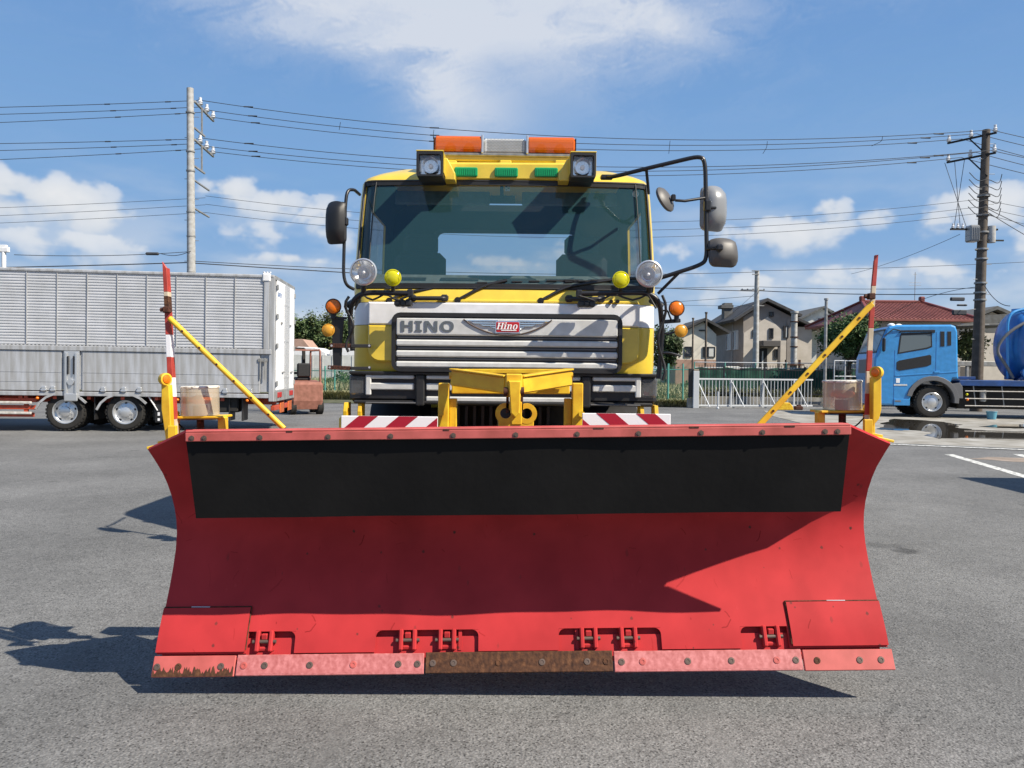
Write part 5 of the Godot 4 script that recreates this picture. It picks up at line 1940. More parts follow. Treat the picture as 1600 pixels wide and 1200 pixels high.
# ---------------------------------------------------------------- blue tank lorry and the van outside the frame
func make_blue_truck() -> void:
	var d := 27.0
	var g := at(1396, 600, d)
	var t := thing("tank_truck", "bright blue tank truck seen from its side behind the puddle", "truck", Transform3D(Basis(Vector3.UP, deg_to_rad(-10.0)), Vector3(g.x, 0, g.z)))
	var q := func(px: float, py: float) -> Vector2:      # a point on its side, from where it is seen
		return Vector2((px - 1396.0) / 44.4, EYE + (584.0 - py) / 44.4 + (px - 1396) * 0.0001)
	var poly := PackedVector2Array()
	for p in [[1372, 634], [1370, 606], [1367, 585], [1368, 560], [1371, 552], [1384, 516], [1388, 511], [1400, 508.5], [1478, 508.5], [1484, 511], [1487, 519], [1489, 582], [1490, 592], [1482, 592], [1476, 602]]:
		poly.append(q.call(p[0], p[1]))
	var wc: Vector2 = q.call(1453, 626)
	for k in 9:
		var a := deg_to_rad(52.0 + 15.5 * k)
		poly.append(wc + Vector2(cos(a), sin(a)) * 0.72)
	poly.append(q.call(1421, 634))
	var st := S()
	prism(st, poly, -2.46, 0.0, Transform3D(), 0.06)
	var cab := obj("cab", st, M.truck_blue, t)
	var side := func(called: String, pts: Array, m: Material, out: float, parent: Node) -> MeshInstance3D:
		var pl := PackedVector2Array()
		for p in pts:
			pl.append(q.call(p[0], p[1]))
		var s := S()
		prism(s, pl, -0.01, out, Transform3D(), minf(0.008, out * 0.5))
		return obj(called, s, m, parent)
	var dw: MeshInstance3D = side.call("door_window", [[1401, 554], [1404, 526], [1406, 521.5], [1450, 520], [1451, 543], [1444, 546]], M.black_plastic, 0.008, cab)
	side.call("pane", [[1403, 552], [1406, 525], [1448, 523], [1449, 541.5], [1443, 544]], M.cab_glass, 0.012, dw)
	side.call("low_window", [[1400, 566.5], [1404, 564], [1448, 555], [1450, 557], [1450, 570], [1444, 573], [1404, 580], [1400, 578]], M.black_plastic, 0.012, cab)
	side.call("vent_window", [[1462, 519], [1468, 519], [1468.5, 542], [1462.5, 542.5]], M.black_plastic, 0.012, cab)
	side.call("vent_window", [[1472, 519], [1477.5, 519], [1478, 540.5], [1472.5, 541]], M.black_plastic, 0.012, cab)
	side.call("rain_guard", [[1402, 521], [1406, 517], [1454, 516.5], [1454, 521], [1449, 521], [1448, 519.5], [1408, 520]], M.black_plastic, 0.05, cab)
	side.call("door_seam", [[1396.5, 548], [1397.6, 548], [1397, 634], [1396, 634]], M.tank_blue, 0.002, cab)
	side.call("door_seam", [[1456, 520], [1457, 520], [1457, 580], [1456, 580]], M.tank_blue, 0.002, cab)
	side.call("body_line", [[1398, 587], [1488, 580.5], [1488, 582], [1398, 588.8]], M.truck_blue, 0.012, cab)
	side.call("door_handle", [[1454, 580.5], [1462, 580], [1462, 583], [1454, 583]], M.truck_blue, 0.03, cab)
	side.call("badge", [[1399.5, 592], [1405, 592], [1405, 599], [1399.5, 599]], M.badge_white, 0.01, cab)
	side.call("badge", [[1396.5, 601], [1416, 601], [1416, 603.6], [1396.5, 603.6]], M.silver, 0.01, cab)
	side.call("step", [[1397, 624], [1420, 624], [1420, 634], [1397, 634]], M.truck_blue, 0.02, cab)
	side.call("step_light", [[1398, 626], [1407, 626], [1407, 629], [1398, 629]], M.trim_grey, 0.024, cab)
	# wheel arch trim
	st = S()
	var outer := PackedVector2Array()
	for k in 13:
		var a := deg_to_rad(-6.0 + 14.6 * k)
		outer.append(wc + Vector2(cos(a), sin(a)) * (0.86 if k > 0 else 0.84))
	for k in 13:
		var a := deg_to_rad(169.2 - 14.6 * k)
		outer.append(wc + Vector2(cos(a), sin(a)) * 0.70)
	prism(st, outer, -0.35, 0.035, Transform3D(), 0.01)
	obj("wheel_arch", st, M.trim_grey, cab)
	side.call("mud_guard", [[1478, 600], [1491, 598], [1495, 604], [1496, 622], [1488, 622], [1482, 608]], M.trim_grey, 0.03, cab)
	# front: windscreen, grille, lamps, mirrors
	var fr := func(called: String, a: Array, b: Array, z0: float, z1: float, m: Material, out: float) -> void:
		var p: Vector2 = q.call(a[0], a[1])
		var r: Vector2 = q.call(b[0], b[1])
		var s := S()
		var nrm := Vector2(-(r - p).y, (r - p).x).normalized()
		if nrm.x > 0.0: nrm = -nrm
		var u := (r - p).normalized()
		box(s, Vector3((p.x + r.x) * 0.5 + nrm.x * out * 0.5, (p.y + r.y) * 0.5 + nrm.y * out * 0.5, (z0 + z1) * 0.5), Vector3(out + 0.02, p.distance_to(r), absf(z1 - z0)), 0.004, Basis(Vector3(u.y, -u.x, 0), Vector3(u.x, u.y, 0), Vector3(0, 0, 1)))
		obj(called, s, m, cab)
	fr.call("windscreen", [1371.7, 550], [1383.6, 517], -2.34, -0.10, M.cab_glass, 0.012)
	fr.call("windscreen_edge", [1371.2, 552], [1372.0, 549.5], -2.36, -0.06, M.black_plastic, 0.02)
	fr.call("windscreen_edge", [1383.2, 518], [1384.2, 515], -2.36, -0.06, M.black_plastic, 0.02)
	fr.call("grille", [1367.2, 584], [1368, 562], -2.0, -0.46, M.trim_grey, 0.01)
	fr.call("headlight", [1370.3, 617], [1369.6, 607], -0.85, -0.30, M.badge_white, 0.02)
	fr.call("headlight", [1371.2, 626], [1370.6, 619], -0.85, -0.30, M.trim_grey, 0.02)
	fr.call("lamp_bezel", [1371.4, 628], [1369.4, 605], -0.90, -0.25, M.tank_blue, 0.008)
	fr.call("headlight", [1370.3, 616], [1369.6, 608], -2.36, -2.04, M.reflector, 0.02)
	fr.call("badge", [1368.6, 594], [1368.2, 590], -0.62, -0.2, M.badge_white, 0.01)
	st = S()
	span(st, Vector3(-0.36, 2.25, -1.75), Vector3(-0.24, 2.85, -2.15), 0.05)
	tube(st, [Vector3(-0.3, 2.8, -1.95), Vector3(-0.2, 3.0, -2.1), Vector3(0.1, 3.1, -2.3)], 0.02, 6)
	span(st, Vector3(-0.42, 2.3, 0.02), Vector3(-0.32, 2.8, 0.18), 0.05)
	tube(st, [Vector3(-0.36, 2.85, 0.1), Vector3(-0.05, 3.1, 0.04), Vector3(0.2, 3.05, 0.01)], 0.02, 6)
	obj("mirror", st, M.black_plastic, cab)
	for x in [0.05, 0.4]:
		st = S()
		lathe(st, [Vector2(0.13, 0.0), Vector2(0.12, 0.05), Vector2(0.05, 0.09), Vector2(0, 0.095)], Transform3D(Basis(), Vector3(x, 3.245, -0.5 - x)), 16)
		obj("roof_lamp", st, M.badge_white, cab)
	st = S()
	tube(st, [Vector3(-0.5, 1.98, -0.1), Vector3(-0.46, 2.02, -0.9)], 0.015, 5)
	tube(st, [Vector3(-0.5, 1.98, -1.2), Vector3(-0.46, 2.02, -2.0)], 0.015, 5)
	obj("wiper", st, M.black_metal, cab)
	for z in [-0.2, -2.26]:
		road_wheel(t, Vector3(wc.x, 0.56, z), 0.56, 0.32, 1.0 if z > -1.0 else -1.0, -PI / 2, M.alloy, 0.60)
	for x in [6.2, 7.5]:
		for z in [-0.2, -0.52, -1.95, -2.26]:
			road_wheel(t, Vector3(x, 0.52, z), 0.52, 0.3, 1.0 if z > -1.0 else -1.0, -PI / 2, M.alloy, 0.60)
	# chassis, guards, bits under the frame
	st = S()
	for z in [-0.7, -1.7]:
		span(st, Vector3(0.4, 0.85, z - 0.05), Vector3(8.6, 1.12, z + 0.05), 0.01)
	span(st, Vector3(2.2, 0.34, -1.4), Vector3(5.4, 1.12, -0.32), 0.05)
	span(st, Vector3(2.25, 0.5, -1.4), Vector3(2.7, 1.3, -0.4), 0.05)
	span(st, Vector3(2.3, 0.6, -2.3), Vector3(3.6, 1.05, -1.7), 0.05)
	cyl(st, Vector3(wc.x, 0.56, -2.2), Vector3(wc.x, 0.56, -0.2), 0.08)
	obj("chassis", st, M.chassis, t)
	st = S()
	span(st, Vector3(2.15, 1.14, -2.3), Vector3(8.6, 1.34, -0.05), 0.015)
	span(st, Vector3(2.2, 1.36, -1.9), Vector3(2.8, 1.46, -0.4), 0.01)
	obj("deck", st, M.deck_blue, t)
	for y in [0.47, 0.72, 0.98]:
		st = S()
		cyl(st, Vector3(2.35, y - 0.02, -0.06), Vector3(5.4, y - 0.02, -0.06), 0.018, -1.0, 8)
		obj("guard_rail", st, M.guard_white, t)
	st = S()
	for x in [2.7, 3.6, 4.5, 5.3]:
		beam(st, Vector3(x, 0.42, -0.08), Vector3(x - 0.08, 1.14, -0.1), 0.035, 0.03)
	obj("guard_stay", st, M.galvanised, t)
	st = S()
	cyl(st, Vector3(2.95, 0.6, -0.16), Vector3(2.95, 1.0, -0.16), 0.10)
	obj("air_canister", st, M.galvanised, t)
	for w in [[2.4, 0.84], [2.42, 0.66]]:
		st = S()
		ball(st, Vector3(w[0], w[1], -0.05), 0.045)
		obj("side_lamp", st, M.amber_lens if w[1] < 0.8 else M.yellow_lens, t)
	# tank
	var tk: Vector2 = q.call(1566, 536)
	st = S()
	var pr := [Vector2(0.0, -0.52)]
	for k in 9:
		var a := PI * 0.5 * (k + 1) / 9.0
		pr.append(Vector2(1.22 * sin(a), -0.52 * cos(a) * 1.0))
	pr.append(Vector2(1.22, 5.0))
	for k in 9:
		var a := PI * 0.5 * (k + 1) / 9.0
		pr.append(Vector2(1.22 * cos(a), 5.0 + 0.45 * sin(a)))
	lathe(st, pr, Transform3D(frame_for(Vector3.RIGHT), Vector3(tk.x + 0.56, 2.58, -1.24)), 40)
	var tank := obj("tank", st, M.tank_blue, t)
	st = S()
	for x in [0.62, 2.2, 4.2]:
		lathe(st, [Vector2(1.221, -0.04), Vector2(1.236, -0.035), Vector2(1.236, 0.035), Vector2(1.221, 0.04)], Transform3D(frame_for(Vector3.RIGHT), Vector3(tk.x + x, 2.58, -1.24)), 40)
		span(st, Vector3(tk.x + x - 0.08, 1.36, -2.0), Vector3(tk.x + x + 0.08, 1.75, -0.5), 0.02)
	obj("tank_band", st, M.tank_blue, tank)
	st = S()
	cyl(st, Vector3(tk.x + 0.55, 1.62, -0.42), Vector3(tk.x + 0.55, 1.62, -0.16), 0.16)
	cyl(st, Vector3(tk.x + 0.55, 1.62, -0.2), Vector3(tk.x + 0.55, 1.62, -0.12), 0.21)
	for k in 5:
		cyl(st, Vector3(tk.x + 1.0 + 0.16 * k, 1.46, -0.2), Vector3(tk.x + 1.0 + 0.16 * k, 1.62, -0.2), 0.05)
	span(st, Vector3(tk.x + 0.8, 1.4, -0.4), Vector3(tk.x + 2.0, 1.5, -0.1), 0.02)
	obj("valve", st, M.tank_blue, tank)
	st = S()
	tube(st, bend([Vector3(tk.x + 0.05, 1.42, -0.5), Vector3(tk.x + 0.02, 2.4, -0.5), Vector3(tk.x + 0.0, 3.62, -0.55), Vector3(tk.x + 0.5, 3.85, -0.7), Vector3(tk.x + 1.6, 3.92, -0.8)], 0.5), 0.05, 8)
	tube(st, bend([Vector3(tk.x + 0.5, 3.78, -1.0), Vector3(tk.x + 1.0, 4.02, -1.0), Vector3(tk.x + 2.4, 4.02, -1.0)], 0.2), 0.03, 8)
	for x in [0.75, 1.5, 2.3]:
		cyl(st, Vector3(tk.x + x, 3.76, -0.9), Vector3(tk.x + x, 4.05, -0.9), 0.03)
		cyl(st, Vector3(tk.x + x, 3.76, -1.4), Vector3(tk.x + x, 3.9, -1.4), 0.25)
	obj("pipework", st, M.truck_blue, tank)
	st = S()
	tube(st, bend([Vector3(tk.x + 0.9, 3.6, -0.35), Vector3(tk.x - 0.1, 3.0, -0.3), Vector3(tk.x - 0.45, 2.4, -0.35), Vector3(tk.x - 0.1, 1.9, -0.35), Vector3(tk.x + 0.15, 1.42, -0.35)], 0.5), 0.055, 8)
	obj("hose", st, M.trim_grey, tank)
	st = S()
	var lz := 0.03
	for x in [1.02, 1.5]:
		tube(st, bend([Vector3(tk.x + x, 1.5, lz), Vector3(tk.x + x, 2.9, lz), Vector3(tk.x + x - 0.04, 3.5, lz - 0.3), Vector3(tk.x + x - 0.05, 4.1, lz - 0.55)], 0.3), 0.022, 8)
	for k in 8:
		var yy := 1.85 + 0.33 * k
		var zz := lz - (maxf(0.0, yy - 2.95) * 0.5)
		cyl(st, Vector3(tk.x + 1.0, yy, zz), Vector3(tk.x + 1.5, yy, zz), 0.016, -1.0, 6)
	obj("ladder", st, M.truck_blue, tank)
	# bucket on the ground before the frame
	var bp := t.transform * Vector3(3.13, 0.0, 0.12)
	t = thing("bucket", "small light blue bucket under the side of the blue tank truck", "bucket", Transform3D(Basis(), bp))
	st = S()
	lathe(st, [Vector2(0.0, 0.0), Vector2(0.13, 0.0), Vector2(0.165, 0.26), Vector2(0.175, 0.26), Vector2(0.175, 0.28), Vector2(0.16, 0.28), Vector2(0.125, 0.02), Vector2(0, 0.02)], Transform3D(Basis(), Vector3(0, 0, 0)), 20)
	obj("pail", st, M.bucket_blue, t)
	st = S()
	var hp := []
	for k in 11:
		var a := PI * k / 10.0
		hp.append(Vector3(0.175 * cos(a), 0.26 + 0.03 * sin(a), 0.16 * sin(a)))
	tube(st, hp, 0.006, 5)
	obj("handle", st, M.galvanised, t)

func make_box_truck() -> void:        # stands just outside the frame on the right; its shadow falls into view
	var t := thing("delivery_truck", "white box truck beyond the right edge, its shadow on the asphalt", "truck", Transform3D(Basis(), Vector3(9.3, 0, -10.15)))
	var st := S()
	span(st, Vector3(0, 0.95, 0), Vector3(2.2, 3.0, 5.0), 0.03)
	obj("cargo_box", st, M.trailer_white, t)
	st = S()
	prism(st, PackedVector2Array([Vector2(5.1, 0.55), Vector2(6.7, 0.55), Vector2(6.75, 1.25), Vector2(6.35, 2.3), Vector2(5.1, 2.4)]), -2.1, -0.1, Transform3D(Basis(Vector3(0, 0, 1), Vector3(0, 1, 0), Vector3(-1, 0, 0)), Vector3.ZERO), 0.06)
	var cab := obj("cab", st, M.trailer_white, t)
	st = S()
	box(st, Vector3(1.1, 1.78, 6.6), Vector3(1.8, 0.9, 0.05), 0.02, Basis(Vector3.RIGHT, -0.36))
	obj("windscreen", st, M.side_glass, cab)
	st = S()
	for x in [0.09, 2.11]:
		prism(st, PackedVector2Array([Vector2(5.3, 1.4), Vector2(6.3, 1.35), Vector2(6.1, 2.1), Vector2(5.3, 2.15)]), -x - 0.01, -x + 0.01, Transform3D(Basis(Vector3(0, 0, 1), Vector3(0, 1, 0), Vector3(-1, 0, 0)), Vector3.ZERO))
	obj("door_window", st, M.side_glass, cab)
	st = S()
	for x in [0.6, 1.6]:
		span(st, Vector3(x - 0.06, 0.6, 0.1), Vector3(x + 0.06, 0.9, 6.2))
	obj("chassis", st, M.chassis, t)
	for w in [[0.25, 1.2], [1.95, 1.2], [0.25, 5.9], [1.95, 5.9]]:
		road_wheel(t, Vector3(w[0], 0.38, w[1]), 0.38, 0.24, -1.0 if w[0] < 1 else 1.0, 0.0)

# ---------------------------------------------------------------- street: gate, fences, poles
func foot(px: float, d: float) -> Vector3:              # the ground below that bearing, d metres ahead
	var p := at(px, 600, d)
	return Vector3(p.x, 0, p.z)

func make_street() -> void:
	var st: SurfaceTool
	# sliding gate
	var a := foot(1088, 32.5)
	var b := foot(1270, 33.5)
	var dirx := (b - a).normalized()
	var t := thing("sliding_gate", "low pale metal sliding gate of upright bars with slanting stays", "gate", Transform3D(Basis(dirx, Vector3.UP, dirx.cross(Vector3.UP)), a))
	var w := a.distance_to(b)
	for y in [0.09, 1.22]:
		st = S()
		span(st, Vector3(0, y - 0.035, -0.03), Vector3(w, y + 0.035, 0.03), 0.008)
		obj("rail", st, M.gate_white, t)
	st = S()
	span(st, Vector3(0, 0.12, -0.012), Vector3(0.023, 1.19, 0.012), 0.003)
	var bar := obj("bar", st, M.gate_white, t)
	var n := 34
	bar.position.x = 0.08
	for k in range(1, n):
		var c := bar.duplicate()
		c.position.x = 0.08 + (w - 0.16) * k / (n - 1)
		t.add_child(c, true)
	for k in 4:
		st = S()
		var x: float = [0.03, 1.58, 3.05, 4.52][k]
		span(st, Vector3(x - 0.035, 0.0, -0.035), Vector3(x + 0.035, 1.25, 0.035), 0.006)
		beam(st, Vector3(x + 0.02, 1.1, 0.06), Vector3(x + 0.36, 0.06, 0.5), 0.06, 0.03, 0.005)
		obj("stay", st, M.gate_white, t)
	st = S()
	span(st, Vector3(-0.2, 0.0, 0.1), Vector3(w + 0.4, 0.03, 0.2), 0.003)
	obj("track", st, M.galvanised, t)
	t = thing("gate_post", "square grey gate post with a black board at its left side", "post", Transform3D(Basis(), foot(1087, 32.2)))
	st = S()
	span(st, Vector3(-0.12, 0, -0.12), Vector3(0.12, 1.56, 0.12), 0.01)
	obj("post", st, M.gate_white, t)
	st = S()
	span(st, Vector3(-0.30, 0.45, -0.08), Vector3(-0.125, 1.66, 0.02), 0.01)
	obj("board", st, M.black_plastic, t)
	st = S()
	span(st, Vector3(-0.11, 1.56, -0.1), Vector3(0.11, 1.64, 0.1), 0.015)
	obj("cap", st, M.rust_stain, t)
	st = S()
	span(st, Vector3(-0.32, 0, -0.2), Vector3(0.16, 0.42, 0.0), 0.01)
	obj("base", st, M.concrete, t)
	# black picket fence on its concrete base
	a = foot(1092, 36.5)
	b = foot(1500, 36.5)
	w = b.x - a.x
	t = thing("picket_fence", "black metal picket fence on a pale concrete base behind the gate", "fence", Transform3D(Basis(), a))
	st = S()
	span(st, Vector3(0, 0, -0.1), Vector3(w, 0.36, 0.1), 0.01)
	obj("fence_base", st, M.concrete, t)
	for y in [0.5, 1.64]:
		st = S()
		span(st, Vector3(0, y - 0.025, -0.02), Vector3(w, y + 0.025, 0.02))
		obj("rail", st, M.fence_black, t)
	st = S()
	span(st, Vector3(-0.01, 0.42, -0.01), Vector3(0.01, 1.86, 0.01))
	bar = obj("picket", st, M.fence_black, t)
	n = 92
	for k in range(1, n):
		var c := bar.duplicate()
		c.position.x = w * k / n
		t.add_child(c, true)
	for k in 7:
		st = S()
		var x := 1.18 + 1.93 * k
		span(st, Vector3(x - 0.035, 0.3, -0.035), Vector3(x + 0.035, 1.80, 0.035))
		obj("fence_post", st, M.fence_black, t)
	# dark green net behind it
	a = foot(1085, 38.0)
	b = foot(1420, 38.0)
	t = thing("net_fence", "dark green windbreak net behind the black picket fence", "fence", Transform3D(Basis(), a))
	w = b.x - a.x
	var rows := []
	for j in 5:
		var r := []
		for i in 60:
			r.append(Vector3(w * i / 59.0, 0.35 + 0.34 * j + 0.05 * sin(i * 0.9) * (j / 4.0), 0.05 * sin(i * 1.7 + j)))
		rows.append(r)
	st = S()
	sheet(st, rows, 0.006)
	obj("net", st, M.net_green, t)
	for k in 8:
		st = S()
		cyl(st, Vector3(w * k / 7.0, 0, -0.05), Vector3(w * k / 7.0, 2.0, -0.05), 0.03, -1.0, 8)
		obj("net_pole", st, M.fence_teal, t)
	for y in [1.74, 2.0]:
		st = S()
		cyl(st, Vector3(0, y, -0.08), Vector3(w, y, -0.08), 0.02, -1.0, 6)
		obj("rail", st, M.gate_white, t)
	mesh_fence("teal wire mesh fence between the yellow truck and the gate post", 985, 1076, 33.5, 1.75, [1044, 1067], 0.0)
	mesh_fence("green wire mesh fence behind the red forklift", 440, 600, 38.0, 1.5, [466, 508, 523, 562], 0.12)
	# walls behind the forklift
	a = foot(430, 37.7)
	b = foot(610, 37.7)
	t = thing("low_wall", "low stained concrete wall under the green mesh fence", "wall", Transform3D(Basis(), a))
	st = S()
	span(st, Vector3(0, -0.1, -0.12), Vector3(b.x - a.x, 0.34, 0.12), 0.01)
	obj("wall", st, M.wall_grey, t)
	a = foot(380, 62.0)
	b = foot(620, 62.0)
	t = thing("long_wall", "long pale concrete wall beyond the field on the left", "wall", Transform3D(Basis(), a))
	st = S()
	span(st, Vector3(0, 0, -0.12), Vector3(b.x - a.x, 2.5, 0.12), 0.01)
	for k in 16:
		span(st, Vector3(k * 0.8, 0, 0.12), Vector3(k * 0.8 + 0.06, 2.5, 0.16))
	obj("wall", st, M.siding_white, t)
	t = thing("greenhouse", "low white roofed shed beyond the long pale wall", "shed", Transform3D(Basis(), foot(487, 70.0)))
	for k in 2:
		st = S()
		prism(st, PackedVector2Array([Vector2(-2.0, 2.6), Vector2(1.9, 2.6), Vector2(1.9, 2.9), Vector2(0.9, 3.35), Vector2(-0.6, 3.4), Vector2(-2.0, 3.1)]), -4.0, 0.0, Transform3D(Basis(), Vector3(-0.6 + k * 4.2, 0.0, 0.0)), 0.05)
		obj("roof", st, M.trailer_white, t)
	st = S()
	span(st, Vector3(-2.2, 0, -3.8), Vector3(5.2, 2.6, -0.3))
	obj("wall", st, M.siding_white, t)
	t = thing("shed", "brown roofed shed in front of the trees on the left", "shed", Transform3D(Basis(), foot(468, 76.0)))
	st = S()
	span(st, Vector3(-1.0, 0, -3), Vector3(1.0, 3.2, 0))
	obj("wall", st, M.siding_brown, t)
	st = S()
	prism(st, PackedVector2Array([Vector2(-1.4, 3.1), Vector2(1.4, 3.1), Vector2(0.4, 4.3), Vector2(-0.6, 4.3)]), -3.3, 0.3, Transform3D(), 0.03)
	obj("roof", st, M.siding_brown, t)
	# small things near the gate
	t = thing("wheel_stop", "yellow block lying at the foot of the gate", "block", Transform3D(Basis(), foot(1225, 31.5)))
	st = S()
	prism(st, PackedVector2Array([Vector2(-0.36, 0), Vector2(0.36, 0), Vector2(0.32, 0.16), Vector2(0.2, 0.3), Vector2(-0.2, 0.3), Vector2(-0.32, 0.16)]), -0.15, 0.15, Transform3D(), 0.02)
	obj("block", st, M.hitch_yellow, t)
	t = thing("dark_block", "small dark block beside the yellow block at the gate", "block", Transform3D(Basis(), foot(1248, 31.6)))
	st = S()
	box(st, Vector3(0, 0.08, 0), Vector3(0.32, 0.16, 0.25), 0.03)
	box(st, Vector3(0.02, 0.18, 0), Vector3(0.16, 0.06, 0.16), 0.02)
	obj("block", st, M.rust_strap, t)
	t = thing("marker_post", "thin white marker stick standing before the gate", "post", Transform3D(Basis(), foot(1122, 31.8)))
	st = S()
	cyl(st, Vector3.ZERO, Vector3(0, 0.72, 0), 0.03, -1.0, 8)
	lathe(st, [Vector2(0.06, 0), Vector2(0.06, 0.05), Vector2(0.03, 0.08)], Transform3D(), 10)
	obj("stick", st, M.gate_white, t)
	t = thing("pipe_rack", "white pipe frame with a shelf standing behind the fence", "rack", Transform3D(Basis(), foot(1303, 35.5)))
	st = S()
	for x in [0.0, 0.5, 1.45]:
		cyl(st, Vector3(x, 0, 0), Vector3(x, 2.1, 0), 0.028, -1.0, 8)
	for y in [1.15, 1.38, 2.1]:
		cyl(st, Vector3(0, y, 0), Vector3(1.5, y, 0), 0.028, -1.0, 8)
	span(st, Vector3(0.05, 1.16, -0.3), Vector3(1.45, 1.22, 0.02))
	obj("frame", st, M.gate_white, t)
	# carport behind the tank lorry
	t = thing("carport", "flat grey carport between the red roofed house and the blue tank", "carport", Transform3D(Basis(), foot(1478, 34.0)))
	st = S()
	prism(st, PackedVector2Array([Vector2(-0.3, 3.62), Vector2(3.6, 3.75), Vector2(3.6, 3.86), Vector2(-0.3, 3.68)]), -3.0, 0.0, Transform3D(), 0.02)
	obj("roof", st, M.roof_grey, t)
	for x in [0.55, 0.95, 1.45, 3.4]:
		st = S()
		span(st, Vector3(x - 0.06, 0, -0.1), Vector3(x + 0.06, 1.9 if x < 3 else 3.7, 0.02), 0.01)
		obj("post", st, M.galvanised, t)
	st = S()
	span(st, Vector3(-0.2, 0, -3.0), Vector3(3.4, 1.9, -2.9), 0.01)
	obj("back_wall", st, M.canopy_brown, t)
	st = S()
	span(st, Vector3(0.1, 1.9, -0.12), Vector3(2.9, 2.12, 0.04), 0.02)
	obj("beam", st, M.galvanised, t)
	# chimney pipe and single masts
	t = thing("exhaust_stack", "thick pale concrete chimney pipe with rusty bands", "chimney", Transform3D(Basis(), foot(1239.5, 40.0)))
	st = S()
	cyl(st, Vector3.ZERO, Vector3(0, 4.7, 0), 0.17, 0.155)
	lathe(st, [Vector2(0.155, 4.6), Vector2(0.2, 4.62), Vector2(0.2, 4.72), Vector2(0.12, 4.72), Vector2(0.12, 4.4)], Transform3D(), 16)
	obj("pipe", st, M.concrete_pole, t)
	for y in [4.15, 3.35, 2.85]:
		st = S()
		lathe(st, [Vector2(0.165, y), Vector2(0.2, y), Vector2(0.2, y + 0.05), Vector2(0.16, y + 0.05)], Transform3D(), 16)
		obj("band", st, M.rust_strap, t)
	st = S()
	span(st, Vector3(-0.45, 1.9, -0.3), Vector3(0.45, 1.97, 0.3))
	for x in [-0.35, 0.35, 0.42]:
		span(st, Vector3(x - 0.025, 0, -0.25), Vector3(x + 0.025, 2.2, -0.2))
	obj("stand", st, M.rust_strap, t)
	for q in [[1291, 469, 0.075, 34.0, "galvanised", "plain grey steel pole in front of the round green tree"], [1083, 499, 0.05, 40.0, "dark_pole", "thin dark pole left of the two near the cream house"], [1103.5, 490, 0.06, 40.0, "dark_pole", "thin dark pole right of the two near the cream house"]]:
		var top := at(q[0], q[1], q[3])
		t = thing("pole", q[5], "pole", Transform3D(Basis(), Vector3(top.x, 0, top.z)))
		st = S()
		cyl(st, Vector3.ZERO, Vector3(0, top.y, 0), q[2], q[2] * 0.85)
		obj("mast", st, M[q[4]], t)
		st = S()
		cyl(st, Vector3(0, top.y, 0), Vector3(0, top.y + 0.08, 0), q[2] * 1.25)
		obj("cap", st, M[q[4]], t)
	var mast := at(6, 415, 30.0)
	t = thing("white_mast", "white mast with a short crossarm behind the trailer at the left edge", "mast", Transform3D(Basis(), Vector3(mast.x, 0, mast.z)))
	st = S()
	cyl(st, Vector3.ZERO, Vector3(0, 5.9, 0), 0.08)
	obj("post", st, M.trailer_white, t)
	st = S()
	span(st, Vector3(-1.2, 5.9, -0.08), Vector3(0.2, 6.1, 0.08), 0.02)
	span(st, Vector3(-0.15, 6.1, -0.06), Vector3(0.12, 6.18, 0.06), 0.01)
	obj("crossarm", st, M.trailer_white, t)
	utility_poles()

func mesh_fence(label: String, p0: float, p1: float, d: float, h: float, posts: Array, lift: float) -> void:
	var a := foot(p0, d)
	var b := foot(p1, d)
	var w := b.x - a.x
	var t := thing("mesh_fence", label, "fence", Transform3D(Basis(), a))
	for p in posts:
		var st := S()
		var x := foot(p, d).x - a.x
		cyl(st, Vector3(x, 0, 0), Vector3(x, h + 0.12, 0), 0.04, -1.0, 10)
		obj("fence_post", st, M.fence_teal, t)
	for y in [lift + 0.12, h * 0.92]:
		var st := S()
		cyl(st, Vector3(0, y, 0), Vector3(w, y, 0), 0.022, -1.0, 6)
		obj("rail", st, M.fence_teal, t)
	var st := S()
	var k := 0.0
	while k < w:
		box(st, Vector3(k, (h + lift) * 0.5, 0.02), Vector3(0.006, h - lift, 0.006))
		k += 0.055
	k = lift
	while k < h:
		box(st, Vector3(w * 0.5, k, 0.024), Vector3(w, 0.006, 0.005))
		k += 0.055
	var o := obj("wire_mesh", st, M.fence_green, t)
	o.set_meta("kind", "stuff")

func insulator(parent: Node, p: Vector3, k := 1.0) -> void:
	var st := S()
	lathe(st, [Vector2(0.02, 0), Vector2(0.06, 0.02), Vector2(0.09, 0.05), Vector2(0.05, 0.08), Vector2(0.08, 0.12), Vector2(0.045, 0.17), Vector2(0.05, 0.26), Vector2(0.0, 0.28)], Transform3D(Basis().scaled(Vector3.ONE * k), p), 12)
	obj("insulator", st, M.insulator, parent)

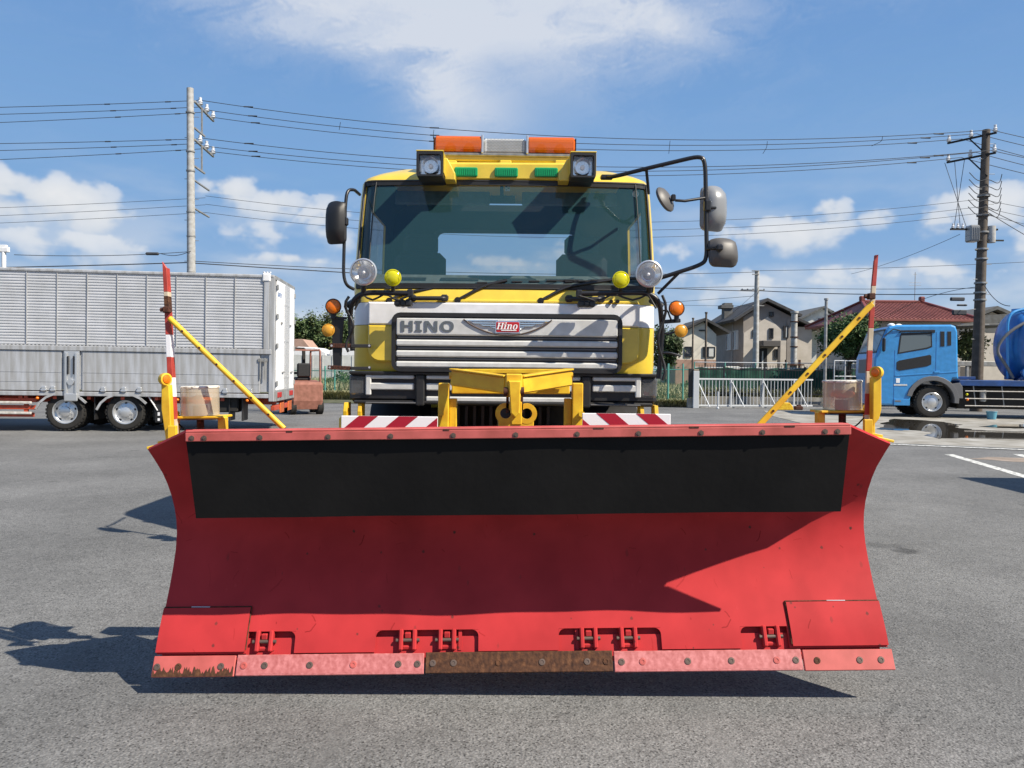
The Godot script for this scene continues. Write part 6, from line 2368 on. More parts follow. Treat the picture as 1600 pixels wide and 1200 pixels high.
func utility_poles() -> void:
	var st: SurfaceTool
	# pale concrete pole on the left; its arms point away from the camera
	var top := at(297, 138, 32.0)
	var t := thing("utility_pole", "tall pale concrete utility pole rising behind the silver trailer", "utility pole", Transform3D(Basis(), Vector3(top.x - 0.0, 0, top.z)))
	st = S()
	cyl(st, Vector3(0.12, 0, 0), Vector3(0, top.y, 0), 0.195, 0.135, 20)
	obj("shaft", st, M.concrete_pole, t)
	st = S()
	for y in [12.0, 10.4, 9.6, 7.9, 6.9, 5.4, 4.6]:
		lathe(st, [Vector2(0.15, y), Vector2(0.178, y), Vector2(0.178, y + 0.06), Vector2(0.15, y + 0.06)], Transform3D(Basis(), Vector3(0.12 * (1.0 - y / top.y), 0, 0)), 18)
	obj("band", st, M.galvanised, t)
	st = S()
	for k in 12:
		var y := 2.5 + 0.85 * k
		var s := 1.0 if k % 2 else -1.0
		cyl(st, Vector3(0.08, y, 0), Vector3(0.08 + s * 0.30, y, 0), 0.012, -1.0, 6)
	obj("step_bolt", st, M.galvanised, t)
	var near := Vector3(0.18, 0, 0.1)
	for y in [at(303, 157, 32.0).y, at(303, 217, 32.0).y]:
		st = S()
		beam(st, Vector3(0.15, y, -0.1), Vector3(-0.16 + 0.1, y, -2.65), 0.09, 0.09, 0.01)
		span(st, Vector3(0.11, y - 1.15, -0.9), Vector3(0.17, y, -0.84))
		beam(st, Vector3(0.15, y - 1.1, -0.1), Vector3(0.13, y - 1.12, -1.2), 0.07, 0.07)
		obj("crossarm", st, M.galvanised, t)
		for k in 3:
			insulator(t, Vector3(0.12 - 0.06 * k, y + 0.04, -0.75 - 0.85 * k), 1.3)
	for y in [at(303, 281, 32.0).y, at(303, 325, 32.0).y]:
		st = S()
		beam(st, Vector3(0.15, y, -0.1), Vector3(0.05, y, -1.9), 0.07, 0.07, 0.01)
		obj("crossarm", st, M.galvanised, t)
	# dark pole on the right
	top = at(1541, 203, 32.0)
	var low := at(1530, 500, 32.0)
	var lean := (top.x - low.x) / (top.y - low.y)
	t = thing("utility_pole", "tall dark utility pole with transformers behind the blue tank truck", "utility pole", Transform3D(Basis(), Vector3(top.x - lean * top.y, 0, top.z)))
	var X := func(y: float) -> float: return lean * y
	st = S()
	cyl(st, Vector3.ZERO, Vector3(X.call(top.y), top.y, 0), 0.235, 0.15, 20)
	obj("shaft", st, M.dark_pole, t)
	var arm := Vector3(-1.0, 0, -1.35).normalized()
	for py in [212, 243]:
		var y := at(1541, py, 32.0).y
		st = S()
		var c := Vector3(X.call(y), y, 0.18)
		beam(st, c - arm * 0.30, c + arm * 1.62, 0.075, 0.075, 0.01)
		cyl(st, c + arm * 0.75, Vector3(X.call(y - 0.9), y - 0.9, 0.2), 0.03, -1.0, 6)
		obj("crossarm", st, M.chassis, t)
		for k in [-0.24, 0.68, 1.56]:
			insulator(t, c + arm * k + Vector3(0, 0.04, 0), 1.1)
	var ty := at(1516, 366, 32.0).y
	st = S()
	box(st, Vector3(X.call(ty) - 0.47, ty, 0.1), Vector3(0.42, 0.68, 0.42), 0.05)
	for k in 5:
		box(st, Vector3(X.call(ty) - 0.62 + 0.075 * k, ty - 0.02, 0.32), Vector3(0.03, 0.5, 0.05), 0.008)
	obj("transformer", st, M.mirror_back, t)
	st = S()
	cyl(st, Vector3(X.call(ty) + 0.33, ty - 0.35, 0.05), Vector3(X.call(ty) + 0.33, ty + 0.33, 0.05), 0.17)
	obj("transformer", st, M.concrete_pole, t)
	st = S()
	span(st, Vector3(X.call(ty) - 1.35, ty + 0.16, 0.0), Vector3(X.call(ty) + 0.6, ty + 0.23, 0.08))
	span(st, Vector3(X.call(ty) - 0.3, ty - 0.3, 0.1), Vector3(X.call(ty) + 0.8, ty - 0.24, 0.16))
	obj("bracket", st, M.chassis, t)
	for k in 3:
		insulator(t, Vector3(X.call(ty) - 1.25 + 0.2 * k, ty + 0.22, 0.04), 0.8)
	st = S()
	for k in 14:
		var y := 3.0 + 0.62 * k
		var s := 1.0 if k % 2 else -1.0
		cyl(st, Vector3(X.call(y), y, 0.1), Vector3(X.call(y) + s * 0.36, y, 0.1), 0.012, -1.0, 6)
	for y in [4.6, 4.9, 5.3, 6.3, 6.7, 7.4, 8.1, 8.9]:
		lathe(st, [Vector2(0.2, y), Vector2(0.245, y), Vector2(0.245, y + 0.07), Vector2(0.2, y + 0.07)], Transform3D(Basis(), Vector3(X.call(y), 0, 0)), 14)
	obj("step_bolt", st, M.galvanised, t)
	st = S()
	for k in 3:
		var y := at(1541, 243, 32.0).y
		tube(st, [Vector3(X.call(y) + arm.x * (0.9 + 0.4 * k), y, 0.18 + arm.z * (0.9 + 0.4 * k)), Vector3(X.call(ty) - 1.2 + 0.25 * k, ty + 0.3, 0.04)], 0.012, 5)
	for k in 6:
		var y := 8.2 + 0.28 * k
		tube(st, bend([Vector3(X.call(y) - 0.75, y + 0.25, 0.2), Vector3(X.call(y) - 0.4, y - 0.15, 0.25), Vector3(X.call(y), y, 0.25), Vector3(X.call(y) + 0.5, y - 0.25, 0.2), Vector3(X.call(y) + 0.6, y + 0.2, 0.2)], 0.3), 0.016, 5)
	obj("jumper_wire", st, M.wire, t)
	st = S()
	for q in [[-1.0, 4.75, 0.36, 0.10], [-0.8, 4.5, 0.25, 0.05], [-0.9, 4.2, 0.36, 0.14]]:
		box(st, Vector3(X.call(q[1]) + q[0], q[1] - 0.1, 0.1), Vector3(q[2] * 1.6, q[3] * 1.5, 0.14), 0.03)
	obj("cable_closure", st, M.wire, t)
	# the smaller pole between the houses
	top = at(1183, 423, 42.0)
	t = thing("utility_pole", "slender wooden utility pole in front of the dark grey house", "utility pole", Transform3D(Basis(), Vector3(top.x, 0, top.z)))
	st = S()
	cyl(st, Vector3.ZERO, Vector3(0, top.y, 0), 0.19, 0.12, 14)
	obj("shaft", st, M.concrete_pole, t)
	st = S()
	span(st, Vector3(-0.32, top.y - 0.05, 0.1), Vector3(0.05, top.y + 0.0, 0.16))
	span(st, Vector3(-0.30, top.y - 0.24, 0.1), Vector3(0.05, top.y - 0.19, 0.16))
	for y in [1.05, 1.9]:
		span(st, Vector3(-0.8, top.y - y, -0.3), Vector3(0.5, top.y - y + 0.05, -0.24))
	obj("crossarm", st, M.galvanised, t)
	st = S()
	for k in 5:
		box(st, Vector3(-0.72 + 0.3 * k, top.y - 1.0, -0.27), Vector3(0.05, 0.09, 0.05))
	obj("insulator", st, M.chassis, t)

# ---------------------------------------------------------------- houses
func window(parent: Node, t: Transform3D, w: float, h: float, split := 1, pale := false, curtain := true) -> void:
	var st := S()
	ring(st, rrect(0, 0, w, h, 0.005, 1), rrect(0, 0, w - 0.12, h - 0.12, 0.005, 1), -0.02, 0.06, t)
	var o := obj("window", st, M.window_frame_pale if pale else M.window_frame, parent)
	for k in split:
		st = S()
		var cw := (w - 0.12) / split
		prism(st, PackedVector2Array([Vector2(-w * 0.5 + 0.06 + cw * k, -h * 0.5 + 0.06), Vector2(-w * 0.5 + 0.06 + cw * (k + 1) - 0.03, -h * 0.5 + 0.06), Vector2(-w * 0.5 + 0.06 + cw * (k + 1) - 0.03, h * 0.5 - 0.06), Vector2(-w * 0.5 + 0.06 + cw * k, h * 0.5 - 0.06)]), 0.015, 0.025, t)
		obj("pane", st, M.house_glass if (k % 2 == 0 or not curtain) else M.curtain, o)

func gable_roof(called: String, parent: Node, x0: float, x1: float, ax: float, y0: float, ya: float, y1: float, z0: float, z1: float, m: Material, th := 0.18) -> MeshInstance3D:
	var st := S()
	var n0 := Vector2(-(ya - y0), ax - x0).normalized() * th
	var n1 := Vector2(ya - y1, x1 - ax).normalized() * th
	prism(st, PackedVector2Array([Vector2(x0, y0), Vector2(ax, ya), Vector2(x1, y1), Vector2(x1, y1) + n1, Vector2(ax, ya + th * 1.1), Vector2(x0, y0) + n0]), z0, z1, Transform3D(), 0.0)
	return obj(called, st, m, parent)

func make_houses() -> void:
	var st: SurfaceTool
	# dark grey house, its gable towards the camera
	var o := foot(1160, 52.0)
	var t := thing("grey_house", "two storey dark grey house with a steep slate gable roof", "house", Transform3D(Basis(), o))
	var k := 52.0 / 1200.0
	var q := func(px: float, py: float) -> Vector2:
		var p := at(px, py, 52.0) - o
		return Vector2(p.x, p.y)
	var apex: Vector2 = q.call(1196, 471)
	st = S()
	prism(st, PackedVector2Array([Vector2(0, 0), Vector2(3.25, 0), Vector2(3.25, 5.3), Vector2(apex.x, apex.y - 0.12), Vector2(0, 5.25)]), -7.5, 0.0)
	var wall := obj("wall", st, M.siding_grey, t)
	st = S()
	prism(st, PackedVector2Array([Vector2(0.02, 0), Vector2(2.9, 0), Vector2(2.9, 4.1), q.call(1199, 495), Vector2(0.02, 4.15)]), 0.0, 0.06)
	obj("light_wall", st, M.siding_light, t)
	st = S()
	span(st, Vector3(2.95, 0, 0.0), Vector3(3.2, 5.2, 0.05))
	obj("dark_panel", st, M.siding_grey, t)
	gable_roof("roof", t, -0.7, 3.75, apex.x, apex.y - 1.4, apex.y, apex.y - 1.05, -8.1, 0.45, M.slate)
	st = S()
	span(st, Vector3(3.25, 0, -7.0), Vector3(5.2, 4.7, -1.4))
	obj("side_wing", st, M.siding_light, t)
	st = S()
	prism(st, PackedVector2Array([Vector2(2.6, 5.75), Vector2(5.7, 4.45), Vector2(5.75, 4.6), Vector2(2.65, 5.92)]), -7.4, -1.0)
	obj("wing_roof", st, M.slate, t)
	var fz := 0.07
	var win := func(x0: float, y0: float, x1: float, y1: float, n: int) -> void:
		var a: Vector2 = q.call(1060 + x0 / 5.333, 410 + y0 / 5.333)
		var b: Vector2 = q.call(1060 + x1 / 5.333, 410 + y1 / 5.333)
		window(wall, Transform3D(Basis(), Vector3((a.x + b.x) * 0.5, (a.y + b.y) * 0.5, fz)), absf(b.x - a.x), absf(b.y - a.y), n)
	win.call(755, 412, 790, 452, 1)
	win.call(752, 548, 787, 636, 1)
	win.call(872, 528, 912, 632, 2)
	win.call(797, 722, 830, 800, 1)
	win.call(616, 560, 645, 620, 1)
	st = S()
	var d0: Vector2 = q.call(1060 + 668 / 5.333, 410 + 715 / 5.333)
	var d1: Vector2 = q.call(1060 + 735 / 5.333, 410 + 850 / 5.333)
	span(st, Vector3(d0.x, 0.1, 0.05), Vector3(d1.x, d0.y, 0.09), 0.01)
	var door := obj("door", st, M.window_frame, wall)
	st = S()
	span(st, Vector3(d0.x + 0.2, 0.3, 0.088), Vector3(d0.x + 0.3, d0.y - 0.2, 0.10))
	obj("door_light", st, M.curtain, door)
	st = S()
	var c0: Vector2 = q.call(1060 + 662 / 5.333, 410 + 655 / 5.333)
	var c1: Vector2 = q.call(1060 + 806 / 5.333, 410 + 706 / 5.333)
	span(st, Vector3(c0.x, c1.y, 0.06), Vector3(c1.x, c0.y, 1.1), 0.03)
	span(st, Vector3(c1.x - 0.15, 0.0, 0.9), Vector3(c1.x, c1.y, 1.05))
	obj("porch_canopy", st, M.canopy_brown, t)
	for z in [-1.6, -3.3]:
		window(wall, Transform3D(Basis(Vector3.UP, -PI / 2), Vector3(-0.01, 3.75, z)), 1.2, 1.35, 2, true)
	st = S()
	span(st, Vector3(-0.05, 0, -2.45), Vector3(0.0, 5.0, -2.35))
	obj("downpipe", st, M.galvanised, t)
	st = S()
	span(st, Vector3(-0.35, 5.1, -4.2), Vector3(0.25, 6.5, -3.5), 0.02)
	span(st, Vector3(-0.6, 6.1, -4.3), Vector3(0.3, 6.35, -3.4), 0.02)
	obj("roof_tank", st, M.roof_grey, t)
	for x in [-0.9, -2.5]:
		st = S()
		span(st, Vector3(x - 0.5, 0, 0.4), Vector3(x + 0.4, 1.9, 1.0), 0.03)
		obj("meter_box", st, M.siding_white, t)
	# cream and brown house
	o = foot(1055, 49.0)
	t = thing("cream_house", "small house with a cream upper and brown lower wall", "house", Transform3D(Basis().scaled(Vector3.ONE * 0.83), o))
	st = S()
	prism(st, PackedVector2Array([Vector2(0, 2.75), Vector2(3.1, 2.75), Vector2(3.1, 4.7), Vector2(2.1, 5.65), Vector2(0, 4.6)]), -6.0, 0.0)
	wall = obj("wall", st, M.siding_cream, t)
	st = S()
	span(st, Vector3(0.0, 0, -6.0), Vector3(3.1, 2.75, 0.03))
	obj("brown_wall", st, M.siding_brown, t)
	gable_roof("roof", t, -0.5, 4.0, 2.15, 4.45, 5.75, 4.75, -6.4, 0.45, M.slate)
	window(wall, Transform3D(Basis(), Vector3(0.95, 3.35, 0.01)), 0.55, 0.8, 1)
	window(wall, Transform3D(Basis(), Vector3(2.55, 3.35, 0.01)), 0.95, 0.8, 2)
	window(wall, Transform3D(Basis(), Vector3(2.0, 5.0, 0.01)), 0.5, 0.1, 1)
	window(wall, Transform3D(Basis(), Vector3(2.9, 1.6, 0.035)), 0.35, 1.0, 1)
	# white house behind
	o = foot(1262, 75.0)
	t = thing("white_house", "white gabled house peeping out behind the chimney pipe", "house", Transform3D(Basis(), o))
	st = S()
	prism(st, PackedVector2Array([Vector2(-1.6, 0), Vector2(2.6, 0), Vector2(2.6, 6.9), Vector2(1.3, 7.75), Vector2(-1.6, 6.2)]), -7.0, 0.0)
	wall = obj("wall", st, M.siding_white, t)
	gable_roof("roof", t, -2.4, 3.2, 1.3, 5.9, 7.8, 6.75, -7.5, 0.5, M.roof_grey)
	window(wall, Transform3D(Basis(), Vector3(1.2, 6.5, 0.01)), 0.8, 0.8, 2, true)
	st = S()
	prism(st, PackedVector2Array([Vector2(-0.6, 5.4), Vector2(0.9, 6.4), Vector2(2.6, 5.4)]), 0.3, 3.0)
	obj("porch_roof", st, M.siding_white, t)
	# red roofed house
	o = foot(1361, 40.0)
	t = thing("red_roofed_house", "low house with a broad faded red hipped roof", "house", Transform3D(Basis(), o))
	var e0 := at(1361, 500, 40.0) - o
	var e1 := at(1530, 499, 40.0) - o
	e0.y = e1.y
	var r0 := at(1347, 472, 44.5) - o
	var r1 := at(1440, 470.5, 44.5) - o
	r1.y = r0.y
	var back := -9.0
	st = S()
	span(st, Vector3(0.45, 0, back + 0.6), Vector3(e1.x - 0.6, e0.y - 0.05, -0.6))
	wall = obj("wall", st, M.siding_light, t)
	window(wall, Transform3D(Basis(), Vector3(1.2, 2.3, -0.59)), 0.9, 1.0, 2, true)
	window(wall, Transform3D(Basis(Vector3.UP, -PI / 2), Vector3(0.44, 2.1, -3.6)), 1.3, 1.0, 2, true)
	window(wall, Transform3D(Basis(), Vector3(3.8, 2.2, -0.59)), 1.3, 1.1, 2, true)
	st = S()
	span(st, Vector3(0.44, 0, -0.6), Vector3(2.6, 1.3, -0.56))
	obj("lower_wall", st, M.siding_grey, t)
	st = S()
	st.set_smooth_group(-1)
	var A := Vector3(e0.x, e0.y, 0.0)
	var B := Vector3(e1.x, e0.y, 0.0)
	var C := Vector3(e1.x, e0.y, back)
	var D := Vector3(e0.x, e0.y, back)
	var dn := Vector3(0, -0.12, 0)
	quad(st, A, B, r1, r0)
	tri(st, B, C, r1)
	quad(st, C, D, r0, r1)
	tri(st, D, A, r0)
	quad(st, A + dn, D + dn, C + dn, B + dn)
	for e in [[A, B], [B, C], [C, D], [D, A]]:
		quad(st, e[0] + dn, e[1] + dn, e[1], e[0])
	var roof := obj("roof", st, M.roof_red, t)
	st = S()
	for i in 26:
		var u := (i + 0.5) / 26.0
		var p := A.lerp(B, u)
		# each batten runs up the slope until it meets a hip or the ridge
		var h := minf(1.0, minf((p.x - A.x) / (r0.x - A.x), (B.x - p.x) / maxf(0.1, B.x - r1.x)))
		if h > 0.05:
			beam(st, p + Vector3(0, 0.02, 0.0), Vector3(p.x, lerpf(A.y, r0.y, h) + 0.02, lerpf(0.0, r0.z, h)), 0.03, 0.035)
	obj("batten", st, M.roof_red, roof)
	for e in [[r0, r1, 0.22], [A, r0, 0.18], [B, r1, 0.18], [C, r1, 0.18], [D, r0, 0.18]]:
		st = S()
		beam(st, e[0] + Vector3(0, 0.05, 0), e[1] + Vector3(0, 0.05, 0), e[2], e[2] * 0.7, 0.04)
		obj("ridge_cap", st, M.roof_red_trim, roof)
	for e in [r0, r1]:
		st = S()
		box(st, e + Vector3(0, 0.2, 0), Vector3(0.28, 0.3, 0.28), 0.05)
		obj("ridge_end", st, M.roof_red_trim, roof)
	st = S()
	cyl(st, r1 + Vector3(-0.4, 0, 0.0), r1 + Vector3(-0.4, 1.75, 0.0), 0.018, -1.0, 6)
	for y in [1.0, 1.15, 1.62]:
		cyl(st, r1 + Vector3(-0.75 if y < 1.6 else -0.5, y, 0), r1 + Vector3(-0.05 if y < 1.6 else -0.3, y, 0), 0.01, -1.0, 5)
	obj("aerial", st, M.galvanised, roof)
	# tiled house on the far right
	o = foot(1500, 55.0)
	t = thing("tiled_house", "grey tiled house half hidden behind the dark utility pole", "house", Transform3D(Basis(), o))
	st = S()
	prism(st, PackedVector2Array([Vector2(-0.4, 0), Vector2(4.6, 0), Vector2(4.6, 5.0), Vector2(2.2, 6.0), Vector2(-0.4, 4.9)]), -7.0, 0.0)
	wall = obj("wall", st, M.siding_light, t)
	gable_roof("roof", t, -1.3, 5.4, 2.2, 4.75, 6.15, 4.8, -7.5, 0.6, M.roof_grey, 0.22)
	st = S()
	prism(st, PackedVector2Array([Vector2(-2.4, 4.3), Vector2(-0.5, 4.3), Vector2(1.8, 5.7), Vector2(-0.9, 5.45)]), 0.5, 3.0)
	obj("front_roof", st, M.roof_grey, t)
	st = S()
	span(st, Vector3(-2.0, 0, 0.9), Vector3(1.2, 4.35, 2.7))
	obj("front_wall", st, M.siding_light, t)

# ---------------------------------------------------------------- plants
func crown(label: String, called: String, c: Vector3, r: Vector3, clumps: int, leaves: int, size: float, tint: Color, trunk_r: float) -> void:
	var t := thing(called, label, "bush" if called == "bush" else "tree", Transform3D(Basis(), Vector3(c.x, 0, c.z)))
	var st := S()
	var cc := Vector3(0, c.y, 0)
	for k in clumps:
		var v := Vector3(rng.randfn(), rng.randfn(), rng.randfn()).normalized() * pow(rng.randf(), 0.42)
		var p := cc + v * r * rng.randf_range(0.82, 1.06)
		var shade := rng.randf_range(0.65, 1.25)
		var warm := rng.randf_range(-0.15, 0.25)
		var cr := r * rng.randf_range(0.16, 0.30)
		for j in leaves:
			var e := Vector3(rng.randfn(), rng.randfn(), rng.randfn()) * 0.62
			var pos := p + e * cr
			if pos.y < 0.05: continue
			var n := (v * 0.8 + Vector3(rng.randfn(), rng.randfn() + 0.6, rng.randfn()) * 0.7).normalized()
			var b := frame_for(n)
			var u := b.x.rotated(n, rng.randf() * TAU) * size * rng.randf_range(0.6, 1.3)
			var w := n.cross(u) * 0.55
			var sh := shade * rng.randf_range(0.8, 1.2)
			st.set_color(Color(tint.r * sh * (1.0 + warm), tint.g * sh, tint.b * sh * (1.0 - warm * 0.5)))
			st.set_smooth_group(-1)
			tri(st, pos - u, pos + w + n * size * 0.15, pos + u)
			tri(st, pos - u, pos + u, pos - w + n * size * 0.1)
	obj("crown", st, M.leaf, t)
	st = S()
	cyl(st, Vector3.ZERO, Vector3(0.05, c.y, 0), trunk_r, trunk_r * 0.5, 10)
	for k in 7:
		var a := TAU * k / 7.0 + 0.4
		cyl(st, Vector3(0.02, c.y * 0.6 + 0.05 * k, 0), cc + Vector3(cos(a) * r.x * 0.7, r.y * (-0.2 + 0.12 * k), sin(a) * r.z * 0.7), trunk_r * 0.42, trunk_r * 0.12, 7)
	obj("trunk", st, M.bark, t)

func make_plants() -> void:
	var s := 37.0 / 1200.0
	crown("round dark green tree in front of the red roofed house", "round_tree", at(1327, 528, 37.0), Vector3(43, 34, 42) * s, 130, 110, 0.075, Color(0.040, 0.092, 0.022), 0.14)
	crown("small yellowish tree under the carport edge beside the blue cab", "small_tree", at(1513, 540, 35.0), Vector3(0.75, 0.75, 0.7), 40, 70, 0.07, Color(0.085, 0.11, 0.03), 0.06)
	crown("dark bushy tree between the yellow truck and the cream house", "bushy_tree", at(1040, 542, 46.0), Vector3(1.0, 1.35, 1.0), 60, 80, 0.09, Color(0.05, 0.085, 0.025), 0.09)
	var i := 0
	var names := ["leftmost tall green tree between trailer and yellow truck", "lighter green tree second from the trailer", "tall broad green tree behind the amber side lamp", "olive green tree nearest the yellow truck's left side", "dark green tree hidden behind the trailer doors"]
	for q in [[470, 526, 1.9, 1.9], [492, 524, 1.7, 1.6], [514, 521, 2.0, 2.0], [542, 525, 2.0, 1.9], [446, 528, 2.0, 1.8]]:
		crown(names[i], "broad_tree", at(q[0], q[1], 84.0), Vector3(q[2], q[3] + 0.6, q[2]), 70, 80, 0.15, Color(0.055, 0.10, 0.03).lerp(Color(0.09, 0.12, 0.035), (i % 3) * 0.4), 0.2)
		i += 1
	i = 0
	names = ["green bush behind the gate left of the yellow block", "low bush by the net fence at the door of the grey house", "bush at the foot of the cream house", "bush behind the net fence near the chimney pipe", "shaggy green bush in front of the long pale wall"]
	for q in [[1140, 568, 40.5, 0.9], [1212, 569, 41.5, 0.8], [1098, 571, 42.0, 0.9], [1262, 571, 41.0, 0.8], [545, 590, 44.0, 1.1]]:
		var p := at(q[0], q[1], q[2])
		crown(names[i], "bush", Vector3(p.x, 0.55, p.z), Vector3(q[3] * 1.4, q[3] * 0.62, q[3]), 45, 70, 0.075, Color(0.06, 0.105, 0.03), 0.04)
		i += 1
	# rank grass in the field, and weeds along the walls
	var st := S()
	for k in 7:
		var a := TAU * k / 7.0
		var r := Vector3(cos(a), 0, sin(a))
		var side := Vector3(-r.z, 0, r.x) * 0.018
		var b := r * 0.05
		var m := r * 0.14 + Vector3(0, 0.55 + 0.06 * (k % 3), 0)
		var e := r * (0.28 + 0.05 * (k % 2)) + Vector3(0, 0.88 + 0.1 * (k % 3), 0)
		st.set_smooth_group(-1)
		quad(st, b - side, b + side, m + side * 0.8, m - side * 0.8)
		tri(st, m - side * 0.8, m + side * 0.8, e)
	st.generate_normals()
	var mm := MultiMesh.new()
	mm.transform_format = MultiMesh.TRANSFORM_3D
	mm.use_colors = true
	mm.mesh = st.commit()
	var spots := []
	for k in 5200:
		var left := k % 2 == 0
		var d := rng.randf_range(38.6, 61.0) if left else rng.randf_range(34.2, 58.0)
		var px := rng.randf_range(440, 580) if left else rng.randf_range(1000, 1090)
		var p := foot(px, d)
		spots.append([p, rng.randf_range(0.3, 0.75)])
	for k in 500:
		var p := foot(rng.randf_range(505, 575), rng.randf_range(36.6, 37.5))
		spots.append([p, rng.randf_range(0.15, 0.42)])
	for k in 500:
		spots.append([foot(rng.randf_range(1000, 1078), rng.randf_range(33.0, 33.9)), rng.randf_range(0.1, 0.32)])
	for k in 500:
		spots.append([foot(rng.randf_range(1092, 1400), rng.randf_range(36.7, 37.6)), rng.randf_range(0.3, 0.8)])
	mm.instance_count = spots.size()
	for k in spots.size():
		var sc: float = spots[k][1]
		mm.set_instance_transform(k, Transform3D(Basis(Vector3.UP, rng.randf() * TAU).scaled(Vector3(1.4, sc * 1.1, 1.4)), spots[k][0] + Vector3(0, 0.02, 0)))
		var v := rng.randf_range(0.7, 1.2)
		mm.set_instance_color(k, Color(0.17 * v, 0.19 * v, 0.07 * v).lerp(Color(0.36 * v, 0.32 * v, 0.19 * v), rng.randf()))
	var g := MultiMeshInstance3D.new()
	g.multimesh = mm
	g.material_override = M.leaf
	g.name = "grass"
	g.set_meta("kind", "stuff")
	g.set_meta("label", "tall rank grass and weeds behind the fences")
	g.set_meta("category", "grass")
	add_child(g)

# ---------------------------------------------------------------- wires
func wire(label: String, a: Vector3, b: Vector3, sag: float, r: float, group := "", clips := []) -> void:
	if r >= 0.016: r *= 0.75
	var st := S()
	var pts := []
	for k in 25:
		var u := k / 24.0
		pts.append(a.lerp(b, u) - Vector3(0, 4.0 * sag * u * (1.0 - u), 0))
	tube(st, pts, r, 5)
	var o := obj("overhead_wire", st, M.wire)
	tag(o, label, "wire", group)
	for u in clips:
		st = S()
		var p := a.lerp(b, u) - Vector3(0, 4.0 * sag * u * (1.0 - u), 0)
		var q := a.lerp(b, u + 0.012) - Vector3(0, 4.0 * sag * u * (1.0 - u), 0)
		cyl(st, p, q, r * 2.0, -1.0, 6)
		obj("splice", st, M.wire, o)

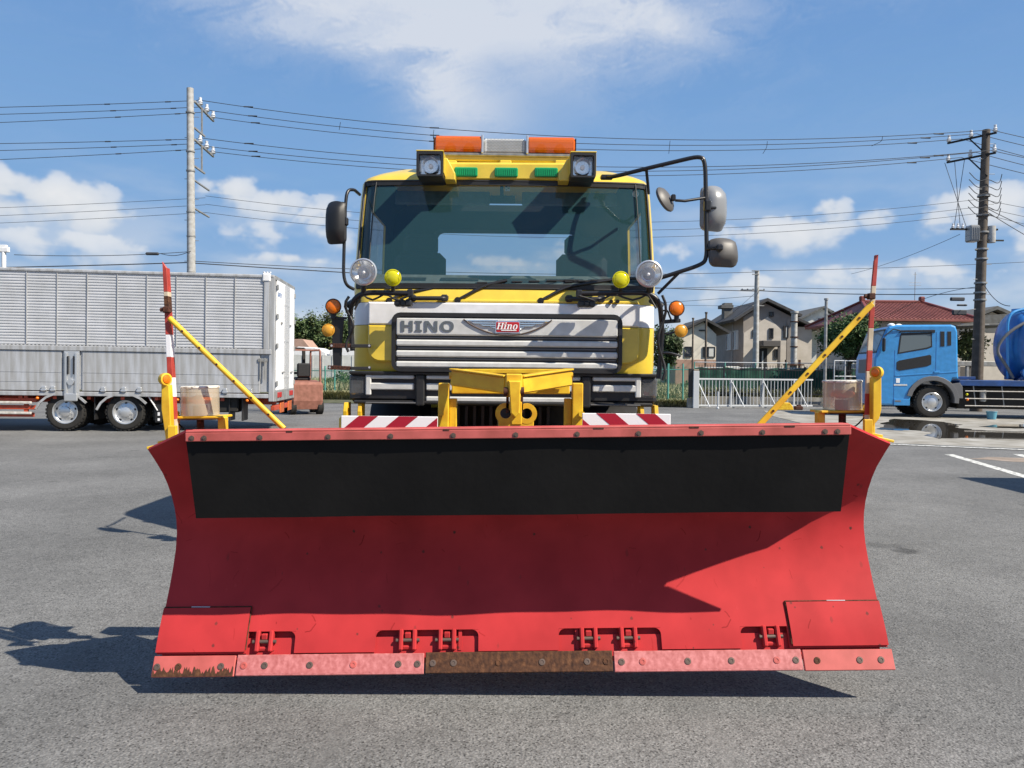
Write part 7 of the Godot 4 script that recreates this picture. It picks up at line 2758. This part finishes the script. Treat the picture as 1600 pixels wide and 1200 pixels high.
func make_wires() -> void:
	var ord := ["top", "middle", "lowest"]
	var nam := ["upper", "second", "faint third"]
	var L0 := [[[309, 156, 33.0], [317, 171, 33.8], [323, 182, 34.6]], [[310, 215, 33.0], [318, 228, 33.8], [324, 236, 34.6]], [[321, 306, 33.0], [321, 319, 33.0], [321, 332, 33.0]]]
	var R0 := [[[1549, 203, 31.8], [1526, 209, 32.8], [1503, 217, 33.7]], [[1549, 235, 31.8], [1525, 238, 32.8], [1502, 246, 33.7]], [[1532, 311, 32.0], [1532, 323, 32.0], [1532, 333, 32.0]]]
	var F0 := [[[-420, 172], [-420, 184], [-420, 203]], [[-420, 224], [-420, 240], [-420, 262]], [[-420, 335], [-420, 349], [-420, 360]]]
	var G0 := [[[1800, 249], [1800, 266], [1800, 290]], [[1800, 278], [1800, 300], [1800, 312]], [[1800, 352], [1800, 372], [1800, 388]]]
	var M0 := [[157, 167, 175], [217, 224, 232], [309, 320, 332]]
	for g in 3:
		for k in 3:
			var a := at(L0[g][k][0], L0[g][k][1], L0[g][k][2])
			var b := at(R0[g][k][0], R0[g][k][1], R0[g][k][2])
			var r := 0.0135 if g < 2 else 0.009
			wire("%s wire of the %s three between the two tall poles" % [ord[k], nam[g]], a, b, 0.95 if g < 2 else 1.05, r, "power lines between the tall poles", [0.06, 0.3, 0.93] if g < 2 else [])
			wire("%s wire of the %s three running left from the pale pole" % [ord[k], nam[g]], at(F0[g][k][0], F0[g][k][1], 33.0), at(L0[g][k][0], M0[g][k], L0[g][k][2]), 0.12, r, "power lines left of the pale pole", [0.8, 0.93] if g < 2 else [])
			wire("%s wire of the %s three running right from the dark pole" % [ord[k], nam[g]], b, at(G0[g][k][0], G0[g][k][1], 31.0), 0.1, r, "power lines right of the dark pole")
	# telephone cables lower down
	var cab := [
		["thin cable with a dark sleeve left of the pale pole", [22, 398, 30.5], [299, 393, 32.0], 0.10, 0.018], ["thick cable just above the trailer roof", [-300, 422, 32.0], [299, 410, 32.0], 0.05, 0.03],
		["cable rising to the right of the pale pole, behind the cab", [303, 408, 32.0], [1183, 425, 42.0], 0.3, 0.02], ["thick bundled cable right of the pale pole, behind the cab", [303, 411, 32.0], [1183, 455, 42.0], 0.12, 0.03],
		["top thin wire right of the slender wooden pole", [1183, 423, 42.0], [1700, 404, 40.0], 0.1, 0.016], ["second thin wire right of the slender wooden pole", [1183, 448, 42.0], [1531, 450, 32.0], 0.08, 0.016],
		["thick cable from the slender wooden pole to the dark pole", [1183, 454, 42.0], [1531, 459, 32.0], 0.1, 0.028], ["thin wire between the cab and the slender wooden pole", [620, 452, 36.0], [1183, 447, 42.0], 0.08, 0.014],
		["slanting service wire from the slender pole to the cream house", [1183, 455, 42.0], [1116, 512, 56.0], 0.05, 0.010], ["lower slanting service wire from the slender pole to the cream house", [1183, 470, 42.0], [1120, 514, 56.0], 0.05, 0.010],
		["service cable from the dark pole down towards the tank", [1535, 440, 32.0], [1578, 478, 28.0], 0.25, 0.02], ["service cable from the dark pole to the red ridge", [1530, 448, 32.0], [1390, 492, 39.0], -0.25, 0.016],
		["thin service wire from the dark pole's transformer to the left", [1500, 366, 32.0], [1330, 428, 45.0], 0.15, 0.010], ["faint wire low over the houses right of the cab", [900, 478, 60.0], [1183, 462, 42.0], 0.1, 0.012],
		["faint wire lowest over the houses right of the cab", [900, 470, 60.0], [1183, 478, 42.0], 0.1, 0.010], ["upper slanting wire right of the dark pole", [1541, 325, 32.0], [1700, 392, 31.0], 0.1, 0.02], ["lower slanting wire right of the dark pole", [1541, 330, 32.0], [1700, 418, 31.0], 0.1, 0.02]]
	for c in cab:
		wire(c[0], at(c[1][0], c[1][1], c[1][2]), at(c[2][0], c[2][1], c[2][2]), c[3], c[4], "", [])
	var st := S()
	var p := at(238, 396.5, 31.7)
	box(st, p, Vector3(0.55, 0.12, 0.12), 0.04)
	tag(obj("cable_sleeve", st, M.wire), "dark cable sleeve hanging on the cable left of the pale pole", "cable sleeve")
	st = S()
	var loop := []
	for k in 13:
		loop.append(at(250 + 4.0 * k, 396.0 + 5.0 * sin(PI * k / 12.0) - 0.3 * k, 31.8))
	tube(st, loop, 0.014, 5)
	tag(obj("slack_cable", st, M.wire), "slack loop of cable between the sleeve and the pale pole", "cable")
	# droppers between the upper wires
	var where := ["far left of the lightbar", "at the lightbar's left end", "straight above the mirror arm", "right of the mirror arm", "nearest the dark pole"]
	var at_w := 0
	for q in [[532, 191, 530, 203], [678, 203, 677, 217], [1047, 220, 1045, 240], [1199, 221, 1192, 240], [1379, 213, 1362, 228]]:
		st = S()
		tube(st, bend([at(q[0], q[1], 32.6), at(q[0] - 1, (q[1] + q[3]) * 0.5, 33.0), at(q[2], q[3], 33.8)], 0.2), 0.011, 5)
		tag(obj("wire_dropper", st, M.wire), "short wire dropper on the upper power lines, " + where[at_w], "dropper", "droppers between the upper power lines")
		at_w += 1
